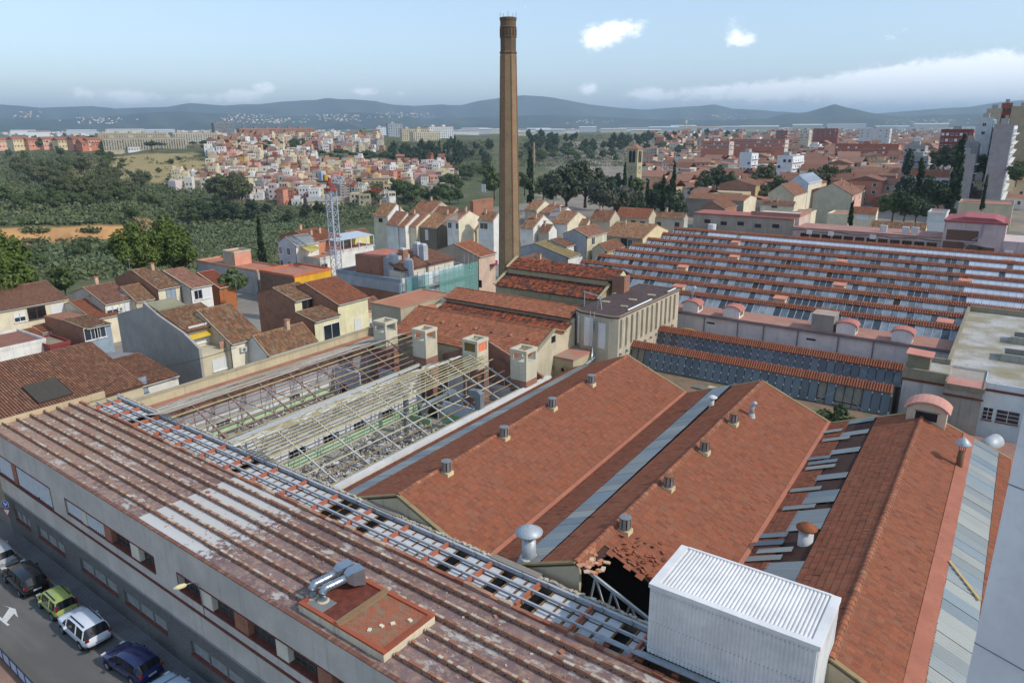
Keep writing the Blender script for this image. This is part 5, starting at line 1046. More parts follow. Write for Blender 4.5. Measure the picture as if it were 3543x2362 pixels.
def right_block():
    B = empty('flat_roof_building', 'building with large flat weedy gravel roof and low parapets at the right', 'building', (2, 80, 0)); pl = plaster((196, 190, 184), .8); wt = plaster((214, 222, 222), .4); cc = plaster((150, 140, 118), .8); z = 10.6
    MB().box((-6.5, 72.1, 0), (-3.0, 77, z)).build('wall', pl, B); MB().box((-3.35, 76.5, 0), (14, 101.6, z)).build('wall', pl, B); MB().box((-.2, 73.0, 0), (14, 76.5, z)).build('white_wall', wt, B); MB().box((-3.0, 70.6, 0), (-.2, 76.5, z-.15)).build('tower', plaster((170, 158, 144), .9), B)
    t = NT('gravel_roof'); p = t.pos(); a = t.noise(.35, 7, .7, p); col = t.mix(t.ramp(a, .4, .62), lin((150, 140, 112)), lin((186, 182, 176))); col = t.mix(t.math('MULTIPLY', t.ramp(t.noise(1.4, 6, .7, p), .5, .65), .6), col, lin((128, 112, 90)))
    MB().poly([(-3.2, 76.6, z+.03), (14, 76.6, z+.03), (14, 101.4, z+.03), (-3.2, 101.4, z+.03)]).poly([(-6.3, 72.3, z+.02), (-3.0, 72.3, z+.02), (-3.0, 76.6, z+.02), (-6.3, 76.6, z+.02)]).poly([(-.1, 73.2, z+.02), (14, 73.2, z+.02), (14, 76.6, z+.02), (-.1, 76.6, z+.02)]).build('roof', t.fin(col, .95), B)
    m = MB(); m.box((-3.5, 76.5, z), (-3.2, 101.6, z+.55)); m.box((-3.2, 101.3, z), (14, 101.6, z+.7)); m.box((-6.6, 72.0, z-.5), (-3.0, 72.3, z+.45)); m.box((-6.6, 76.6, z), (-3.5, 76.8, z+.5)); m.box((-6.6, 72.3, z), (-6.35, 76.6, z+.45)); m.build('parapet', cc, B)
    for y0, x0, x1 in ((88, 1.2, 9), (80.6, .6, 9)):
        m = MB(); m.box((x0, y0, z), (x1, y0+.25, z+.75)); m.box((x0, y0+2.4, z), (x1, y0+2.6, z+.75)); m.box((x0-.01, y0+.25, z), (x0+.24, y0+2.4, z+.75)); m.build('light_well', plaster((160, 156, 144), .7), B); MB().box((x0+.25, y0+.26, z+.04), (x1, y0+2.39, z+.06)).build('well_floor', DARK(), B)
    MB().box((-6.4, 72.5, z), (-4.6, 74.2, z+1.6)).build('hatch_house', plaster((140, 132, 108), .9), B); MB().slab([(-6.6, 72.3, z+1.75), (-4.4, 72.3, z+1.65), (-4.4, 74.4, z+1.65), (-6.6, 74.4, z+1.75)], .1).build('hatch_roof', plaster((206, 140, 120), .3), B)
    MB().box((-3.05, 70.5, z-.15), (-.15, 73.0, z+.0)).build('tower_roof', plaster((196, 140, 124), .4), B); m = MB(); m.box((-3.1, 70.4, z-.3), (-.1, 70.5, z+.12)); m.box((-3.1, 70.5, z), (-2.95, 73, z+.25)); m.box((-.25, 70.5, z), (-.1, 73, z+.12)); m.build('tower_rim', plaster((150, 130, 110), .7), B)
    MB().box((-6.62, 71.99, z-.72), (-3.0, 72.1, z-.52)).box((-3.12, 70.44, z-1.0), (-.08, 70.6, z-.85)).box((-.2, 72.9, z-.75), (14, 73, z-.55)).build('brick_course', paint((112, 62, 48), .85), B)
    for x0, x1 in ((.05, .75), (1.05, 2.7), (3.2, 5)):
        w = MB().box((x0, 72.97, 7.2), (x1, 72.99, 8.3)).build('window', glassy((40, 46, 54)), B); k = MB()
        for i in range(3): zz = 7.2+.37*i; k.box((x0, 72.94, zz), (x1, 72.968, zz+.05))
        k.box(((x0+x1)/2-.03, 72.945, 7.2), ((x0+x1)/2+.03, 72.966, 8.3)); k.build('frame', paint((200, 200, 196), .5), w); MB().box((x0-.05, 72.9, 7.1), (x1+.05, 72.985, 7.195)).build('sill', paint((112, 62, 48), .85), w)
    MB().tube([(.5, 66.5, 7.0), (1.4, 68, 7.3)], .6, 14).build('vent_duct', rust((186, 190, 192), .15, .55, .2), B, False, True); MB().tube([(4.2, 82, z), (4.4, 82, z+2.4)], .05, 6).build('post', DARK(), B)
    MB().box((-.9, 62.4, 0), (12, 70.4, 6.4)).build('low_deck', plaster((160, 120, 104), .7), B)
    # long building behind the saw-tooth hall
    L_ = empty('long_workshop', 'long low pinkish workshop with barred windows behind the saw-tooth hall', 'workshop', (-20, 156, 0)); wl = plaster((196, 178, 168), .7); Y = 156.
    p0, p1 = atY(2745, 787, Y), atY(3268, 823, Y); zt = (p0[2]+p1[2])/2; xa, xb = p0[0], p1[0]+.3
    MB().box((xa, Y, 0), (xb, Y+8, zt-.12)).build('wall', wl, L_); MB().box((xa-.1, Y-.12, zt-.12), (xb, Y+8, zt+.1)).build('roof', plaster((176, 132, 118), .5), L_)
    n = 12
    for i in range(n):
        x = xa+1.6+i*(xb-xa-2.5)/n; w = MB().box((x, Y-.03, zt-2.4), (x+(xb-xa)/n-.7, Y-.01, zt-1.0)).build('window', glassy((58, 48, 42)), L_); k = MB()
        for j in range(5): xx = x+j*((xb-xa)/n-.7)/4; k.box((xx-.04, Y-.08, zt-2.4), (xx+.04, Y-.032, zt-1))
        k.box((x, Y-.085, zt-1.75), (x+(xb-xa)/n-.7, Y-.034, zt-1.66)); k.build('bars', paint((110, 84, 66), .7), w)
    for f in (.12, .27, .55): MB().cb((lerp(xa, xb, f), Y-.25, zt-.75), (1, .5, .75)).build('air_conditioner', WHITE(), L_)
    for f in (.6, .74, .8): MB().cb((lerp(xa, xb, f), Y+2.2, zt+.7), (1.2, .8, 1.3)).build('roof_unit', paint((200, 200, 198), .5), L_)
    m = MB(); m.tube([(lerp(xa, xb, t), Y-.1, zt-.5+.15*math.sin(t*25)) for t in np.linspace(0, 1, 24)], .05, 5); m.build('cable', DARK(), L_)
    T = empty('patched_pink_building', 'taller patched pinkish building with shutters and wall pipes at the right', 'building', (-2, 155, 0)); q0, q1 = atY(3270, 765, 155.), atY(3484, 780, 155.); zt = (q0[2]+q1[2])/2; xa, xb = q0[0], q1[0]
    MB().box((xa, 155, 0), (xb, 166, zt)).build('wall', plaster((206, 188, 182), .8), T); MB().box((xa-.15, 154.8, zt), (xb+.15, 166, zt+.3)).build('roof', plaster((160, 92, 92), .4), T); MB().prism([(lerp(xa, xb, .05), zt+.3), (lerp(xa, xb, .95), zt+.3), (lerp(xa, xb, .8), zt+.9), (lerp(xa, xb, .3), zt+1.0)], 155.5, 165, 'y').build('curved_roof', plaster((170, 100, 100), .4), T)
    for fx, z0, w, h in ((.32, .62, 5, 1.9), (.2, .28, 3.4, 1.7), (.52, .22, 2.6, 1.6), (.75, .16, 2.4, 1.9)): x = lerp(xa, xb, fx); zz = lerp(9, zt, z0); o = MB().cb((x, 154.97, zz), (w, .04, h)).build('shutter', paint((110, 84, 66), .7), T); MB().cb((x, 154.9, zz-h/2-.08), (w+.3, .16, .14)).build('sill', wl, o)
    for pth in ([(.5, .5), (.62, .62), (.64, 1)], [(.28, .45), (.5, .38), (.72, .33)], [(.36, .12), (.42, .32), (.55, .48)]): MB().tube([(lerp(xa, xb, a), 154.85, lerp(9, zt, b)) for a, b in pth], .12, 6).build('pipe', paint((150, 152, 158), .5), T)
    MB().box((xb, 154.6, 0), (xb+8, 164, lerp(9, zt, .55))).build('annex_wall', plaster((206, 190, 184), .7), T); MB().cb((xb+1, 154.3, lerp(9, zt, .2)), (1.3, .6, 1)).build('air_conditioner', WHITE(), T)
    G = empty('grey_workshop', 'grey-beige flat workshop with small windows at the left end of the saw-tooth hall', 'workshop', (-50, 157, 0)); p0, p1 = atY(2400, 742, 157.), atY(2750, 758, 157.); zt = (p0[2]+p1[2])/2
    MB().box((p0[0], 157, 0), (p1[0]-.1, 164, zt)).build('wall', plaster((170, 160, 144), .7), G); MB().box((p0[0]-.1, 156.8, zt), (p1[0]-.1, 164, zt+.25)).build('roof', plaster((170, 108, 96), .4), G)
    for i in range(5): MB().cb((lerp(p0[0], p1[0], .15+.17*i), 156.98, zt-1.5-.2*(i % 2)), (1.4, .04, .8)).build('window', glassy((50, 54, 58)), G)
    MB().lathe([(.9, zt-4), (.9, zt-2), (.85, zt-1.9)], (lerp(p0[0], p1[0], .22), 156), 12).build('water_tank', WHITE(), G)
    P = empty('brick_patched_block', 'pinkish cube block with flat roof and slot windows above the long workshop', 'building', (-42, 158, 0)); p0, p1 = atY(2600, 745, 158.), atY(2740, 757, 158.); zt = p0[2]+.2
    MB().box((p0[0], 158, 0), (p1[0]+1.5, 167, zt)).build('wall', plaster((206, 184, 170), .8), P); m = MB(); m.box((p0[0]-.1, 157.9, zt), (p1[0]+1.6, 158.2, zt+.7)); m.box((p1[0]+1.3, 158.2, zt), (p1[0]+1.6, 167, zt+.7)); m.build('parapet', plaster((176, 126, 108), .5), P)
    for f in (.3, .62): MB().cb((lerp(p0[0], p1[0], f), 157.97, zt-.9), (2.2, .04, .45)).build('slot_window', DARK(), P)
right_block()
def camera_building():
    a = at(3537, 1446, 14); d = np.array([a[0], a[1]]); d /= np.linalg.norm(d); c = d*13.0; 
    M_ = empty('sheet_metal_facade', 'pale grey sheet-metal wall edge of the near building at the right border', 'wall', (c[0], c[1], 0)); pm = plaster((234, 228, 226), .06); cz = c
    MB().prism([(c[0], c[1]), (c[0]+2.2, c[1]-1.0), (c[0]+2.2, c[1]+3.4), (c[0]+1.2, c[1]+3.2)], -.2, 60, 'z').build('panel', pm, M_)
    for z in np.arange(3, 60, 3.0): MB().beam((c[0]-.004, c[1]-.004, z), (c[0]+2.2, c[1]-1.006, z), .012, .015).build('seam', paint((120, 120, 132), .5), M_)
camera_building()
# ---------------------------------------------------------------- houses of the neighbourhood
def zz(ox, oy, k): return lambda x, y: (ox+x*k, oy+y*k)
zA, zB, zC, zD, zE, zF = zz(0, 860, .5247), zz(650, 780, .5247), zz(1150, 620, .4909), zz(1780, 620, .5208), zz(2350, 420, .4577), zz(2900, 420, .4912)
CRM, YEL, WHT, GRY, BEI, SAL = (226, 214, 184), (228, 210, 138), (226, 222, 212), (186, 180, 170), (196, 184, 160), (224, 160, 134)
_WC = {}
def window_mesh(w, h, typ):
    """frame, pane and sill for one window lying in the local x-z plane facing -y"""
    key = (round(w, 1), round(h, 1), typ)
    if key not in _WC:
        w, h = key[0], key[1]; f = .07; m = MB(); g = MB()
        m.box((-w/2, -.05, -h/2), (-w/2+f, .0, h/2)); m.box((w/2-f, -.05, -h/2), (w/2, .0, h/2)); m.box((-w/2+f, -.05, h/2-f), (w/2-f, .0, h/2)); m.box((-w/2+f, -.05, -h/2), (w/2-f, .0, -h/2+f)); m.box((-.03, -.045, -h/2+f), (.03, .0, h/2-f)); m.box((-w/2-.08, -.16, -h/2-.09), (w/2+.08, .0, -h/2-.005))
        g.box((-w/2+f, -.02, -h/2+f), (w/2-f, -.004, h/2-f))
        fm = {'win': WHITE(), 'dark': paint((96, 84, 72), .6), 'shut': WHITE(), 'half': WHITE(), 'door': paint((120, 128, 136), .5)}[typ]
        gm = {'win': glassy((46, 54, 62)), 'dark': glassy((40, 40, 42)), 'shut': paint((218, 218, 214), .5, 0, .04), 'half': glassy((46, 54, 62)), 'door': paint((150, 160, 172), .5)}[typ]
        if typ == 'half': m.box((-w/2+f, -.045, 0), (w/2-f, -.021, h/2-f))
        _WC[key] = (mkmesh('window', np.vstack(m.V), m.F, fm), mkmesh('pane', np.vstack(g.V), g.F, gm))
    return _WC[key]
def put_window(R, P, face, w, h, typ):
    a, b = window_mesh(w, h, typ); loc = Vector(P)-wloc(R); o = link('window', a, R, loc); o.rotation_euler = (0, 0, {'-Y': 0, '+X': math.pi/2, '+Y': math.pi, '-X': -math.pi/2}[face]); link('pane', b, o)
def house(label, axis, e0, e1, ze, rp=None, rend=0, wall=CRM, side=None, roof=None, zb=-2.5, ext=(0, 0), bk=.85, depth=7., wins=(), swins=(), ac=(), stain=.45, tiles_kind='barrel', chim=0, name='house', cat='house', ov=.28, parapet=None, leanto=False):
    A, B = at(*e0, ze), at(*e1, ze)
    if axis == 'Y': f = (A[0]+B[0])/2; a0, a1 = A[1]-ext[0], B[1]+ext[1]; L_ = lambda a, d, z: np.array((f-d, a, z))
    else: f = (A[1]+B[1])/2; a0, a1 = A[0]-ext[0], B[0]+ext[1]; L_ = lambda a, d, z: np.array((a, f+d, z))
    if a1 < a0: a0, a1 = a1, a0
    R = empty(name, label, cat, tuple(L_(a0, 0, 0)))
    wm = plaster(wall, stain) if isinstance(wall, tuple) else wall; sm = (plaster(side, .6) if isinstance(side, tuple) else side) or wm
    if rp is None:
        dr = depth; zr = zeb = ze; db = depth
    else:
        ae = (a0 if rend == 0 else a1)
        q = atY(*rp, ae) if axis == 'Y' else atX(*rp, ae); dr = (f-q[0]) if axis == 'Y' else (q[1]-f); zr = q[2]
        if dr < 1.5: dr = 1.5
        if zr < ze+.25: zr = ze+.25
        if zr > ze+dr*.75: zr = ze+dr*.75
        db = dr*(1+bk); zeb = zr-(zr-ze)*bk
        if leanto: db = dr+.15; zeb = zr
    poly = [(0, zb), (0, ze), (dr, zr), (db, zeb), (db, zb)] if rp is not None else [(0, zb), (0, ze), (db, ze), (db, zb)]
    s = -1 if axis == 'Y' else 1; pp = [((f+s*d) if True else 0, z) for d, z in poly]
    m = MB(); m.prism(pp, a0+.02, a1-.02, 'y' if axis == 'Y' else 'x'); w = m.build('wall', sm, R)
    MB().add([L_(a0+.02, -.02, zb), L_(a1-.02, -.02, zb), L_(a1-.02, -.02, ze-.03), L_(a0+.02, -.02, ze-.03), L_(a0+.02, .15, zb), L_(a1-.02, .15, zb), L_(a1-.02, .15, ze-.03), L_(a0+.02, .15, ze-.03)], [(0, 1, 2, 3), (1, 5, 6, 2), (4, 0, 3, 7), (3, 2, 6, 7)]).build('facade', wm, R)
    rm = roof or TILE_OLD
    if rp is not None:
        nrm = math.hypot(dr, zr-ze); e = ov; zo = ze-(zr-ze)/dr*e
        o = MB().slab([L_(a0-.05, -e, zo), L_(a1+.05, -e, zo), L_(a1+.05, dr, zr), L_(a0-.05, dr, zr)], .12).build('roof', paint((110, 76, 58), .9) if tiles_kind else rm, R)
        l = math.hypot(dr+e, zr-zo); up = np.array((0, 0, .03))
        if tiles_kind: tiles(o, L_(a0-.05, -e, zo)+up, L_(1, 0, 0)-L_(0, 0, 0), L_(0, dr, zr)-L_(0, -e, zo), a1-a0+.1, l, .26 if np.linalg.norm(A) < 160 else .34, .45 if np.linalg.norm(A) < 160 else .6, tiles_kind, rm, stuffname='roof_tiling')
        if not leanto:
            o2 = MB().slab([L_(a0-.05, dr, zr), L_(a1+.05, dr, zr), L_(a1+.05, db+e*.6, zeb-.1), L_(a0-.05, db+e*.6, zeb-.1)], .1).build('rear_roof', rm, R)
            m = MB(); ridge_caps(m, L_(a0, dr, zr+.04), L_(a1, dr, zr+.04), .15, .5, 4); m.build('ridge_tiles', rm, R)
        if axis == 'Y' or True:
            ee = a0 if axis == 'Y' else a1; m = MB(); m.beam(L_(ee, -e, zo+.06), L_(ee, dr, zr+.06), .16, .08); m.build('verge', plaster((190, 176, 150), .5), R)
        MB().beam(L_(a0, -e-.06, zo-.04), L_(a1, -e-.06, zo-.04), .11, .09).build('gutter', plaster((206, 202, 192), .3), R)
    else:
        m = MB(); t = .18; h = .45
        for (pa, pb) in (((a0, 0), (a1, 0)), ((a0, db), (a1, db)), ((a0, 0), (a0, db)), ((a1, 0), (a1, db))): m.beam(L_(pa[0], pa[1], ze+h/2-.05), L_(pb[0], pb[1], ze+h/2-.05), t, h)
        m.build('parapet', plaster(parapet, .5) if parapet else sm, R)
        MB().add([L_(a0+.1, .1, ze+.03), L_(a1-.1, .1, ze+.03), L_(a1-.1, db-.1, ze+.03), L_(a0+.1, db-.1, ze+.03)], [(0, 1, 2, 3) if axis == 'X' else (3, 2, 1, 0)]).build('roof', roof or plaster((184, 128, 104), .6), R)
    ff = '+X' if axis == 'Y' else '-Y'; sf = '-Y' if axis == 'Y' else '+X'
    for (p, ww, hh, ty) in wins:
        q = atX(*p, f+.03) if axis == 'Y' else atY(*p, f-.03)
        put_window(R, q, ff, ww, hh, ty)
    for (p, ww, hh, ty) in swins:
        q = atY(*p, a0-.01) if axis == 'Y' else atX(*p, a1+.01)
        put_window(R, q, sf, ww, hh, ty)
    for p in ac:
        q = atX(*p, f+.2) if axis == 'Y' else atY(*p, f-.2)
        u = MB().cb(q, (.34, .85, .6) if axis == 'Y' else (.85, .34, .6)).build('air_conditioner', paint((206, 204, 196), .5), R); n_ = np.array((.18, 0, 0) if axis == 'Y' else (0, -.18, 0))
        MB().tube([q+n_*.97, q+n_*1.03], .22, 10).build('fan_grille', paint((110, 110, 108), .6), u)
    for k in range(chim):
        a = lerp(a0, a1, random.uniform(.2, .8)); d = dr*random.uniform(.4, 1.1) if rp is not None else db*.6; zc = (lerp(ze, zr, min(1, d/dr)) if rp is not None else ze)
        c = L_(a, d, 0); ch = MB().cb((c[0], c[1], zc+.5), (.5, .5, 1.3)).build('chimney', plaster((196, 170, 140), .6), R); MB().cb((c[0], c[1], zc+1.25), (.66, .66, .12)).build('chimney_cap', plaster((170, 110, 84), .4), ch)
    return R, L_, f, a0, a1, dr, zr
bk_ = brickmat((168, 102, 76), (146, 86, 64), (170, 142, 118))
def left_houses():
    house('large cream house with brown tiled roof and three air conditioners at the left edge', 'Y', zA(0, 410), zA(445, 326), 6.2, zA(303, 214), 1, CRM, roof=TILE_RED, ext=(9, 0), wins=[(zA(130, 452), 1.6, 1.4, 'half'), (zA(243, 422), 2.6, 1.9, 'dark'), (zA(381, 397), 2.0, 1.5, 'shut')], ac=[zA(345, 452), zA(391, 440), zA(437, 431)], chim=1)
    house('low orange-tiled lean-to in front of the large cream house', 'Y', zA(272, 552), zA(418, 520), 2.6, zA(212, 512), 0, (232, 224, 200), roof=TILE_ORANGE, leanto=True, wins=[(zA(340, 575), 2.6, 1.3, 'shut')])
    house('small orange-tiled roof beside the cream house, left of the lean-to', 'Y', zA(140, 610), zA(300, 585), 2.2, zA(75, 550), 0, (206, 196, 160), roof=TILE_ORANGE, leanto=True)
    house('orange-tiled house behind the small brick annexe', 'Y', zA(560, 450), zA(705, 470), 4.2, zA(455, 350), 0, CRM, roof=TILE_ORANGE, ext=(0, 3), chim=1)
    house('yellow-fronted house with red-brown tiles and grey gable wall', 'Y', zA(690, 366), zA(878, 326), 6.0, zA(546, 256), 0, YEL, GRY, TILE_RED, wins=[(zA(742, 403), 1.9, 1.4, 'half'), (zA(833, 386), 1.9, 1.7, 'shut')], ac=[zA(794, 397)], chim=1)
    house('narrow brown-tiled house right of the yellow-fronted house', 'Y', zA(905, 350), zA(1005, 320), 5.8, zA(795, 252), 0, BEI, roof=TILE_OLD)
    house('brick-gabled house with old tiles and rooftop water tanks', 'Y', zA(1040, 268), zA(1182, 240), 7.2, zA(868, 142), 0, CRM, bk_, TILE_OLD, wins=[(zA(1128, 300), 1.7, 2.2, 'door')], chim=1)
    house('white-fronted house with plain red-brown roof next to the brick gable', 'Y', zB(20, 412), zB(152, 384), 7.0, zA(1072, 146), 0, WHT, GRY, TILE_RED, tiles_kind='flat', wins=[(zB(68, 455), 1.5, 1.6, 'win'), (zB(118, 440), 1.5, 2.0, 'shut')])
    house('shed with bright red metal roof and one skylight', 'Y', zB(215, 412), zB(300, 385), 4.4, zB(62, 312), 0, paint((172, 104, 60), .8), paint((160, 92, 52), .8), paint((168, 92, 84), .5), tiles_kind=None, name='shed')
    house('low grey-walled building with pinkish flat edge, behind the red shed', 'X', zB(45, 240), zB(465, 304), 4.6, None, 0, (186, 182, 178), (176, 172, 168), depth=6, parapet=(206, 150, 120))
    house('salmon-pink rooftop block with two water tanks', 'Y', zB(303, 186), zB(414, 168), 7.2, None, 0, SAL, BEI, depth=4)
    R = house('grey rendered apartment house with yellow awning terrace near the crane', 'Y', zB(737, 136), zB(832, 104), 9.0, zB(641, 76), 0, WHT, (196, 198, 200), paint((150, 146, 134), .7), tiles_kind=None, swins=[(zB(612, 164), .9, 1.5, 'win'), (zB(665, 172), 1.0, 1.5, 'win'), (zB(620, 248), .9, 1.4, 'win'), (zB(671, 258), .9, 1.4, 'win'), (zB(708, 264), .9, 1.4, 'win'), (zB(756, 272), .9, 1.4, 'win')])[0]
    q = [at(*zB(*p), 8.6) for p in ((745, 140), (825, 122), (875, 150), (815, 182))]; MB().slab([tuple(v) for v in q], .04).build('shade_sail', paint((206, 184, 96), .7), R)
    house('cream lower house with white pergola roof beside the crane mast', 'Y', zB(855, 225), zB(1000, 205), 6.2, None, 0, (226, 222, 206), (206, 204, 196), depth=8, wins=[(zB(900, 272), 1.8, 1.3, 'win')])
    R, L_, f, a0, a1, dr, zr = house('long terrace wing with pale metal canopy behind the crane', 'Y', zB(945, 180), zB(1250, 140), 6.4, None, 0, (220, 216, 206), (206, 204, 196), depth=6)
    m = MB(); m.slab([L_(a0, -.3, 9.0), L_(a1, -.3, 9.0), L_(a1, 5, 9.5), L_(a0, 5, 9.5)], .08); m.build('canopy', rust((190, 196, 198), .05, .4), R)
    for k in range(6): a = lerp(a0, a1, k/5); MB().beam(L_(a, -.2, 6.4), L_(a, -.2, 8.95), .12, .12).build('canopy_post', WHITE(), R)
    house('orange-brick house with many skylights on its tiled roof', 'Y', zB(862, 106), zB(985, 72), 9.2, zB(704, 38), 0, (206, 140, 108), bk_, TILE_ORANGE, chim=3)
    house('pale yellow house with orange tiles behind the crane mast', 'Y', zB(1088, 76), zB(1176, 50), 8.4, zB(1040, 18), 0, YEL, BEI, TILE_RED, wins=[(zB(1130, 122), 1.5, 1.2, 'shut')])
    house('small brick annexe with mossy roof and blue-grey glazed front', 'Y', zA(566, 528), zA(730, 494), 4.6, zA(412, 481), 0, (150, 166, 176), bk_, TILE_OLD, wins=[(zA(600, 560), 1.9, 1.9, 'win'), (zA(660, 545), 1.6, 1.9, 'win')], name='annexe')
    # house with the long grey party wall
    R = empty('grey_wall_house', 'house with a tall blank blue-grey side wall, yellow awning and white shutters', 'house', (-80, 45, 0)); yw = 46.2; gw = plaster((166, 160, 152), .5)
    pts = [atY(*zA(*p), yw) for p in ((770, 430), (940, 385), (935, 352), (1040, 440), (1205, 555), (1310, 660), (1334, 830))]; x_, z_ = [p[0] for p in pts], [p[2] for p in pts]
    poly = [(x_[0], -2), (x_[0], z_[0]), (x_[1], z_[1]), (x_[2]+.2, z_[2]), (x_[3], z_[3]), (x_[4], z_[4]), (x_[5], z_[5]), (x_[5], -2)]
    MB().prism(poly, yw, yw+.35, 'y').build('party_wall', gw, R); yb = yw+6.3
    zt5 = z_[5]-.2; MB().box((x_[4]-9, yw+.35, -2), (x_[5], yb, zt5-.6)).build('lower_storey', plaster((206, 194, 164), .5), R); MB().box((x_[3]-6, yw+.35, zt5-.6), (x_[4]-.3, yb, z_[4]-.25)).build('upper_storey', plaster((226, 222, 206), .4), R)
    o = MB().slab([(x_[4]+.3, yw+.3, z_[4]-.05), (x_[4]+.3, yb, z_[4]-.05), (x_[3]-.6, yb, z_[3]+.25), (x_[3]-.6, yw+.3, z_[3]+.25)], .12).build('roof', paint((110, 76, 58), .9), R)
    tiles(o, (x_[4]+.3, yw+.35, z_[4]), (0, 1, 0), (x_[3]-.6-x_[4]-.3, 0, z_[3]-z_[4]+.3), yb-yw-.3, math.hypot(x_[3]-.9-x_[4], z_[3]-z_[4]+.3), .26, .45, 'barrel', TILE_OLD)
    MB().slab([(x_[1]+.4, yw+.3, z_[2]-.1), (x_[1]+.4, yw+4, z_[2]-.1), (x_[3]-.3, yw+4, z_[3]+.55), (x_[3]-.3, yw+.3, z_[3]+.55)], .2).build('stair_roof', plaster((150, 144, 116), .6), R)
    xf = x_[5]; xs = x_[4]-.3
    for k in (0, 1): put_window(R, (xs+.02, yw+2.0+k*2.2, zt5+1.0), '+X', 2.1, 2.4, 'shut'); 
    put_window(R, (xf+.02, yw+3.2, zt5-2.4), '+X', 3.4, 1.5, 'shut'); MB().slab([(xs+.1, yw+.8, z_[4]-.55), (xs+.1, yb-.6, z_[4]-.55), (xs+.9, yb-.6, z_[4]-.95), (xs+.9, yw+.8, z_[4]-.95)], .05).build('awning', paint((214, 180, 60), .7), R)
    MB().box((xf-.25, yw+2.8, zt5-.6), (xf, yb, zt5+.3)).build('terrace_parapet', plaster((186, 140, 116), .4), R)
    house('cream house with tiled roof, grey awning and wall lamp by the garden wall', 'Y', zB(285, 777), zB(487, 716), 7.0, zB(62, 562), 0, (228, 218, 196), BEI, TILE_OLD, ac=[zB(367, 816)], wins=[(zB(462, 870), 1.5, 1.6, 'dark')])
    house('low house with worn red tiles and white parapet along the garden wall', 'Y', zB(525, 850), zB(850, 752), 5.6, zB(420, 662), 0, WHT, WHT, TILE_OLD, chim=1)
    house('upper storey of the brick-sided house, cream front under mossy tiles', 'Y', zB(700, 496), zB(870, 456), 8.8, zB(560, 412), 0, (230, 222, 180), bk_, TILE_OLD, wins=[(zB(788, 520), 1.9, 1.4, 'dark')])
    house('cream house front with large framed window and tiled porch roof', 'Y', zB(846, 636), zB(985, 584), 7.6, zB(708, 572), 0, (230, 222, 184), bk_, TILE_OLD, leanto=True, wins=[(zB(950, 702), 2.9, 2.4, 'win')])
    house('cream house with smooth orange roof right of the brick-sided house', 'Y', zB(1000, 522), zB(1150, 470), 8.4, zB(770, 380), 0, (230, 222, 180), bk_, TILE_ORANGE, ext=(0, .6), wins=[(zB(1120, 652), 1.2, 2.0, 'shut')])
    house('brown-brick store with bright yellow end wall behind the brick-sided house', 'X', zB(470, 304), zB(700, 342), 5.4, None, 0, brickmat((128, 88, 68), (108, 74, 58)), (226, 170, 50), depth=9, parapet=(206, 120, 84), name='store', cat='store')
    house('small house with pink front and red roof beside the beige block', 'Y', zB(1165, 560), zB(1220, 540), 6.0, zB(1100, 500), 0, (226, 186, 160), BEI, TILE_RED, ext=(0, 2), wins=[(zB(1212, 640), 1, 1.4, 'half')])
    # roofs in the near left corner
    A, B = at(0, 1437, 7.6), at(286, 1360, 7.6)
    R = empty('corner_tiled_building', 'large low building with brown tiled roof and dark skylight, bottom left of the houses', 'building', (-73, 25, 0)); xf = (A[0]+B[0])/2+1.5; y0, y1 = A[1]-10, B[1]+5.2
    MB().prism([(xf, -1), (xf, 7.3), (xf-9.5, 10.1), (xf-19, 7.3), (xf-19, -1)], y0, y1, 'y').build('wall', plaster((206, 190, 160), .5), R)
    for s, xe in ((1, xf+.3), (-1, xf-19.3)):
        o = MB().slab([(xe, y0-.1, 7.25), (xe, y1+.1, 7.25), (xf-9.5, y1+.1, 10.15), (xf-9.5, y0-.1, 10.15)], .12).build('roof', paint((110, 76, 58), .9), R); tiles(o, (xe, y0, 7.28), (0, 1, 0), (xf-9.5-xe, 0, 2.9), y1-y0, math.hypot(9.8, 2.9), .25, .45, 'barrel', TILE_BROWN, 150 if s > 0 else 0)
    sk = at(*zz(0, 850, .5102)(310, 920), 9.3); MB().slab([(sk[0]+1.6, sk[1]-1.5, 7.28+(xf+.3-sk[0]-1.6)*.296+.32), (sk[0]+1.6, sk[1]+1.5, 7.28+(xf+.3-sk[0]-1.6)*.296+.32), (sk[0]-1.6, sk[1]+1.5, 7.28+(xf+.3-sk[0]+1.6)*.296+.32), (sk[0]-1.6, sk[1]-1.5, 7.28+(xf+.3-sk[0]+1.6)*.296+.32)], .3).build('skylight', paint((74, 66, 54), .6), R)
    R2 = house('low house with two mossy tile slopes and a white patio with blue-striped door', 'Y', zz(0, 850, .5102)(800, 952), zz(0, 850, .5102)(1325, 880), 5.0, zz(0, 850, .5102)(600, 815), 0, WHT, (150, 148, 146), TILE_BROWN, ext=(0, -1), wins=[(zz(0, 850, .5102)(960, 945), 1.3, 1.9, 'door')])[0]
    m = MB(); p = at(*zz(0, 850, .5102)(625, 765), 7.2); m.slab([p+(-1.5, -1.3, 0), p+(1.5, -1.3, -.4), p+(1.5, 1.3, -.4), p+(-1.5, 1.3, 0)], .08); m.build('glass_roof', glassy((120, 130, 136), .2), R2); MB().cb(p-(0, 0, 1.2), (2.6, 2.3, 1.6)).build('dormer', plaster((176, 172, 164), .6), R2)
    house('white-walled terrace with brown tiled floor in the left corner yard', 'Y', zz(0, 850, .5102)(70, 690), zz(0, 850, .5102)(270, 660), 3.4, None, 0, WHT, WHT, plaster((150, 104, 88), .5), depth=9, ext=(6, 1), name='terrace_house', cat='terrace')
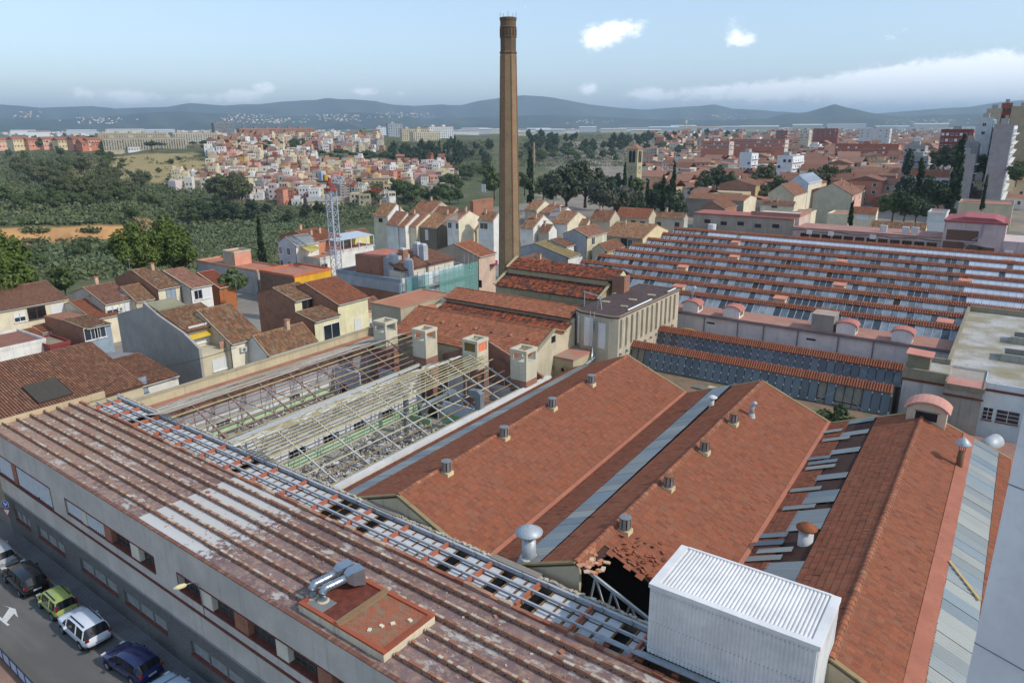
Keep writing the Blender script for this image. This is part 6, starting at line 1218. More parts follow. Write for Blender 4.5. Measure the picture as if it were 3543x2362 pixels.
    house('maroon-walled yard building beside the white terrace', 'Y', zz(0, 850, .5102)(330, 690), zz(0, 850, .5102)(480, 660), 2.8, None, 0, (132, 62, 58), (132, 62, 58), plaster((150, 140, 116), .6), depth=6, parapet=(140, 66, 60), name='yard_building', cat='building')
    # garden wall along the roofless halls
    G = empty('garden_wall', 'long weathered rendered wall between the houses and the roofless halls', 'wall', (-62.4, 30, 0)); gm = plaster((196, 182, 150), .8)
    MB().box((-62.7, 24.5, -1), (-62.3, 62, 9.0)).build('wall', gm, G); MB().box((-62.3, 29.2, 7.6), (-61.62, 60, 8.2)).build('brick_footing', brickmat((180, 112, 84), (160, 96, 72)), G); MB().box((-62.78, 24.5, 9.0), (-62.22, 62, 9.08)).build('coping', plaster((176, 160, 128), .7), G)
left_houses()
def site_building():
    z = 9.6; A, B, C_ = at(*zC(25, 637), z), at(*zC(510, 708), z), at(*zC(905, 592), z); x0, x1, y0, y1 = A[0], (B[0]+C_[0])/2, (A[1]+B[1])/2, C_[1]
    R = empty('building_under_construction', 'unfinished brick building with concrete band, scaffold and teal safety netting', 'building site', (x1, y0, 0)); con = plaster((176, 178, 180), .4)
    MB().box((x0, y0, -2), (x1-.3, y1, z-2.2)).build('brick_wall', bk_, R); MB().box((x0-.03, y0-.03, z-2.2), (x1-.3, y1, z-.6)).build('concrete_band', con, R); MB().box((x1-.3, y0-.02, -2), (x1, y1, z)).build('insulated_facade', plaster((214, 220, 222), .2), R)
    m = MB(); m.box((x0-.05, y0-.05, z-.6), (x1+.05, y0+.25, z)); m.box((x0-.05, y1-.25, z-.6), (x1+.05, y1+.05, z)); m.box((x0-.05, y0+.25, z-.6), (x0+.25, y1-.25, z)); m.build('parapet', plaster((150, 156, 160), .3), R); MB().box((x0+.2, y0+.2, z-.6), (x1-.3, y1-.2, z-.55)).build('roof_deck', plaster((170, 120, 104), .5), R)
    w = x1-x0; d = y1-y0; f = lambda a: x0+a*w; g = lambda b: y0+b*d
    MB().box((f(.25), g(.06), z-.55), (f(.62), g(.5), z+2.8)).build('brick_block', bk_, R); MB().box((f(.62), g(.12), z-.55), (f(.72), g(.42), z+2.6)).build('concrete_stair', con, R); MB().box((f(.27), g(.1), z+2.8), (f(.6), g(.46), z+2.85)).build('block_roof', plaster((190, 120, 100), .4), R)
    for a, b, zz0, zz1, c0, c1 in ((.72, .92, .9, 1.9, .1, .5), (.45, .95, 1.0, 2.4, .5, .92)):
        o = MB().slab([(f(b), g(c0), z+zz0), (f(b), g(c1), z+zz0), (f(a), g(c1), z+zz1), (f(a), g(c0), z+zz1)], .12).build('roof', paint((120, 76, 60), .9), R); tiles(o, (f(b), g(c0), z+zz0+.03), (0, 1, 0), (f(a)-f(b), 0, zz1-zz0), (c1-c0)*d, math.hypot(f(a)-f(b), zz1-zz0), .26, .42, 'barrel', TILE_RED)
        MB().box((f(a), g(c0)+.1, z-.55), (f(b)-.5, g(c1)-.1, z+zz0-.15)).build('attic_wall', plaster((214, 206, 186), .3), R)
    for a, b, h, mt in ((.74, .16, 2.6, con), (.7, .34, 3.0, bk_), (.8, .55, 3.4, con), (.64, .62, 3.3, con), (.9, .22, 1.8, con)): c = MB().cb((f(a), g(b), z+h/2), (1.1, 1.1, h+1)).build('chimney', mt, R); MB().cb((f(a), g(b), z+h+.6), (.8, .8, .3)).build('wrapped_top', plaster((210, 212, 214), .1), c)
    S = empty('scaffold', 'steel scaffold with teal netting on the unfinished building', 'scaffold', (x1+1, y0, 0)); st = rust((150, 156, 150), .2); n = 7
    for i in range(n+1):
        y = y0+.1+i*(d+2.2)/n
        for xx in (x1+.25, x1+1.15): MB().beam((xx, y, -1), (xx, y, z+.9+(.8 if i > 5 else 0)), .06, .06).build('upright', st, S)
    for zz1 in (1.6, 3.6, 5.6, 7.6): MB().box((x1+.2, y0, zz1), (x1+1.2, y1+2.2, zz1+.06)).build('deck', paint((150, 150, 136), .8), S)
    for zz1 in (2.6, 4.6, 6.6, 8.4, 9.4): MB().beam((x1+1.15, y0, zz1), (x1+1.15, y1+2.2, zz1), .05, .05).build('ledger', st, S)
    t = NT('safety_net'); t.b.inputs['Alpha'].default_value = .38; nm_ = t.fin(lin((120, 176, 166)), .8)
    for i in range(n):
        a, b = y0+.15+i*(d+2.2)/n, y0+.05+(i+1)*(d+2.2)/n
        if i in (2,): continue
        MB().box((x1+1.2, a, 0 if i > 3 else 5), (x1+1.215, b, z+.2)).build('net_panel', nm_, S)
    R2 = house('beige house with orange roof, wine-red awning and blank side, left of the chimney', 'Y', zC(1036, 546), zC(1142, 516), 9.4, zC(858, 456), 0, (206, 178, 156), (186, 168, 148), TILE_ORANGE, tiles_kind='flat', wins=[(zC(975, 612), .1, .1, 'win')], swins=[(zC(975, 612), 1.2, 1.4, 'win'), (zC(1043, 735), .7, 1.3, 'dark'), (zC(970, 745), .7, 2.2, 'win')])[0]
    q = [at(*zC(*p), 7.4) for p in ((1045, 585), (1165, 570), (1165, 605), (1048, 598))]; MB().slab([tuple(v) for v in q], .06).build('awning', paint((140, 50, 72), .7), R2)
site_building()
def crane():
    zt = 15.8; P = at(1163, 905, 6.0); r = math.hypot(P[0], P[1]); T = atR(1150, 658, r); zt = T[2]; x, y = P[0], P[1]; R = empty('tower_crane', 'small tower crane with grey lattice mast and red and white jib', 'crane', (x, y, 0)); g = rust((176, 182, 190), .05, .5); rd = rust((176, 76, 60), .2); wh = paint((226, 226, 222), .5)
    w = .75; m = MB()
    for sx in (-w, w):
        for sy in (-w, w): MB().beam((x+sx, y+sy, -1), (x+sx, y+sy, zt), .16, .16).build('mast_leg', g, R)
    n = int((zt+1)/1.4); br = []
    for i in range(n):
        z0 = -1+i*(zt+1)/n; z1 = -1+(i+1)*(zt+1)/n
        for a, b in (((-w, -w), (w, -w)), ((w, -w), (w, w)), ((w, w), (-w, w)), ((-w, w), (-w, -w))):
            p, q = (a, b) if i % 2 else (b, a); m.beam((x+p[0], y+p[1], z0), (x+q[0], y+q[1], z1), .08, .08); m.beam((x+a[0], y+a[1], z1), (x+b[0], y+b[1], z1), .07, .07)
    m.build('mast_bracing', g, R)
    MB().box((x-.95, y-.95, zt), (x+.95, y+.95, zt+.35)).build('slewing_ring', rd, R); m = MB(); m.beam((x-.6, y-.6, zt+.35), (x-.3, y, zt+2.4), .14, .14); m.beam((x+.6, y-.6, zt+.35), (x-.1, y, zt+2.4), .14, .14); m.beam((x-.6, y+.6, zt+.35), (x-.3, y, zt+2.4), .14, .14); m.beam((x+.6, y+.6, zt+.35), (x-.1, y, zt+2.4), .14, .14); m.box((x-.6, y-.6, zt+1.0), (x+.5, y+.6, zt+1.3)); m.build('turntable_frame', rd, R)
    tip = atR(1335, 665, r*1.0); dirv = np.array([.62, -.2, 0]); e = np.array(at(1337, 670, zt+.4)); root = np.array((x+.8, y, zt+1.6)); L_ = 13
    for i in range(L_):
        a, b = root+(e-root)*i/L_, root+(e-root)*(i+1)/L_; mt = rd if (i//3) % 2 else wh; h0, h1 = lerp(1.5, .5, i/L_), lerp(1.5, .5, (i+1)/L_); s = np.array((0, .5, 0)); m = MB()
        for sgn in (-1, 1): m.beam(a+s*sgn, b+s*sgn, .09, .09); m.beam(a+s*sgn, (a+b)/2+(0, 0, h0), .06, .06); m.beam((a+b)/2+(0, 0, h0), b+s*sgn, .06, .06)
        m.beam((a+b)/2+(0, 0, h0), b+(b-a)/2+(0, 0, h1), .1, .1); m.beam(a-s, b+s, .05, .05); m.build('jib_section', mt, R)
    MB().cb((x-2.2, y+.4, zt+1.6), (2.6, 1.4, .3)).build('counter_jib', rd, R); MB().cb((x-2.6, y+.3, zt+2.6), (1.1, 1.1, 2.0)).build('counterweight', plaster((196, 196, 190), .3), R); MB().tube([(x-1.2, y, zt+1.8), (x-1.2, y, zt+3)], .35, 10).build('winch_drum', paint((206, 160, 50), .5), R); MB().cb((x-1.9, y-.4, zt+2.6), (.7, .7, 1.6)).build('control_cabinet', paint((150, 170, 190), .5), R)
crane()
def centre_houses():
    L = [('house with brown tiles and white gable at the left end of the middle row', zC(298, 252), zC(378, 263), 9.4, zC(455, 172), CRM, WHT, TILE_OLD), ('narrow house with red-brown tiles below the white gable house', zC(394, 314), zC(450, 326), 8.0, zC(532, 232), WHT, None, TILE_RED), ('narrow house with dark mossy roof in the middle row', zC(454, 328), zC(514, 332), 7.8, zC(600, 238), WHT, None, TILE_BROWN), ('cream house with pinkish tiles in the middle row', zC(518, 328), zC(592, 333), 7.7, zC(682, 240), CRM, None, TILE_RED), ('stone-walled ruin with patchy tiles in the middle row', zC(594, 333), zC(748, 342), 7.6, zC(842, 248), (128, 116, 102), None, TILE_OLD),
         ('brown-roofed house with solar panel behind the middle row', zC(552, 226), zC(692, 238), 9.6, zC(772, 158), BEI, None, TILE_BROWN), ('brown-roofed house left of the brick roof block', zC(697, 238), zC(858, 246), 9.5, zC(880, 168), BEI, None, TILE_BROWN), ('tall house with bright red roof and white front with balcony', zC(802, 286), zC(892, 291), 10.2, zC(968, 222), WHT, CRM, paint((176, 74, 58), .7)), ('flats with stacked balconies under old tiles left of the chimney', zC(1026, 284), zC(1135, 292), 10.5, zC(1172, 200), WHT, WHT, TILE_OLD), ('dark-tiled low house between the red-roofed house and the flats', zC(940, 352), zC(1022, 356), 7.2, zC(1040, 268), BEI, None, TILE_BROWN),
         ('white house with old tiles and long gable right of the chimney', zD(38, 320), zD(126, 326), 8.2, zD(196, 236), WHT, WHT, TILE_OLD), ('narrow dark roof between the two white gables', zD(150, 348), zD(236, 350), 7.4, zD(258, 268), BEI, WHT, TILE_BROWN), ('white house with old tiles and chimney hut', zD(243, 290), zD(352, 298), 8.2, zD(428, 216), WHT, CRM, TILE_OLD), ('small cream house with mossy tiles behind the grey block', zD(376, 293), zD(486, 299), 7.6, zD(492, 264), CRM, CRM, TILE_OLD), ('house with skylight in its brown roof behind the cream house', zD(492, 270), zD(642, 276), 8.6, zD(672, 206), BEI, BEI, TILE_BROWN), ('house with orange roof and row of arched windows at the back', zD(646, 250), zD(915, 255), 8.8, zD(925, 186), BEI, None, TILE_ORANGE), ('white house with mossy roof and round window next to the orange-roofed one', zD(920, 250), zD(1136, 259), 8.8, zD(1136, 202), GRY, GRY, TILE_OLD), ('long brown-roofed house with cream gable behind the saw-tooth hall', zD(560, 376), zD(868, 391), 7.6, zD(950, 303), (190, 172, 136), (236, 216, 170), TILE_OLD),
         ('reddish-roofed house right behind the chimney', zD(66, 200), zD(150, 204), 9.6, zD(205, 142), BEI, CRM, TILE_OLD), ('plum-roofed house behind the chimney', zD(225, 245), zD(300, 250), 9.0, zD(355, 184), WHT, WHT, paint((128, 66, 70), .7)), ('orange-roofed house with dish beside the plum roof', zD(160, 222), zD(235, 226), 9.2, zD(310, 168), BEI, CRM, TILE_RED)]
    W_ = {0: [(zC(340, 288), 1.4, 1, 'dark')], 1: [(zC(415, 350), 1, 1.6, 'shut')], 3: [(zC(535, 395), .9, 1.8, 'dark')], 4: [(zC(665, 390), 1, 2.6, 'shut')], 7: [(zC(828, 325), 1.2, 1.4, 'win'), (zC(880, 330), 1.0, 1.5, 'win')], 8: [(zC(1068, 330), 2.4, 1.5, 'win'), (zC(1070, 405), 2.4, 1.3, 'shut')], 10: [(zD(65, 380), 2, 1.6, 'shut')], 12: [(zD(300, 318), 3.4, 1.6, 'shut')], 15: [(zD(683, 281), 1.3, .9, 'dark'), (zD(790, 285), 1.3, .9, 'dark'), (zD(850, 290), 1.3, .9, 'dark')], 16: [(zD(960, 300), 1.2, 1.3, 'dark'), (zD(1080, 306), 1.3, 1.5, 'dark')], 17: [(zD(727, 420), 1.6, 1.9, 'dark'), (zD(768, 425), 1.1, 1.7, 'win')]}
    for i, (lab, a, b, ze, rp, w, s, rf) in enumerate(L):
        house(lab, 'X', a, b, ze, rp, 1, w, s, rf, zb=-3, wins=W_.get(i, ()), chim=1 if i % 3 else 0, tiles_kind=None if rf.name.startswith('paint') else 'barrel')
    house('grey-sided block with beige front and four white windows behind the boiler house', 'Y', zD(490, 381), zD(606, 346), 9.8, zD(396, 330), 0, (206, 196, 164), (168, 170, 172), TILE_RED, tiles_kind='flat', wins=[(zD(523, 410), 1.4, 1.7, 'win'), (zD(588, 391), 1.1, 1.6, 'shut'), (zD(521, 508), 1.5, 1.5, 'half'), (zD(585, 490), 1.1, 1.7, 'half')])
    house('low house with straw-coloured roof and grey side behind the boiler house', 'Y', zD(360, 520), zD(426, 497), 6.6, zD(132, 426), 0, WHT, (160, 162, 162), tilemat(((176, 152, 104), (150, 128, 88), (190, 166, 116)), .4), wins=[(zD(440, 545), 1.2, 1.9, 'shut')])
    house('small brown-roofed dormer house beside the straw-coloured roof', 'Y', zD(332, 446), zD(402, 432), 8.0, zD(240, 402), 0, WHT, GRY, TILE_BROWN, swins=())
    house('orange-tiled low roof at the foot of the chimney', 'Y', zD(170, 580), zD(300, 560), 6.0, zD(52, 520), 0, BEI, BEI, TILE_RED, chim=1)
    house('brown-roofed shed beside the beige front, behind the saw-tooth hall', 'Y', zD(612, 476), zD(722, 440), 7.0, zD(560, 420), 0, (206, 190, 140), BEI, TILE_BROWN, wins=[(zD(662, 482), .9, 1.1, 'dark')])
    R = house('raw brick roof block with blue door and metal flues', 'X', zC(945, 165), zC(1012, 160), 13.2, None, 0, bk_, bk_, depth=9, zb=6, name='roof_block', cat='building')[0]
    for i in range(3): p = at(*zC(1055+i*10, 75), 14); MB().tube([p-(0, 0, .6), p+(0, 0, 1.6)], .22, 8).build('flue', gal, R)
centre_houses()
# ---------------------------------------------------------------- street things
def carpaint(rgb, name='car_paint'):
    t = NT(name); t.fin(lin(rgb), .25, .0, .5); t.b.inputs['Coat Weight'].default_value = .8; t.b.inputs['Coat Roughness'].default_value = .06; return t.m
def car(label, x, y, rz, rgb, Ln, Wd, Ht, prof, rails=False, lamp='low', zg=.0):
    """prof: (t along length from the nose, bonnet/roof height fraction, is cabin) stations"""
    R = empty('parked_car', label, 'car', (x, y, zg), rz+math.pi, 'cars parked along the kerb'); pt = carpaint(rgb); gl = glassy((22, 26, 30), .05, 'car_glass', .2); blk = paint((24, 24, 26), .6); hw = Wd/2
    S = []   # stations from nose (+x) to tail
    belt = .56*Ht
    for (t, zt, cab) in prof:
        xx = Ln/2-t*Ln; e = min(1, .62+min(t, 1-t)*4.2); w = hw*(.80+.20*min(1, min(t, 1-t)*9)); zb = .30 if .06 < t < .94 else .38; zl = min(belt, zt*Ht*.97)
        top = zt*Ht; rw = (w*.74 if cab else w*.80)
        sec = [(w*.90, zb), (w, zb+.2), (w*1.0, lerp(zb+.2, zl, .55)), (w*.955, zl), ((lerp(w*.955, rw, .88)) if cab else w*.90, (lerp(zl, top, .86)) if cab else lerp(zl, top, .5)), (rw*.80, lerp(zl, top, .985) if cab else lerp(zl, top, .93)), (0, top)]
        S.append([(xx, a, b) for a, b in sec]+[(xx, -a, b) for a, b in sec[-2::-1]])
    k = len(S[0]); V = [p for s in S for p in s]; Fb = []; Fg = []
    for i in range(len(S)-1):
        cb = prof[i][2] and prof[i+1][2]; cc = prof[i][2] != prof[i+1][2]
        for j in range(k-1):
            f = (i*k+j, i*k+j+1, (i+1)*k+j+1, (i+1)*k+j); side = j in (3, k-5); up = j in (4, 5, k-6, k-7)
            if cb and side: Fg.append(f)
            elif cc and (up or side): Fg.append(f)
            else: Fb.append(f)
        Fb.append((i*k+k-1, i*k, (i+1)*k, (i+1)*k+k-1))
    Fb += [tuple(range(k))[::-1], tuple(range((len(S)-1)*k, len(S)*k))]
    me = mkmesh('body', V, Fb, pt, None, True, False); link('body', me, R); m = mkmesh('glazing', np.array(V)*np.array((1, 1.002, 1.002)), Fg, gl, None, True, False); link('glazing', m, R)
    cabs = [i for i, q in enumerate(prof) if q[2]]; mid = cabs[len(cabs)//2]
    for i in {cabs[0], mid, cabs[-1]}:
        for s in (1, -1): p, q = np.array(S[i][3]), np.array(S[i][4]); p[1] *= s; q[1] *= s; o_ = np.array((0, .012*s, 0)); MB().beam(p+o_, q+o_, .07, .06, up=(0, 1, 0)).build('pillar', pt, R, True)
    wr = .31; 
    for tx in (.19, .80):
        for s in (1, -1):
            xx = Ln/2-tx*Ln; W_ = MB().tube([(xx, s*(hw-.20), wr), (xx, s*(hw+.015), wr)], wr, 18).build('wheel', paint((22, 22, 23), .8), R, True, False); MB().tube([(xx, s*(hw+.0), wr), (xx, s*(hw+.025), wr)], wr*.62, 12).build('rim', rust((170, 172, 176), .0, .35, .6), W_, True)
            MB().tube([(xx, s*(hw-.06), wr+.05), (xx, s*(hw+.004), wr+.05)], wr*1.2, 18).build('wheel_arch', blk, R, True)
    xr = -Ln/2; rz_ = prof[-1][1]*Ht
    for s in (1, -1):
        yl = s*hw*.78
        if lamp == 'tall': MB().cb((xr+.10, s*hw*.80, Ht*.70), (.1, .12, .42)).build('tail_lamp', carpaint((130, 16, 16), 'lamp_red'), R, True)
        else: MB().cb((xr+.05, yl, .56*Ht), (.1, .22, .15)).build('tail_lamp', carpaint((130, 18, 18), 'lamp_red'), R, True)
        MB().cb((Ln/2-.14, s*hw*.70, .46*Ht), (.2, .3, .14)).build('headlamp', carpaint((220, 222, 224), 'lamp_clear'), R, True)
        ix = Ln/2-(prof[cabs[0]][0]+.05)*Ln; MB().cb((ix, s*(hw+.09), belt+.08), (.14, .2, .13)).build('wing_mirror', pt, R, True)
        if rails: MB().beam((Ln/2-.42*Ln, s*hw*.60, Ht+.03), (Ln/2-.86*Ln, s*hw*.60, Ht+.0), .06, .05).build('roof_rail', blk, R, True)
    MB().box((xr-.01, -hw*.86, .3), (xr+.16, hw*.86, .44)).build('bumper', blk if rails else pt, R, True)
    pl = MB().box((xr-.03, -.26, .62 if lamp == 'tall' else .55), (xr-.005, .26, .73 if lamp == 'tall' else .66)).build('number_plate', WHITE(), R, True); zp = .64 if lamp == 'tall' else .57
    MB().box((xr-.034, .21, zp-.01), (xr-.03, .258, zp+.08)).build('plate_band', paint((40, 70, 160), .5), pl, True)
    for c in range(7): MB().box((xr-.034, .16-c*.06, zp+.01), (xr-.03, .19-c*.06, zp+.065)).build('plate_character', DARK(), pl, True)
    return R
HATCH = [(0, .44, 0), (.03, .50, 0), (.12, .58, 0), (.24, .64, 0), (.40, .93, 1), (.50, .99, 1), (.66, 1.0, 1), (.82, .94, 1), (.90, .88, 1), (.97, .62, 0), (1.0, .46, 0)]
TALL = [(0, .44, 0), (.03, .52, 0), (.10, .58, 0), (.18, .62, 0), (.33, .94, 1), (.45, 1.0, 1), (.70, 1.0, 1), (.86, .97, 1), (.93, .93, 1), (.985, .60, 0), (1.0, .44, 0)]
SUV = [(0, .50, 0), (.02, .58, 0), (.10, .63, 0), (.24, .66, 0), (.36, .93, 1), (.46, .99, 1), (.68, 1.0, 1), (.84, .97, 1), (.90, .94, 1), (.985, .62, 0), (1.0, .5, 0)]
MPV = [(0, .42, 0), (.03, .50, 0), (.10, .56, 0), (.17, .60, 0), (.34, .93, 1), (.46, 1.0, 1), (.66, 1.0, 1), (.84, .95, 1), (.92, .88, 1), (.98, .60, 0), (1.0, .46, 0)]
RZ = -math.atan(.0335)
car('white off-road car with black roof rails, parked between the lime green and dark blue cars', -46.75, 16.95, RZ, (222, 226, 232), 4.3, 1.82, 1.66, SUV, True)
car('lime green small hatchback with tall red tail lamps', -51.15, 17.2, RZ-.02, (160, 172, 86), 3.55, 1.6, 1.55, TALL, True, 'tall')
car('black people carrier parked behind the lime green hatchback', -56.2, 17.2, RZ-.02, (14, 15, 18), 4.6, 1.82, 1.62, MPV)
car('silver car at the left edge of the picture', -61.6, 17.3, RZ, (176, 178, 178), 4.3, 1.78, 1.55, MPV)
car('dark blue hatchback at the bottom of the row', -41.0, 17.05, RZ+.10, (22, 32, 84), 4.2, 1.75, 1.5, HATCH)
car('pale silver-blue car just entering the bottom edge', -36.2, 17.0, RZ, (190, 204, 220), 4.1, 1.75, 1.45, HATCH)
def street_furniture():
    S = empty('road_sign', 'sign post with blue turn arrows disc over a red-edged yield triangle', 'road sign', tuple(fw(-14.7, -.45))); gy = rust((150, 152, 150), .1)
    MB().tube([(0, 0, 0), (0, 0, 3.4)], .035, 8).build('post', gy, S, True); z = 3.1; n = 20; a0 = math.radians(-70)
    cx, cy = math.cos(a0), math.sin(a0); r = np.array((-cy, cx, 0)); nn = np.array((cx, cy, 0)); up = np.array((0, 0, 1.)); P = lambda u, v, d: nn*d+r*u+up*(z+v)
    def disc(rad, d, mat, name, par):
        MB().add([P(rad*math.cos(2*math.pi*i/n), rad*math.sin(2*math.pi*i/n), d) for i in range(n)]+[P(rad*math.cos(2*math.pi*i/n), rad*math.sin(2*math.pi*i/n), d-.02) for i in range(n)], [tuple(range(n)), tuple(range(2*n-1, n-1, -1))]+[((i+1) % n, i, n+i, n+(i+1) % n) for i in range(n)]).build(name, mat, par, True); return
    disc(.36, .06, WHITE(), 'disc_rim', S); disc(.33, .066, paint((30, 80, 170), .4), 'blue_disc', S)
    m = MB()
    for pts in ([(-.04, -.22), (.04, -.22), (.04, .02), (.16, .02), (.16, .1), (-.04, .1)], [(.14, -.05), (.27, .06), (.14, .17)], [(-.1, -.05), (-.03, -.08), (-.06, .12), (-.12, .1)], [(-.2, .08), (-.1, .26), (.0, .1)]): m.add([P(u, v, .07) for u, v in pts], [tuple(range(len(pts)))])
    m.build('arrows', WHITE(), S, True)
    tri = lambda s, d: [P(u*s, v*s-.72, d) for u, v in ((-.42, .34), (.42, .34), (0, -.4))]
    for s, d, mt, nm_ in ((1.0, .05, paint((190, 30, 36), .4), 'yield_border'), (.68, .056, WHITE(), 'yield_field')): MB().add(tri(s, d)+tri(s, d-.02), [(2, 1, 0), (3, 4, 5), (0, 1, 4, 3), (1, 2, 5, 4), (2, 0, 3, 5)]).build(nm_, mt, S, True)
    L_ = empty('street_lamp', 'cream wall-mounted street lamp on a curved arm over the pavement', 'street lamp', tuple(fw(14.3, -.02, 6.6))); q = fl(at(625, 2028, 7.7))-np.array((14.3, -.02, 6.6)); L_.rotation_euler = (0, 0, TH)
    MB().tube([(0, 0, -1.2), (0, -.06, .4), (q[0]*.1, q[1]*.15, .95), (q[0]*.35, q[1]*.4, 1.12), (q[0]*.8, q[1]*.8, 1.1)], .03, 8).build('arm', gy, L_, True, True); e = np.array((q[0], q[1], 1.1)); dv_ = np.array((q[0], q[1], 0)); dv_ /= np.linalg.norm(dv_)
    V = MB(); V.tube([e-dv_*.32, e-dv_*.2, e+dv_*.1, e+dv_*.38], [.05, .13, .15, .07], 10); V.build('lamp_head', plaster((226, 212, 160), .2), L_, True, True)
    # wires over the houses
    for i, (a, b, z0, z1, lab) in enumerate(((zz(0, 850, .5102)(860, 870), zz(0, 850, .5102)(1600, 690), 7.2, 8.0, 'black overhead cable running past the yellow-awning house to the cream house'), (zz(0, 850, .5102)(600, 1000), zz(0, 850, .5102)(850, 855), 10, 7.4, 'black overhead cable rising from the street building to the patio pole'))):
        p, q2 = at(*a, z0), at(*b, z1); MB().tube([lerp(p, q2, t)-(0, 0, 1.2*t*(1-t)) for t in np.linspace(0, 1, 9)], .035, 5).build('overhead_cable', DARK()); tag(bpy.data.objects[-1] if False else COL.objects[-1], lab, 'cable')
    for i, (p, z, h, lab) in enumerate(((zA(855, 120), 9.2, 2.8, 'television aerial on the brick-gabled house'), (zA(820, 370), 7, 3.2, 'thin aerial mast in front of the yellow-fronted house'), (zB(235, 170), 8, 2.6, 'aerial mast beside the salmon block'), (zD(212, 140), 10, 3, 'aerial on the roofs right of the chimney'), (zD(268, 150), 10, 3.4, 'taller aerial on the roofs right of the chimney'), (zA(1050, 280), 6.5, 4.4, 'lattice aerial mast beside the brick-gabled house'), (zB(318, 410), 4.5, 5, 'aerial mast over the small tree'))):
        q = at(*p, z); T = empty('aerial', lab, 'aerial', tuple(q)); MB().tube([(0, 0, -h*.5), (0, 0, h*.5)], .035, 6).build('mast', gy, T, True); m = MB(); m.beam((-.7, 0, h*.47), (.7, .1, h*.47), .03, .03)
        for k in range(6): m.beam((-.6+k*.24, -.3, h*.47), (-.6+k*.24, .3, h*.47), .02, .02)
        m.build('antenna', gy, T, True)
street_furniture()
# ---------------------------------------------------------------- trees
def leafmat(c1, c2, name='foliage', trans=.25):
    key = ('lf', c1, c2)
    if key in MATS: return MATS[key]
    t = NT(name); g = t.n('NewGeometry'); oi = t.n('ObjectInfo'); t._g = g; r = t.math('FRACT', t.math('ADD', g.outputs['Random Per Island'], oi.outputs['Random']))
    a = t.noise(.25, 3, .6, g.outputs['Position']); col = t.mix(t.math('ADD', t.math('MULTIPLY', r, .6), t.math('MULTIPLY', a, .4)), c1, c2); ob = t.mix(oi.outputs['Random'], (.86, .9, .8), (1.12, 1.08, 1.2)); col = t.mix(1.0, col, ob, 'MULTIPLY')
    MATS[key] = t.fin(col, .75, 0, .2); return MATS[key]
def crown_mesh(name, rx, rz, n, leaf, mat, clumps=14, shape='round', seed=0):
    """leaf-sized quads gathered in clumps through the volume of a crown; base at z=0, height 2*rz"""
    g = np.random.default_rng(seed); C = []
    for i in range(clumps):
        while True:
            p = g.uniform(-1, 1, 3)
            if np.linalg.norm(p) < 1: break
        p = p/max(np.linalg.norm(p), 1e-3)*g.uniform(.35, .9)
        if shape == 'cypress': h = g.uniform(-1, 1); w = (1-((h+1)/2)**1.6)*.72+.05 if h > -.8 else .55; a = g.uniform(0, 6.28); p = np.array((math.cos(a)*w*g.uniform(.2, .8), math.sin(a)*w*g.uniform(.2, .8), h))
        elif shape == 'cone': h = g.uniform(-1, 1); w = 1-(h+1)/2*.95; a = g.uniform(0, 6.28); p = np.array((math.cos(a)*w*g.uniform(.3, .85), math.sin(a)*w*g.uniform(.3, .85), h))
        elif shape == 'umbrella': p[2] = abs(p[2])*.8-.2
        C.append(p)
    C = np.array(C); ci = g.integers(0, clumps, n); cr = g.uniform(.26, .46, clumps)*(1.0 if shape in ('round', 'umbrella') else .55)
    d = g.normal(size=(n, 3)); d /= np.linalg.norm(d, axis=1)[:, None]; rr = g.random(n)**.4; P = C[ci]+d*(cr[ci]*rr)[:, None]
    P = P*np.array((rx, rx, rz))+np.array((0, 0, rz)); s = leaf*g.lognormal(0, .3, n)
    t1 = np.cross(d, g.normal(size=(n, 3))); t1 /= np.linalg.norm(t1, axis=1)[:, None]; nn = d+g.normal(0, .55, (n, 3)); nn /= np.linalg.norm(nn, axis=1)[:, None]; t1 = np.cross(nn, t1); t1 /= np.linalg.norm(t1, axis=1)[:, None]+1e-9; t2 = np.cross(nn, t1)
    asp = .75
    V = np.stack([P-t1*s[:, None], P+t2*s[:, None]*asp, P+t1*s[:, None], P-t2*s[:, None]*asp], 1).reshape(-1, 3)
    return qmesh(name, V, np.arange(4*n).reshape(-1, 4), mat, uv=False), C*np.array((rx, rx, rz))+np.array((0, 0, rz))
def trunk_mesh(h, r, C, top, mat, nl=6):
    m = MB(); m.tube([(0, 0, -.6), (r*.15, 0, h*.5), (0, r*.1, h), (0, 0, h+top*.5)], [r, r*.8, r*.65, r*.3], 8)
    for c in C[:nl]: m.tube([(0, 0, h*.9), tuple(np.array((c[0]*.5, c[1]*.5, h+c[2]*.5))), (c[0]*.85, c[1]*.85, h+c[2]*.9)], [r*.45, r*.3, r*.1], 6)
    return mkmesh('trunk', np.vstack(m.V), m.F, mat, None, True)
BARK = paint((96, 80, 64), .95, 0, .3); KINDS = {}
def kind(key, rx, rz, n, leaf, cols, th, tr, clumps=14, shape='round', seeds=(1, 2)):
    mat = leafmat(*cols); KINDS[key] = []
    for s in seeds: c, C = crown_mesh('crown', rx, rz, n, leaf, mat, clumps, shape, s+len(key)); KINDS[key].append((c, trunk_mesh(th, tr, C, rz, BARK), th))
kind('broad', 4.2, 3.6, 2600, .34, ((.060, .088, .028), (.125, .160, .056)), 2.4, .3, 18, seeds=(1, 2, 3))
kind('plane', 5.2, 4.6, 3000, .38, ((.078, .090, .036), (.150, .152, .066)), 3.0, .35, 20, seeds=(1, 2))
kind('dark', 4.0, 4.2, 2600, .32, ((.034, .054, .024), (.075, .102, .044)), 2.0, .3, 18, seeds=(1, 2))
kind('cypress', 1.5, 6.2, 3000, .26, ((.024, .042, .018), (.052, .078, .030)), .8, .22, 40, 'cypress', seeds=(1, 2))
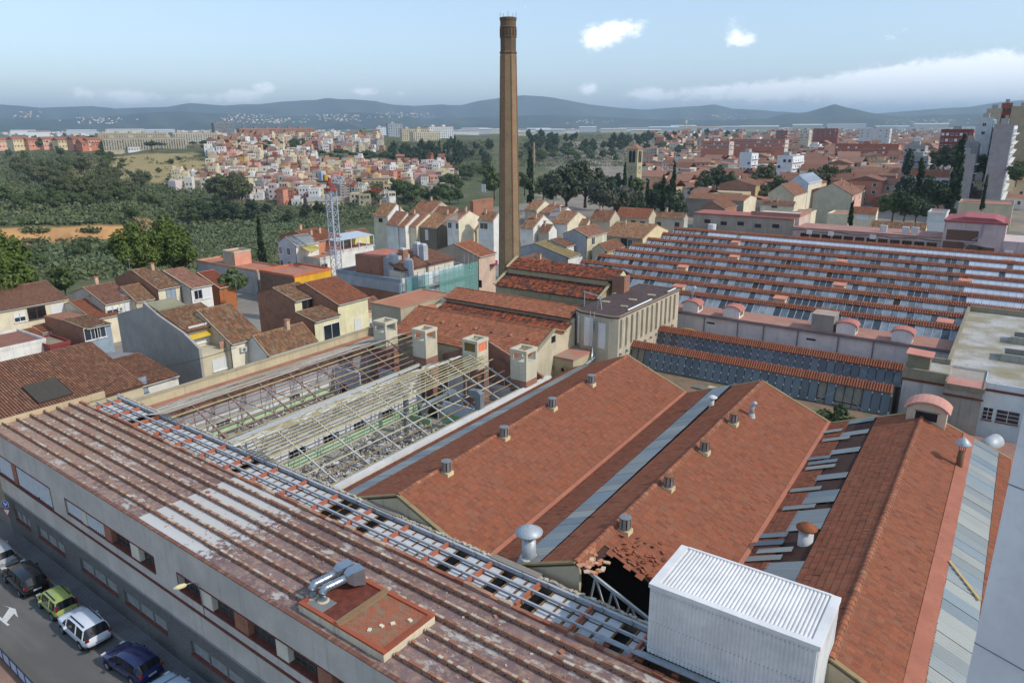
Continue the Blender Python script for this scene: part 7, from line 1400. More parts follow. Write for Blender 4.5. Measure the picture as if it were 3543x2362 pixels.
kind('cone', 4.2, 8.0, 5200, .34, ((.030, .048, .032), (.066, .092, .056)), 1.5, .35, 46, 'cone', seeds=(1,))
kind('umbrella', 5.0, 2.4, 2600, .34, ((.040, .064, .026), (.085, .118, .044)), 4.5, .3, 16, 'umbrella', seeds=(1,))
kind('olive', 5.4, 4.2, 4200, .32, ((.060, .070, .042), (.120, .130, .084)), 1.8, .4, 22, seeds=(1,))
kind('bigpine', 6.4, 6.6, 15000, .34, ((.055, .090, .018), (.145, .180, .034)), 3.0, .45, 34, seeds=(1, 2, 3))
kind('poplar', 1.9, 5.4, 2600, .28, ((.036, .056, .026), (.075, .100, .044)), 1.2, .22, 26, 'cypress', seeds=(1,))
kind('bush', 2.0, 1.3, 900, .24, ((.060, .080, .032), (.125, .145, .064)), .1, .12, 9, seeds=(1, 2, 3))
def tree(key, label, P, s=1., group=None, name='tree', sz=1., cat='tree'):
    v = KINDS[key][random.randrange(len(KINDS[key]))]; T = empty(name, label, cat, tuple(P), random.uniform(0, 6.28), group); T.scale = (s, s, s*sz)
    link('trunk', v[1], T); link('crown', v[0], T, (0, 0, v[2]*.8)); return T
def tpx(key, label, px, py, z, s=1., **k): return tree(key, label, at(px, py, z), s, **k)
_GR = np.geomspace(140, 2500, 260)
def ground_zs(x, y):
    a = np.arctan2(x, y); r = np.hypot(x, y); j = np.interp(a, _pa, np.arange(len(_pa))); i = np.minimum(j.astype(int), len(_pa)-2); t = j-i
    k = np.clip(np.searchsorted(RS, r)-1, 0, len(RS)-2); f = np.clip((r-RS[k])/(RS[k+1]-RS[k]), 0, 1); g = lambda q: _prof[q, k]*(1-f)+_prof[q, k+1]*f
    return g(i)*(1-t)+g(i+1)*t+_wob(a, r)
def gpx(px, py):
    """where the line of sight through a photo point meets the land"""
    d = ray(px, py); P = CC+np.outer(_GR/math.hypot(d[0], d[1]), d); hit = np.nonzero(P[:, 2] <= ground_zs(P[:, 0], P[:, 1]))[0]
    return P[hit[0]] if len(hit) else None
def near_trees():
    for (px, py, r, s, lab) in ((15, 1040, 150, .95, 'bright green pine at the left edge above the houses'), (478, 930, 165, .74, 'left one of the two bright green pines in front of the valley'), (605, 925, 172, .80, 'right one of the two bright green pines in front of the valley'), (-50, 1085, 140, .8, 'lower bright green pine cut by the left edge')):
        p = atR(px, py, r); tree('bigpine', lab, (p[0], p[1], p[2]-2.5), s, 'bright green pines', 'pine_tree')
    tpx('cypress', 'slim dark cypress beside the grey apartment house', *zB(498, 300), 0, .95, name='cypress_tree'); tpx('broad', 'small leafy tree among the yards below the red shed', *zB(320, 480), 1.5, .62, name='yard_tree')
    tpx('cypress', 'tall dark cypress just right of the chimney', 1834, 700, 0, 1.75, name='cypress_tree'); tpx('broad', 'bushy dark tree left of the large cream house roof', *zA(440, 330), 1, .7, name='yard_tree')
    for i, (px, py, s, r) in enumerate(((1960, 705, 1.5, 255), (2025, 690, 1.6, 262), (2080, 720, 1.1, 240), (2140, 725, 1.0, 245))):
        p = atR(px, py, r); tree('olive', ('large grey-green tree in the park behind the roofs, ' + ('leftmost', 'second from left', 'third from left', 'rightmost')[i]), (p[0], p[1], p[2]-2), s, 'grey-green park trees', 'park_tree')
    i = 0
    for px, py, r, key, s in ((1710, 650, 300, 'broad', 1.6), (1760, 640, 310, 'broad', 1.5), (1815, 640, 320, 'broad', 1.4), (1880, 655, 300, 'broad', 1.4), (1900, 640, 320, 'dark', 1.3), (1940, 640, 330, 'dark', 1.4), (2210, 650, 330, 'broad', 1.3), (2130, 640, 340, 'dark', 1.3), (2060, 632, 350, 'broad', 1.2), (1690, 600, 380, 'broad', 1.3), (2000, 625, 360, 'broad', 1.1)):
        i += 1; p = atR(px, py, r); tree(key, f'leafy tree in the park behind the chimney, number {i} from the left' if False else 'leafy tree in the wooded park between the chimney and the bell tower', (p[0], p[1], p[2]-4), s*.72, 'park trees behind the chimney', 'park_tree')
    for px, py, r, s in ((2148, 720, 270, 1.5), (2175, 715, 265, 1.7), (2205, 712, 262, 1.5), (2238, 712, 268, 1.6), (2265, 705, 270, 1.5), (2292, 706, 262, 1.7), (2318, 704, 268, 1.6), (2340, 708, 260, 1.4), (2160, 665, 300, 1.9), (2110, 660, 310, 1.5), (2330, 660, 280, 1.7), (2285, 665, 285, 1.4), (1980, 640, 320, 1.3), (2045, 645, 325, 1.4)):
        p = atR(px, py, r); tree('cypress' if s > 1.55 else 'dark', 'dark cypress in the dense clump below the bell tower' if s > 1.55 else 'dark tree in the dense clump below the bell tower', (p[0], p[1], p[2]-5), s*.66, 'dark trees below the bell tower', 'cypress_tree' if s > 1.55 else 'park_tree')
    for i, (px, py, r, s) in enumerate(((2600, 640, 330, 1.5), (2650, 610, 345, 1.7), (2700, 640, 335, 1.5), (2640, 650, 320, 1.2), (2820, 605, 360, 1.4), (2870, 600, 365, 1.5), (2920, 595, 370, 1.3), (2800, 625, 350, 1.1))):
        p = atR(px, py, r); tree('plane', 'leafy street tree in front of the white flats' if i < 4 else 'leafy tree in the row right of the white flats', (p[0], p[1], p[2]-7), s*.62, 'trees by the white flats' if i < 4 else 'trees right of the white flats', 'street_tree')
    for px, py, r, s in ((2440, 640, 320, 1.2), (2480, 625, 330, 1.3), (2520, 635, 325, 1.2), (2410, 660, 310, 1.0)): p = atR(px, py, r); tree('dark', 'dark rounded tree left of the brick warehouse', (p[0], p[1], p[2]-4), s*.75, 'dark trees left of the warehouse', 'street_tree')
    p = atR(3125, 690, 250); tree('cone', 'big dark cedar with drooping branches on the right', (p[0], p[1], p[2]-4), 1.0, None, 'cedar_tree'); p = atR(3130, 620, 252); 
    p = atR(3290, 735, 245); tree('cypress', 'tall dark cypress right of the cedar', (p[0], p[1], p[2]-2), 1.75, None, 'cypress_tree')
    for px, py, r, key, s, lab in ((3170, 690, 255, 'poplar', 1.2, 'pale slender tree beside the cedar'), (3215, 715, 245, 'dark', 1.1, 'dark tree between the cedar and the tall cypress'), (3245, 720, 250, 'broad', 1.0, 'leafy tree beside the tall cypress'), (3090, 740, 225, 'broad', .9, 'light green garden tree below the cedar'), (3130, 745, 222, 'dark', .9, 'dark garden tree below the cedar'), (3170, 748, 226, 'dark', .8, 'dark round garden tree behind the patched pink building'), (2938, 795, 175, 'cypress', .62, 'small slim cypress on a terrace behind the long workshop'), (3400, 700, 240, 'cypress', .7, 'small cypress in front of the grey row houses')):
        p = atR(px, py, r); tree(key, lab, (p[0], p[1], p[2]-2), s, None, 'garden_tree')
    for px, py, r, s in ((3240, 560, 420, 1.3), (3270, 545, 430, 1.4), (3295, 560, 415, 1.3), (3225, 585, 400, 1.1), (3310, 535, 440, 1.3)): p = atR(px, py, r); tree('dark', 'dark tree in the clump left of the towers', (p[0], p[1], p[2]-5), s*.8, 'trees left of the towers', 'street_tree')
    for px, py, r, s in ((3370, 590, 330, 1.0), (3405, 595, 330, .9), (3440, 592, 325, .8), (3515, 590, 300, .6), (3535, 580, 305, .6), (3520, 610, 290, .6)): p = atR(px, py, r); tree('broad', 'green tree at the foot of the towers', (p[0], p[1], p[2]-3), s, 'trees at the foot of the towers', 'street_tree')
    # weeds on the flat roof behind the sheds
    for x, y, s, lab in ((-10.3, 64.4, .85, 'pale bushy weed growing behind the vaulted dormer shed'), (-9.2, 63.2, .7, 'green weed growing by the broken glazing')): T = tree('bush', lab, (x, y, 6.9), s, None, 'weed', cat='weed')
near_trees()
def valley_trees():
    """trees and bushes of the valley, the slopes and the plateau edges, each set on the land"""
    zones = [  # polygon columns and rows in the photo (2352-wide), how many, kind, scale, words
        ((0, 300), (462, 488), 18, 'broad', .8, 'valley tree above the ochre cliff'), ((300, 560), (470, 520), 14, 'broad', .85, 'valley tree in front of the hillside houses'), ((0, 340), (585, 612), 10, 'broad', .6, 'tree at the foot of the ochre cliff'), ((440, 760), (490, 520), 14, 'dark', 1.0, 'dark valley tree near the crane'), ((20, 280), (395, 432), 20, 'plane', 1.0, 'plane tree in the long belt across the valley'), ((120, 340), (425, 468), 22, 'plane', 1.0, 'plane tree in the nearer belt across the valley'), ((0, 260), (355, 392), 18, 'broad', .9, 'tree on the slope below the plateau'), ((470, 560), (450, 480), 8, 'plane', 1.3, 'big round tree at the foot of the hillside houses'),
        ((200, 480), (366, 412), 14, 'bush', 1.6, 'bush on the bare brown slope'), ((240, 700), (338, 350), 16, 'umbrella', 1.0, 'pine along the plateau edge'), ((0, 240), (330, 346), 16, 'broad', 1.2, 'tree in front of the pink terraced flats'), ((0, 330), (306, 316), 12, 'dark', 1.4, 'tree in the far wood on the plateau'), ((600, 720), (345, 362), 14, 'umbrella', 1.2, 'umbrella pine among the hillside houses'), ((700, 900), (365, 378), 16, 'umbrella', 1.1, 'umbrella pine on the bank above the lower houses'), ((900, 1130), (340, 385), 52, 'dark', 1.1, 'tree on the wooded slope left of the chimney'), ((1000, 1060), (360, 385), 12, 'poplar', 1.6, 'poplar below the flats left of the chimney'), ((780, 1060), (455, 475), 18, 'broad', 1.3, 'tree behind the middle row of roofs'), ((1020, 1130), (395, 440), 14, 'broad', 1.2, 'tree by the river left of the chimney'), ((1200, 1500), (322, 352), 52, 'dark', 1.2, 'tree on the wooded slope beyond the bell tower'), ((1190, 1420), (352, 376), 20, 'broad', 1.2, 'tree by the river beyond the park'), ((1480, 1720), (305, 330), 16, 'dark', 1.1, 'tree above the red cliffs'), ((1720, 2060), (296, 306), 10, 'dark', 1.4, 'tree in the far wood on the right'), ((1500, 1640), (348, 366), 10, 'broad', 1.3, 'tree near the curved orange building')]
    n = 0
    for (c0, c1), (r0, r1), k, key, s, lab in zones:
        for _ in range(k):
            p = gpx(random.uniform(c0, c1)*1.5064, random.uniform(r0, r1)*1.5064)
            if p is None: continue
            tree(key, lab, (p[0], p[1], ground_z(p[0], p[1])-.5), s*random.uniform(.75, 1.2), lab, 'bush' if key == 'bush' else 'valley_tree', random.uniform(.85, 1.15), 'bush' if key == 'bush' else 'tree'); n += 1
    # scrub, reeds and ground cover as one mass of leaves
    def cover(name, label, cols, spec, leaf):
        VV = []
        for (c0, c1), (r0, r1), k, h in spec:
            for _ in range(k):
                p = gpx(random.uniform(c0, c1)*1.5064, random.uniform(r0, r1)*1.5064)
                if p is None: continue
                z = ground_z(p[0], p[1]); q = 14; s = random.uniform(.6, 1.5)*h
                P = np.stack([p[0]+RNG.normal(0, 1.5*s, q), p[1]+RNG.normal(0, 1.5*s, q), z+np.abs(RNG.normal(0, .8*s, q))], 1); d = RNG.normal(size=(q, 3)); d /= np.linalg.norm(d, axis=1)[:, None]; e = np.cross(d, RNG.normal(size=(q, 3))); e /= np.linalg.norm(e, axis=1)[:, None]; L_ = leaf*RNG.lognormal(0, .3, (q, 1))
                VV.append(np.stack([P-d*L_, P+e*L_*.7, P+d*L_, P-e*L_*.7], 1).reshape(-1, 3))
        VV = np.vstack(VV); o = link(name, qmesh(name, VV, np.arange(len(VV)).reshape(-1, 4), leafmat(*cols), uv=False)); tag(o, label, 'vegetation', None, 'stuff')
    cover('scrub', 'dense green scrub covering the valley slopes', ((.070, .098, .036), (.155, .178, .076)), [((0, 230), (355, 498), 1200, 1.3), ((230, 400), (428, 498), 700, 1.2), ((0, 300), (560, 640), 500, .8), ((300, 760), (500, 640), 700, .9), ((300, 470), (440, 500), 400, 1.2), ((860, 1130), (325, 400), 900, 1.5), ((1190, 1700), (310, 385), 1700, 1.6), ((420, 1000), (470, 520), 700, 1.1), ((240, 470), (362, 420), 90, .8), ((0, 300), (500, 526), 90, .6), ((60, 110), (525, 556), 40, .6), ((190, 230), (520, 560), 40, .6)], .55)
    cover('dry_scrub', 'yellowish dry scrub patches on the valley slopes', ((.130, .130, .060), (.210, .200, .105)), [((0, 240), (352, 400), 260, 1.0), ((0, 300), (440, 500), 260, .9), ((300, 700), (490, 620), 260, .7), ((1190, 1560), (330, 385), 260, 1.1), ((880, 1130), (330, 395), 160, 1.0)], .5)
    cover('reeds', 'pale green reed beds on the valley floor', ((.110, .145, .070), (.180, .215, .120)), [((90, 300), (575, 612), 500, 1.0), ((440, 620), (520, 560), 380, 1.0), ((560, 760), (505, 530), 200, 1.0), ((400, 520), (480, 500), 160, 1.0)], .5)
valley_trees()
# ---------------------------------------------------------------- hillside town, right-hand town
COLW = {'white': (226, 224, 216), 'cream': (222, 206, 170), 'salmon': (210, 140, 112), 'brick': (160, 92, 70), 'ochre': (216, 178, 96), 'maroon': (122, 64, 62), 'grey': (158, 156, 152), 'beige': (196, 180, 150), 'pink': (222, 176, 160), 'tan': (186, 146, 112)}
def _m(mb, name, mats): return mkmesh(name, np.vstack(mb.V), mb.F, mats, mb.mi, False, False)
_u = plaster((200, 190, 170), .4); HM = {}
for fl_ in (1, 2, 3):
    h = 3.0*fl_+.4; HM['wall', fl_] = _m(MB().box((-4, -4.5, -6), (4, 4.5, h)), 'wall', _u)
    HM['flat', fl_] = _m(MB().box((-4.1, -4.6, h), (4.1, -4.35, h+.7)).box((-4.1, 4.35, h), (4.1, 4.6, h+.7)).box((-4.1, -4.35, h), (-3.85, 4.35, h+.7)).box((3.85, -4.35, h), (4.1, 4.35, h+.7)).box((-3.85, -4.35, h), (3.85, 4.35, h+.06), 1), 'terrace', [_u, plaster((186, 150, 128), .6)])
    HM['hut', fl_] = _m(MB().box((-1, 0, h), (3.4, 4.2, h+2.5)).box((-1.15, -.15, h+2.5), (3.55, 4.35, h+2.7), 1), 'roof_hut', [_u, plaster((186, 120, 96), .5)])
    for nm_, ax in (('gable', 0), ('mono', 1)):
        m = MB()
        if ax == 0: m.prism([(-4.4, h-.1), (4.4, h-.1), (0, h+1.9)], -4.8, 4.8, 'y')
        else: m.prism([(-4.8, h), (4.8, h), (4.8, h+1.7)], -4.3, 4.3, 'x')
        HM[nm_, fl_] = _m(m, 'roof', TILE_RED)
HM['win'] = (lambda m: _m(m, 'window', [WHITE(), glassy((50, 54, 60))]))(MB().box((-.55, -.06, -.7), (.55, 0, .7)).box((-.42, -.08, -.58), (.42, -.061, .58), 1)); HM['bal'] = _m(MB().box((-1.3, -.9, -.1), (1.3, 0, .05)).box((-1.3, -.95, .05), (1.3, -.88, .95), 1), 'balcony', [_u, paint((150, 150, 150), .6)])
def town_house(P, rz, col, fl_, rk, label, group, s=1., wins=True, roofm=None, hname='hillside_house'):
    R = empty(hname, label, 'house', tuple(P), rz, group); R.scale = (s, s, 1); wm = plaster(COLW[col], .5)
    def k(name, me, loc=(0, 0, 0), m=None, par=R):
        o = link(name, me, par, loc)
        if m: o.material_slots[0].link = 'OBJECT'; o.material_slots[0].material = m
        return o
    k('wall', HM['wall', fl_], m=wm)
    if rk == 'flat':
        k('terrace', HM['flat', fl_], m=wm)
        if random.random() < .6: k('roof_hut', HM['hut', fl_], (random.choice((0, -2)), 0, .08), wm)
    else: k('roof', HM[rk, fl_], m=roofm or random.choice((TILE_RED, TILE_OLD, TILE_BROWN)))
    if wins:
        for f in range(fl_):
            for x in (-2.2, 0.1, 2.3):
                if random.random() < .75: o = k('window', HM['win'], (x, -4.5, 1.7+3*f))
        for f in range(fl_):
            for y in (-2, 2):
                if random.random() < .6: o = k('window', HM['win'], (4.0, y, 1.7+3*f)); o.rotation_euler = (0, 0, math.pi/2)
        if fl_ > 1 and random.random() < .35: k('balcony', HM['bal'], (0, -4.5, 3.2))
RK = {'flat': 'flat terrace roof', 'gable': 'pitched tiled roof', 'mono': 'sloping tiled roof'}; ST = {1: 'low', 2: 'two-storey', 3: 'tall'}
def spread(zones, n, dmin, fn, got0=None):
    got = got0 if got0 is not None else []; n = n+len(got); tries = 0; tot = sum(z[4] for z in zones)
    while len(got) < n and tries < n*30:
        tries += 1; q = random.random()*tot
        for z in zones:
            q -= z[4]
            if q <= 0: break
        c = random.uniform(z[0], z[1]); r = random.uniform(z[2], z[3]); p = gpx(c*1.5064, r*1.5064)
        if p is None: continue
        x, y = p[0], p[1]; ds = dmin*(1 if math.hypot(x, y) < 900 else 1.15)
        if any((x-a)**2+(y-b)**2 < ds*ds for a, b in got): continue
        got.append((x, y)); fn(c, r, x, y)
    return got
def hill_town():
    used = {}
    def fn(c, r, x, y):
        col = random.choices(list(COLW), (38, 26, 6, 6, 4, 3, 12, 18, 7, 8))[0]; fl_ = random.choices((1, 2, 3), (2, 5, 3))[0]; rk = random.choices(('flat', 'gable', 'mono'), (8, 1, 1.5))[0]
        row = 'on the crest' if r < 338 else 'on the upper slope' if r < 365 else 'mid-slope' if r < 400 else 'on the lower slope' if r < 440 else 'at the hill foot'; side = 'at the left end' if c < 480 else 'left of the crane' if c < 720 else 'above the crane jib' if c < 880 else 'at the right end'
        town_house((x, y, ground_z(x, y)-.3), math.radians(38)+random.choice((0, 0, 0, .35, -.3))+random.gauss(0, .08), col, fl_, rk, f'{ST[fl_]} {col} house with {RK[rk]} {row}, {side}', 'houses of the hillside town', random.uniform(.6, .88))
    global HZ, HG; HZ = [(505, 720, 322, 372, 6), (720, 880, 318, 350, 4), (400, 560, 415, 440, 4), (480, 760, 375, 420, 9), (560, 900, 420, 460, 7), (760, 1020, 385, 425, 6), (640, 900, 455, 472, 2), (900, 1050, 400, 420, 2), (480, 620, 345, 375, 3)]; HG = spread(HZ, 296, 7.6, fn)
hill_town()
def right_town():
    def fn(c, r, x, y):
        col = random.choices(list(COLW), (20, 22, 8, 14, 3, 2, 10, 16, 5, 10))[0]; fl_ = random.choices((1, 2, 3), (3, 6, 3))[0]; rk = random.choices(('flat', 'gable', 'mono'), (2, 7, 2))[0]
        row = 'in the far rows' if r < 325 else 'in the middle rows' if r < 360 else 'in the nearer rows' if r < 400 else 'close behind the factory'; side = 'left of the white flats' if c < 1700 else 'behind the leafy trees' if c < 1960 else 'left of the cedar' if c < 2090 else 'below the towers'
        town_house((x, y, ground_z(x, y)-.3), random.choice((0, 0, -math.pi/2*0, .12, -.5, .5))+random.gauss(0, .05), col, fl_, rk, f'{ST[fl_]} {col} house, {RK[rk]}, {row}, {side}', 'houses of the right-hand town', random.uniform(1.0, 1.7), hname='town_house')
    global RZN, RG; RZN = [(1500, 2352, 302, 345, 5), (1480, 2352, 345, 480, 6), (1760, 2240, 300, 330, 6), (1780, 2150, 330, 372, 9), (1560, 1760, 350, 400, 3), (1900, 2120, 372, 420, 5), (2120, 2352, 420, 470, 2), (1560, 1740, 400, 440, 2), (1700, 1780, 375, 395, 1), (1900, 2000, 430, 452, 1.5), (2100, 2340, 330, 372, 3), (1560, 1900, 395, 470, 5)]; RG = spread(RZN, 270, 13, fn)
    H = house
    H('old brick warehouse with long gable wall and decorated end in the right-hand town', 'Y', zE(575, 486), zE(662, 468), 8.6, zE(432, 441), 0, (190, 164, 120), brickmat((150, 96, 74), (128, 80, 64)), TILE_BROWN, depth=9, wins=[(zE(605, 550), 1.2, 2.6, 'dark'), (zE(628, 545), 1.2, 2.6, 'dark')], chim=1, name='warehouse', cat='warehouse')
    H('long low tiled building in front of the brick warehouse', 'X', zE(36, 582), zE(500, 600), 5.6, zE(545, 560), 1, (150, 142, 128), CRM, TILE_BROWN, name='warehouse', cat='warehouse')
    H('cream villa with red hipped roof and white pergola', 'X', zE(602, 628), zE(880, 634), 7.8, zE(850, 560), 1, CRM, CRM, TILE_RED, chim=2, wins=[(zE(720, 640), 1.8, .9, 'dark')])
    H('cream terrace block with striped awning below the red-roofed villa', 'X', zE(845, 690), zE(1000, 694), 6.4, None, 0, CRM, CRM, depth=7); H('low brick house with reddish roof beside the villa', 'Y', zE(350, 660), zE(425, 632), 6.2, zE(250, 604), 0, (176, 120, 92), brickmat((150, 92, 70), (130, 78, 60)), TILE_BROWN)
    H('big plain beige party-wall house with five chimneys on its ridge', 'Y', zF(105, 520), zF(165, 492), 11.0, zF(-40, 435), 0, (222, 176, 156), (190, 182, 158), TILE_RED, depth=8, swins=(), chim=3, wins=[(zF(115, 545), 1, 1.6, 'win'), (zF(150, 535), 1, 1.6, 'win')])
    H('white and grey flats with orange roof and dormers behind the cedar', 'X', zF(490, 384), zF(785, 391), 12, zF(800, 322), 1, (226, 226, 224), GRY, TILE_ORANGE, tiles_kind='flat', chim=3, wins=[(zF(x, y), 2.0, 1.9, 'win') for x in (693, 757) for y in (432, 485)]+[(zF(x, y), 2.2, 1.8, 'shut') for x in (585, 605) for y in (440,)])
    H('long brick building with wide pink roof and glass lantern', 'X', zF(35, 372), zF(412, 382), 9.6, zF(440, 330), 1, (196, 128, 100), (206, 150, 120), TILE_RED, tiles_kind='flat', wins=[(zF(80, 388), 3, 1.4, 'shut'), (zF(330, 405), 1.6, 1.6, 'shut')], chim=2)
    H('grey row house with brown roof and small skylights at the right', 'X', zF(920, 431), zF(1012, 434), 9, zF(1010, 384), 1, (150, 140, 132), None, TILE_BROWN, wins=[(zF(922, 480), 1.2, 1.2, 'win'), (zF(970, 484), 2, 1.5, 'shut')]); H('lilac and grey row house with brown roof at the right edge', 'X', zF(1014, 434), zF(1185, 440), 9, zF(1190, 392), 1, (170, 160, 172), (196, 184, 200), TILE_BROWN, wins=[(zF(1135, 470), 2, 1.6, 'dark')])
    H('old tiled roof behind the long workshop', 'X', zF(222, 742), zF(618, 764), 10.6, zF(624, 692), 1, CRM, CRM, TILE_OLD); H('orange-tiled terrace house with solar water heater behind the long workshop', 'X', zF(95, 642), zF(272, 648), 12.4, zF(280, 588), 1, CRM, CRM, TILE_ORANGE, wins=[(zF(170, 670), 2.4, 1.4, 'shut')]); H('cream terrace house with dark-tiled porch behind the long workshop', 'X', zF(-70, 655), zF(70, 668), 11.2, None, 0, CRM, CRM, depth=8)
    H('pale house with two big arches beside the patched pink building', 'X', zF(632, 648), zF(760, 656), 13.2, None, 0, (206, 208, 206), (206, 208, 206), depth=7, wins=[(zF(668, 745), 2.4, 2.0, 'shut'), (zF(730, 748), 2.4, 2.0, 'shut')])
    H('low beige annexes with terraces below the grey row houses', 'X', zF(845, 580), zF(1235, 592), 7.2, None, 0, (206, 192, 160), BEI, depth=14); H('orange-roofed low house left of the villa', 'Y', zE(870, 560), zE(965, 530), 7, zE(770, 470), 0, CRM, BEI, TILE_RED); H('blue-white glazed roof house above the orange-roofed low house', 'Y', zE(1010, 470), zE(1048, 440), 9.5, zE(905, 400), 0, (226, 220, 200), (186, 200, 214), paint((206, 212, 220), .4), tiles_kind=None)
    def slab(name, label, pl, pr, Y, depth_px, col, side, base=-3, rows=0, colsn=0, wc='win', roofc=(170, 166, 160), cat='apartment block', swin=True):
        a, b = atY(*pl, Y), atY(*pr, Y); z = (a[2]+b[2])/2; y1 = atX(*depth_px, b[0])[1] if depth_px else Y+12; y1 = min(max(y1, Y+5), Y+70); R = empty(name, label, cat, (a[0], Y, base))
        MB().box((a[0], Y, base), (b[0], y1, z)).build('wall', plaster(col, .35), R); MB().box((b[0], Y+.1, base), (b[0]+.25, y1-.1, z-.2)).build('side_wall', plaster(side, .3), R); MB().box((a[0]+.2, Y+.2, z), (b[0]-.2, y1-.2, z+.12)).build('roof', plaster(roofc, .4), R); MB().box((a[0]-.05, Y-.05, z), (b[0]+.3, Y+.2, z+.8)).build('parapet', plaster(col, .3), R)
        MB().cb((lerp(a[0], b[0], .5), Y+4, z+1.2), (min(4, (b[0]-a[0])*.4), 4, 2.4)).build('lift_house', plaster(roofc, .4), R)
        ww = window_mesh(1.3, 1.3, 'win')
        for i in range(rows):
            for j in range(colsn):
                if random.random() < .93: put_window(R, (lerp(a[0], b[0], (j+.5)/colsn), Y-.02, z-1.8-i*3.05), '-Y', 1.3, 1.3, wc if random.random() < .7 else 'shut')
            if swin:
                for j in range(int((y1-Y)/4.5)): put_window(R, (b[0]+.27, Y+2.2+j*4.5, z-1.8-i*3.05), '+X', 1.5, 1.4, random.choice(('win', 'shut', 'half')))
                MB().box((b[0]+.25, Y+1, z-2.9-i*3.05), (b[0]+1.3, y1-1, z-2.75-i*3.05)).build('balcony', plaster((220, 216, 206), .2), R)
        return R
    slab('apartment_tower', 'mauve-grey apartment tower with white balconies at the right', zF(1098, 30), zF(1236, 36), 300, (3519, 440), (168, 158, 156), (224, 226, 228), rows=12)
    slab('apartment_tower', 'pale concrete tower behind the mauve-grey tower', (3381.5, 414), (3437, 415), 338, (3448, 420), (206, 208, 206), (110, 140, 150), rows=10, colsn=1); slab('apartment_tower', 'tall weathered tan tower at the right border', (3500, 377), (3600, 372), 385, None, (176, 158, 130), (190, 150, 120), rows=0); slab('apartment_tower', 'tan tower wing left of the red-brick core', (3414, 383), (3466, 382), 384, None, (186, 172, 148), (150, 90, 76), rows=0)
    slab('apartment_tower', 'red-brick core of the tan tower at the right border', (3466, 364), (3502, 363), 388, None, (160, 84, 66), (160, 84, 66), rows=10, colsn=2, wc='dark'); slab('apartment_block', 'stepped grey block in front of the pale tower, upper step', (3327, 497), (3384, 498), 312, None, (160, 152, 150), (176, 170, 168)); slab('apartment_block', 'stepped grey block in front of the pale tower, lower step', (3311, 540), (3373, 541), 300, None, (164, 156, 152), (176, 170, 168), rows=3)
    slab('apartment_block', 'dark red-brick flats left of the towers', (3257, 452), (3368, 453), 470, None, (132, 66, 56), (150, 80, 66), rows=5, colsn=7); slab('apartment_block', 'long orange-brick flats with tiled roof in the right-hand town', (2892, 492), (3108, 512), 560, None, (176, 104, 76), (196, 130, 100), rows=3, colsn=16, roofc=(180, 108, 80)); slab('apartment_block', 'white modern flats with dark slit windows behind the trees', (2560, 532), (2600, 533), 400, None, (224, 226, 226), (224, 226, 226), rows=3, colsn=3); slab('apartment_block', 'long white modern flats with rows of dark windows behind the trees', (2690, 541), (2742, 546), 392, (2782, 536), (226, 228, 228), (228, 230, 230), rows=3, colsn=3, wc='dark')
    slab('school_building', 'long curved orange-brick school with white window bands, left part', zE(168, 165), zE(380, 145), 640, None, (196, 124, 94), (206, 190, 176), rows=2, colsn=14, roofc=(214, 214, 210), cat='school'); slab('school_building', 'long curved orange-brick school with white window bands, right part', zE(382, 142), zE(800, 140), 680, None, (196, 124, 94), (206, 190, 176), rows=2, colsn=26, roofc=(214, 214, 210), cat='school')
    for lab, a, b, Y, c in (('grey flats with terraces left of the dark red flats', (3130, 505), (3200, 508), 400, (170, 166, 162)), ('grey stepped flats nearer the trees', (3148, 545), (3208, 548), 360, (160, 156, 154)), ('white terraced flats far in the right-hand town', (2975, 445), (3080, 447), 900, (214, 212, 206)), ('far red-brick flats on the skyline of the right-hand town', (2815, 446), (2900, 448), 1000, (150, 84, 66)), ('brown and cream block far in the right-hand town', (2686, 455), (2724, 455), 880, (150, 96, 76)), ('pale block far right of centre', (2770, 452), (2800, 452), 900, (206, 196, 170))): slab('apartment_block', lab, a, b, Y, None, c, sc3(c, 1.0) if False else c, rows=3, colsn=5)
    # bell tower
    r = 335; p = atR(2203, 600, r); z1 = atR(2203, 516, r)[2]; x, y = p[0], p[1]; B = empty('bell_tower', 'square stone bell tower with red pyramid roof and paired arched openings', 'bell tower', (x, y, 0)); st = plaster((190, 176, 140), .5); w = 5.2; zb = z1-6
    MB().box((x-w, y, -5), (x, y+w, zb)).build('shaft', st, B); m = MB()
    for fx, fy in ((x-w, y), (x-1.3, y), (x-w, y+w-1.3), (x-1.3, y+w-1.3)): m.box((fx, fy, zb), (fx+1.3, fy+1.3, z1-.8))
    for a, b in ((x-w/2-.25, y), (x-w/2-.25, y+w-.6)): m.box((a, b, zb), (a+.5, b+.6, z1-.8))
    for a, b in ((x-.6, y+w/2-.25), (x-w, y+w/2-.25)): m.box((a, b, zb), (a+.6, b+.5, z1-.8))
    m.build('belfry_pier', st, B); MB().box((x-w, y, z1-.8), (x, y+w, z1)).box((x-w+1.3, y+1.2, zb), (x-1.3, y+w-1.2, z1-.8)).build('belfry_top', st, B)
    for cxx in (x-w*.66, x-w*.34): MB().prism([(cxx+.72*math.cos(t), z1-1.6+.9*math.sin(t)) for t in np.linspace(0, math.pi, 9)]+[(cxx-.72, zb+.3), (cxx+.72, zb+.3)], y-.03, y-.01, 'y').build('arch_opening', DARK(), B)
    for cyy in (y+w*.34, y+w*.66): MB().prism([(cyy+.72*math.cos(t), z1-1.6+.9*math.sin(t)) for t in np.linspace(0, math.pi, 9)]+[(cyy-.72, zb+.3), (cyy+.72, zb+.3)], x+.01, x+.03, 'x').build('arch_opening', DARK(), B)
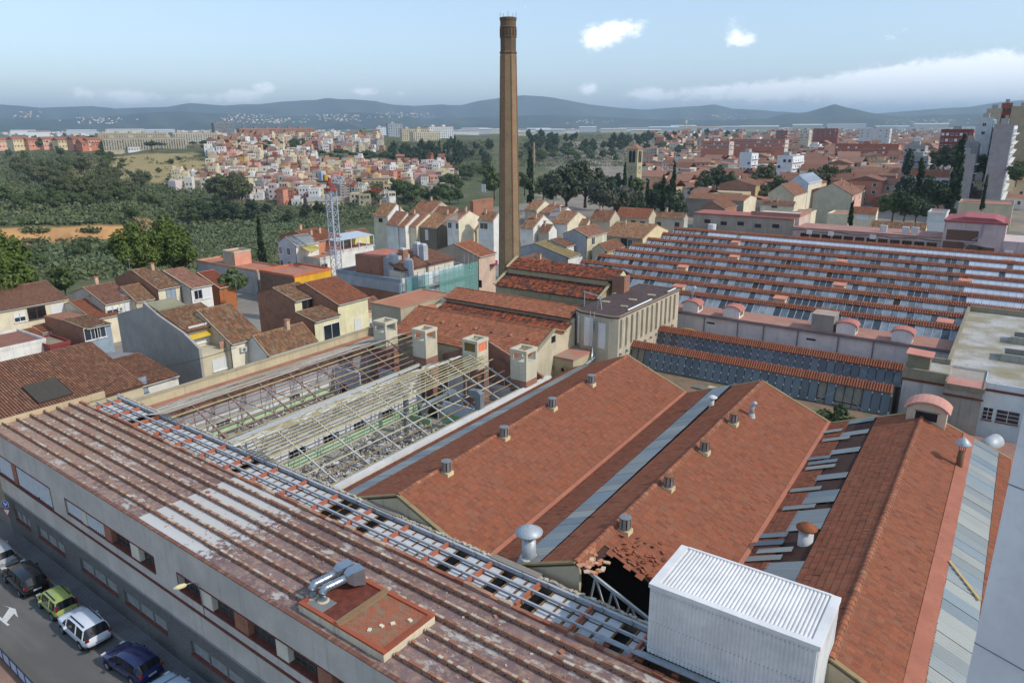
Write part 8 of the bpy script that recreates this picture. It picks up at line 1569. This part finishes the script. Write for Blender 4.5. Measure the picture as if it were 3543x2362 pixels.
    MB().add([(x-w-.5, y-.5, z1), (x+.5, y-.5, z1), (x+.5, y+w+.5, z1), (x-w-.5, y+w+.5, z1), (x-w/2, y+w/2, z1+2.2)], [(0, 1, 4), (1, 2, 4), (2, 3, 4), (3, 0, 4), (3, 2, 1, 0)]).build('pyramid_roof', TILE_RED, B)
    for P_, fc in (((x-w/2, y-.05, zb-3), 0), ((x+.05, y+w/2, zb-3), 1)):
        n = 12; m = MB(); rr = 1.5
        for i in range(n): a = 2*math.pi*i/n; m.cb((P_[0]+(rr*math.cos(a) if fc == 0 else 0), P_[1]+(0 if fc == 0 else rr*math.cos(a)), P_[2]+rr*math.sin(a)), (.3, .1, .3) if fc == 0 else (.1, .3, .3))
        m.build('clock_numerals', DARK(), B); m = MB(); m.beam(P_, (P_[0]+(.7 if fc == 0 else 0), P_[1]+(0 if fc == 0 else .7), P_[2]+.6), .12, .12); m.beam(P_, (P_[0], P_[1], P_[2]+1.2), .12, .12); m.build('clock_hands', DARK(), B)
    MB().box((x-w*.62, y-.04, zb-8), (x-w*.38, y-.01, zb-5.5)).build('slit_window', DARK(), B)
    p = gpx(1847, 572); x, y = p[0], p[1]; zt = atR(1847, 491, math.hypot(x, y))[2]; C_ = empty('distant_chimney', 'thin distant brick chimney in the valley right of the big chimney', 'chimney', (x, y, p[2])); MB().lathe([(1.5, p[2]-4), (.9, zt)], (x, y), 10).build('shaft', brickmat((170, 140, 110), (150, 120, 92)), C_); MB().lathe([(1.1, zt-1), (1.15, zt)], (x, y), 10).build('cap', brickmat((150, 120, 92), (130, 104, 80)), C_)
    # valley flats by the crane, domed tower, and the plateau blocks
    def block(name, label, px0, px1, pt, pb, col, side, rows, cols, depth=12, rot=None, far=False, cat='apartment block', roofc=None):
        q = gpx((px0+px1)/2*1.5064, pb*1.5064)
        if q is None: return
        r = math.hypot(q[0], q[1]); w = (px1-px0)*1.5064/FPX*r; zt = atR((px0+px1)/2*1.5064, pt*1.5064, r)[2]; zb = ground_z(q[0], q[1])-4; az = math.atan2(q[0], q[1]); R = empty(name, label, cat, (q[0], q[1], 0), -az+(rot or 0)); 
        MB().box((-w/2, 0, zb), (w/2, depth, zt)).build('wall', plaster(col, .3), R, True); MB().box((w/2, .1, zb), (w/2+.2, depth-.1, zt-.2)).build('side_wall', plaster(side, .3), R, True)
        if roofc: MB().prism([(-.6, zt), (depth+.6, zt), (depth/2, zt+depth*.22)], -w/2-.4, w/2+.4, 'x').build('roof', roofc, R, True)
        else:
            MB().box((-w/2-.2, -.2, zt), (w/2+.3, depth+.2, zt+.7)).build('roof', plaster((170, 150, 136), .3), R, True)
            for i in range(max(1, int(w/16))): MB().cb((-w/2+8+i*16 if w > 16 else 0, depth/2, zt+1.6), (4, 5, 2.6)).build('lift_house', plaster(col, .3), R, True)
        m = MB(); ww, wh_ = min(1.6, w/cols*.5), 1.35
        if far:
            for i in range(rows):
                for j in range(cols): m.cb((-w/2+(j+.5)*w/cols, -.05, zt-1.8-i*(zt-zb-5)/max(1, rows)), (w/cols*.5, .1, 1.4))
            m.build('window_rows', glassy((112, 112, 112)), R, True)['kind'] = 'stuff'
        else:
            a_, b_ = window_mesh(1.4, 1.4, 'win')
            for i in range(rows):
                for j in range(cols): o = link('window', a_, R, (-w/2+(j+.5)*w/cols, -.03, zt-1.8-i*(zt-zb-4)/rows)); link('pane', b_, o)
    block('apartment_block', 'left slab of the cream and orange flats beside the crane jib', 782, 822, 416, 468, (150, 140, 130), (222, 190, 140), 8, 3, 14, .5); block('apartment_block', 'right slab of the cream and orange flats beside the crane jib', 834, 893, 412, 462, (222, 186, 130), (226, 200, 150), 8, 6, 16, -.25)
    block('domed_house', 'tall stone house with small dome beyond the middle roofs', 983, 1022, 424, 446, (186, 172, 146), (170, 156, 130), 2, 4, 9, .0, cat='house')
    block('long_shed', 'long cream shed at the foot of the hillside by the crane', 712, 800, 462, 476, (206, 186, 140), (196, 176, 130), 1, 8, 10, .1, cat='shed', roofc=paint((150, 146, 138), .7))
    PB = [('beige slab flats on the plateau, rear row', 246, 372, 307, 331, (176, 164, 136), (150, 140, 120)), ('stepped flats with coloured fronts on the plateau', 262, 410, 318, 345, (190, 178, 150), (160, 150, 136)), ('grey-beige flats right of the stepped flats', 405, 463, 306, 333, (186, 180, 160), (176, 168, 150)), ('beige flats below the tower block on the plateau', 466, 520, 306, 322, (190, 180, 156), (206, 170, 110)), ('tower block with dark side on the plateau', 497, 538, 283, 316, (120, 124, 128), (200, 190, 170)), ('long brown-brick flats on the plateau', 560, 720, 296, 316, (166, 112, 86), (176, 122, 96)), ('long white flats on the plateau', 735, 862, 294, 308, (222, 224, 222), (214, 214, 210)), ('green-fronted low block on the plateau', 832, 864, 299, 314, (90, 116, 84), (90, 116, 84)), ('white flats left of the grey tower', 866, 895, 292, 310, (220, 222, 222), (206, 206, 204)), ('grey and white tower right of the long white flats', 893, 924, 285, 314, (170, 176, 182), (226, 226, 224)), ('cream flats at the plateau rim, left one', 925, 985, 297, 323, (206, 192, 160), (222, 206, 170)), ('cream flats at the plateau rim, right one', 950, 1012, 304, 325, (212, 200, 168), (196, 186, 160)), ('white flats behind the cream flats', 985, 1042, 292, 318, (222, 224, 222), (206, 206, 204))]
    for lab, a, b, t, bb, c, s in PB: block('apartment_block', lab, a, b, t, bb, c, s, max(2, int((bb-t)/4)), max(4, int((b-a)/4.5)), 13, random.choice((.0, .35, .25)), True)
    for i in range(7): block('terraced_flats', f'{("pale pink", "cream", "salmon")[i % 3]} terraced flats with orange roof on the left plateau, {("first", "second", "third", "fourth", "fifth", "sixth", "seventh")[i]} from the left', 4+i*34, 32+i*34, 322-(i % 2)*2, 345, ((224, 176, 150), (220, 200, 160), (214, 150, 120))[i % 3], (214, 180, 150), 2, 5, 12, .5, True, roofc=TILE_ORANGE)
    block('low_school', 'low building with wide orange roof in front of the stepped flats', 200, 262, 328, 346, (206, 128, 96), (200, 120, 90), 1, 8, 20, .3, True, 'building', TILE_ORANGE); block('low_white_building', 'low white ribbed building below the stepped flats', 300, 345, 338, 347, (214, 216, 214), (206, 206, 200), 1, 9, 12, .3, True, 'building')
right_town()

def filler():
    """the packed mass of small houses between and beyond the ones built singly"""
    def mass(name, label, zones, n, dmin, got, smin, smax, rz0, cols, flat):
        W_ = []; Rf = []; 
        pts = []
        def fn(c, r, x, y): pts.append((x, y))
        spread(zones, n, dmin, fn, list(got)); B = np.array([(-1, -1, 0), (1, -1, 0), (1, 1, 0), (-1, 1, 0), (-1, -1, 1), (1, -1, 1), (1, 1, 1), (-1, 1, 1)], float); FQ = np.array([(0, 1, 5, 4), (1, 2, 6, 5), (2, 3, 7, 6), (3, 0, 4, 7), (4, 5, 6, 7)]); G = np.array([(-1.08, -1.08, 1), (1.08, -1.08, 1), (1.08, 1.08, 1), (-1.08, 1.08, 1), (-1.08, 0, 1.32), (1.08, 0, 1.32)]); GQ = np.array([(0, 1, 5, 4), (2, 3, 4, 5), (1, 2, 5, 5), (3, 0, 4, 4)])
        V = []; Q = []; V2 = []; Q2 = []; V3 = []; Q3 = []
        for x, y in pts:
            s = random.uniform(smin, smax); h = random.choice((3.5, 6.4, 6.6, 9.4)); a = rz0+random.choice((0, 0, .3, -.3, 1.57))+random.gauss(0, .06); z = ground_z(x, y); c, si = math.cos(a), math.sin(a); sx, sy = s, s*random.uniform(.7, 1.2)
            def T(P): P = P*np.array((sx, sy, h)); return np.stack([x+P[:, 0]*c-P[:, 1]*si, y+P[:, 0]*si+P[:, 1]*c, z-.3+P[:, 2]], 1)
            Bq = B.copy(); Bq[:4, 2] = -.5; Q.append(FQ+8*len(V)); V.append(T(Bq))
            if random.random() > flat: Q2.append(GQ[:2]+6*len(V2)); V2.append(T(G))
            for k in range(int(h/3)):
                for u in (-.5, .1, .6):
                    if random.random() < .7: zz_ = (1.2+3*k)/h; w_ = .5/sx; P4 = np.array([(u-w_, -1.01, zz_), (u+w_, -1.01, zz_), (u+w_, -1.01, zz_+1.3/h), (u-w_, -1.01, zz_+1.3/h)]); Q3.append(np.arange(4)[None]+4*len(V3)); V3.append(T(P4))
        for nm_, A, Bb, mt in ((name, V, Q, tilemat(cols, .12, (.2, .17, .14), 'house_walls')), (name+'_roofs', V2, Q2, TILE_RED), (name+'_windows', V3, Q3, glassy((60, 62, 66)))):
            if A: o = link(nm_, qmesh(nm_, np.vstack(A), np.vstack(Bb), mt, uv=False)); tag(o, label+{name: '', name+'_roofs': ', their tiled roofs', name+'_windows': ', their windows'}[nm_], 'houses', None, 'stuff')
    W9 = ((226, 224, 216), (222, 206, 170), (210, 150, 124), (158, 156, 152), (196, 180, 150), (232, 230, 226), (170, 104, 80), (214, 196, 160))
    mass('crowded_hillside_houses', 'crowd of small pale houses packed on the hillside', HZ, 560, 5.2, HG, 2.2, 3.6, .66, W9, .84); mass('crowded_town_houses', 'crowd of tiled houses packed in the right-hand town', RZN, 1000, 8.5, RG, 3.6, 7, 0., W9, .2)
filler()
# ---------------------------------------------------------------- far plain, mountains, air
def far():
    k = 0
    def shed_(label, px0, px1, r, h, col):
        x0, x1 = ray(px0*1.5064, HY), ray(px1*1.5064, HY); a0, a1 = math.atan2(x0[0], x0[1]), math.atan2(x1[0], x1[1]); am = (a0+a1)/2; x, y = r*math.sin(am), r*math.cos(am); w = r*abs(a1-a0); z = ground_z(x, y); R = empty('industrial_hall', label, 'industrial hall', (x, y, z), -am, 'industrial halls of the far plain')
        MB().box((-w/2, 0, -4), (w/2, w*.35+15, h)).build('wall', plaster(col, .1), R, True); MB().prism([(-1, h), (w*.35+16, h), (w*.17+7, h+h*.18)], -w/2, w/2, 'x').build('roof', paint((206, 208, 206) if k % 3 else (176, 150, 130), .6), R, True)
    spots = [(1040, 1100, 1750), (1100, 1130, 1900), (1130, 1152, 2100), (1195, 1240, 1900), (1210, 1262, 2300), (1250, 1300, 1700), (1270, 1330, 2100), (1330, 1370, 2600), (1380, 1440, 2300), (1420, 1500, 2800), (1490, 1560, 2300), (1540, 1600, 3000), (1590, 1660, 2500), (1650, 1720, 3200), (1700, 1790, 2700), (1150, 1200, 2500), (1230, 1290, 1500), (1180, 1230, 1450), (60, 110, 2400), (150, 220, 3000), (240, 330, 3400), (20, 80, 3600), (330, 400, 2600), (1820, 1890, 3400), (1900, 1990, 3800), (2010, 2090, 3300), (2100, 2180, 4000), (640, 700, 3300), (1060, 1120, 3000), (1450, 1520, 1750)]
    for i, (a, b, r) in enumerate(spots): k = i; shed_(f'{("white", "pale grey", "cream")[i % 3]} industrial hall on the far plain, {("left of the chimney" if a < 1150 else "just right of the chimney" if a < 1400 else "above the red cliffs" if a < 1800 else "towards the right edge")}', a, b, r, r*random.uniform(.0035, .0055)+2, ((226, 226, 222), (196, 198, 198), (214, 204, 180))[i % 3])
    W_ = empty('water_tower', 'slim water tower on the far plain below the mountains', 'water tower', tuple(atR(2372, 432, 2600)-np.array((0, 0, 26)))); MB().lathe([(2.2, -10), (2.2, 26), (5, 30), (5, 38), (4.4, 39)], n=12).build('shaft', plaster((206, 196, 176), .2), W_, True)
    t = NT('mountain_forest'); p = t.pos(); a = t.noise(.0016, 7, .6, p); b = t.noise(.008, 5, .6, p); col = t.mix(t.ramp(a, .4, .62), (.026, .040, .018), (.050, .062, .030)); col = t.mix(t.math('MULTIPLY', t.ramp(b, .6, .7), .5), col, (.16, .13, .09)); t.bump(a, 1.0, 60); mm = t.fin(col, .95, 0, .1)
    def ridge(name, pts, r, depth, seed, foot=0):
        xs = np.linspace(-420, 2780, 420); ys = np.interp(xs, [q[0] for q in pts], [q[1] for q in pts]); V = []; g = np.random.default_rng(seed); prof = [(-1.0, 0), (-.8, .12), (-.6, .3), (-.4, .52), (-.22, .78), (-.08, .95), (0, 1), (.3, .6), (.8, 0)]
        n1 = np.cumsum(g.normal(0, 1, (len(prof), 420)), 1); n1 -= np.linspace(0, 1, 420)*n1[:, -1:]; sm = np.array([np.convolve(q, np.ones(9)/9, 'same') for q in n1]); sm /= np.abs(sm).max()+1e-6
        for j, (d, h) in enumerate(prof):
            for i in range(420):
                dr = ray(xs[i]*1.5064, HY); az = math.atan2(dr[0], dr[1]); top = atR(xs[i]*1.5064, ys[i]*1.5064, r)[2]; rr = r+d*depth*(1+.25*sm[j, i]*(h < .99)); hh = top*h+(0 if h in (0, 1) else top*.16*sm[(j*3) % len(prof), (i*3) % 420]+top*h*(1-h)*.9*math.sin(i*.42+3*math.sin(i*.07)+j*.5)) if h > 0 else -30
                V.append((rr*math.sin(az), rr*math.cos(az), max(hh, -30)))
        I = np.arange(len(prof)*420).reshape(len(prof), 420); Q = np.stack([I[:-1, :-1], I[1:, :-1], I[1:, 1:], I[:-1, 1:]], -1).reshape(-1, 4); o = link(name, qmesh(name, V, Q, mm, True)); o['kind'] = 'structure'
    main = [(-420, 250), (0, 240), (50, 243), (100, 248), (150, 246), (220, 244), (270, 250), (340, 247), (390, 246), (440, 237), (470, 239), (520, 243), (560, 240), (600, 240), (650, 234), (700, 231), (760, 229), (810, 228), (860, 232), (900, 240), (950, 244), (1000, 241), (1060, 242), (1100, 232), (1130, 228), (1160, 224), (1200, 219), (1250, 222), (1300, 230), (1350, 240), (1420, 248), (1480, 252), (1560, 246), (1600, 244), (1637, 240), (1680, 250), (1740, 253), (1800, 258), (1900, 262), (2000, 262), (2060, 257), (2100, 254), (2160, 249), (2220, 246), (2280, 236), (2330, 231), (2400, 230), (2780, 236)]
    front = [(-420, 275), (0, 272), (100, 276), (220, 272), (300, 263), (360, 258), (420, 256), (480, 260), (560, 263), (640, 268), (740, 266), (820, 258), (900, 264), (980, 274), (1080, 270), (1180, 266), (1280, 264), (1380, 268), (1480, 274), (1640, 277), (1760, 272), (1800, 262), (1850, 258), (1885, 248), (1912, 239), (1935, 247), (1985, 258), (2040, 266), (2080, 268), (2150, 264), (2250, 262), (2352, 262), (2780, 262)]
    ridge('mountains', main, 9500, 2600, 3); ridge('foothills', front, 6800, 1500, 8)
    # villages as pale specks on the foothills and the plain
    V = []; Q = []; n = 0; B = np.array([(-1, -1, 0), (1, -1, 0), (1, 1, 0), (-1, 1, 0), (-1, -1, 1), (1, -1, 1), (1, 1, 1), (-1, 1, 1)], float); FQ = np.array([(4, 5, 6, 7), (0, 1, 5, 4), (1, 2, 6, 5), (2, 3, 7, 6), (3, 0, 4, 7)])
    for c0, c1, r0, r1, cnt in ((0, 2352, 2800, 5000, 420), (1500, 2352, 2400, 5000, 300), (0, 560, 2400, 5000, 160)):
        for _ in range(cnt):
            dr = ray(random.uniform(c0, c1)*1.5064, HY); az = math.atan2(dr[0], dr[1]); r = random.uniform(r0, r1); s = random.uniform(5, 16)*(r/4000)**.5; V.append(B*np.array((s, s*.8, random.uniform(5, 10)))+np.array((r*math.sin(az), r*math.cos(az), 2))); Q.append(FQ+n); n += 8
    for cx_, w, e0, e1, cnt, r in ((560, 60, 262, 284, 150, 8600), (640, 70, 270, 284, 110, 8300), (790, 70, 262, 278, 150, 8500), (930, 60, 258, 270, 90, 8600), (230, 70, 270, 284, 100, 8400), (1660, 70, 262, 274, 60, 9000), (2130, 80, 274, 286, 120, 7600), (60, 40, 256, 270, 50, 8800), (1360, 60, 276, 284, 40, 7800)):
        for _ in range(int(cnt*.45)):
            px = random.gauss(cx_, w*.5)*1.5064; py = random.uniform(e0, e1)*1.5064; p = atR(px, py, (r-600*(py/1.5064-e0)/(e1-e0)-1200)*.72); s = random.uniform(2.5, 5); V.append(B*np.array((s, s, 5))+p-np.array((0, 0, 3))); Q.append(FQ+n); n += 8
    o = link('distant_villages', qmesh('distant_villages', np.vstack(V), np.vstack(Q), tilemat(((236, 232, 224), (226, 206, 180), (240, 238, 234), (206, 160, 130), (230, 226, 220)), .05), uv=False)); tag(o, 'pale specks of far villages scattered on the plain and foothills', 'village', None, 'stuff')
    # the hazy air
    t = bpy.data.materials.new('hazy_air'); t.use_nodes = True; nt = t.node_tree; nt.nodes.remove(nt.nodes['Principled BSDF']); v = nt.nodes.new('ShaderNodeVolumePrincipled'); v.inputs['Color'].default_value = (.66, .84, 1.0, 1); v.inputs['Density'].default_value = 1.15e-4; v.inputs['Anisotropy'].default_value = .1
    nt.links.new(v.outputs[0], nt.nodes['Material Output'].inputs['Volume']); B_ = MB().box((-42000, -42000, -60), (42000, 42000, 520)); o = B_.build('haze', t); o['kind'] = 'stuff'
far()
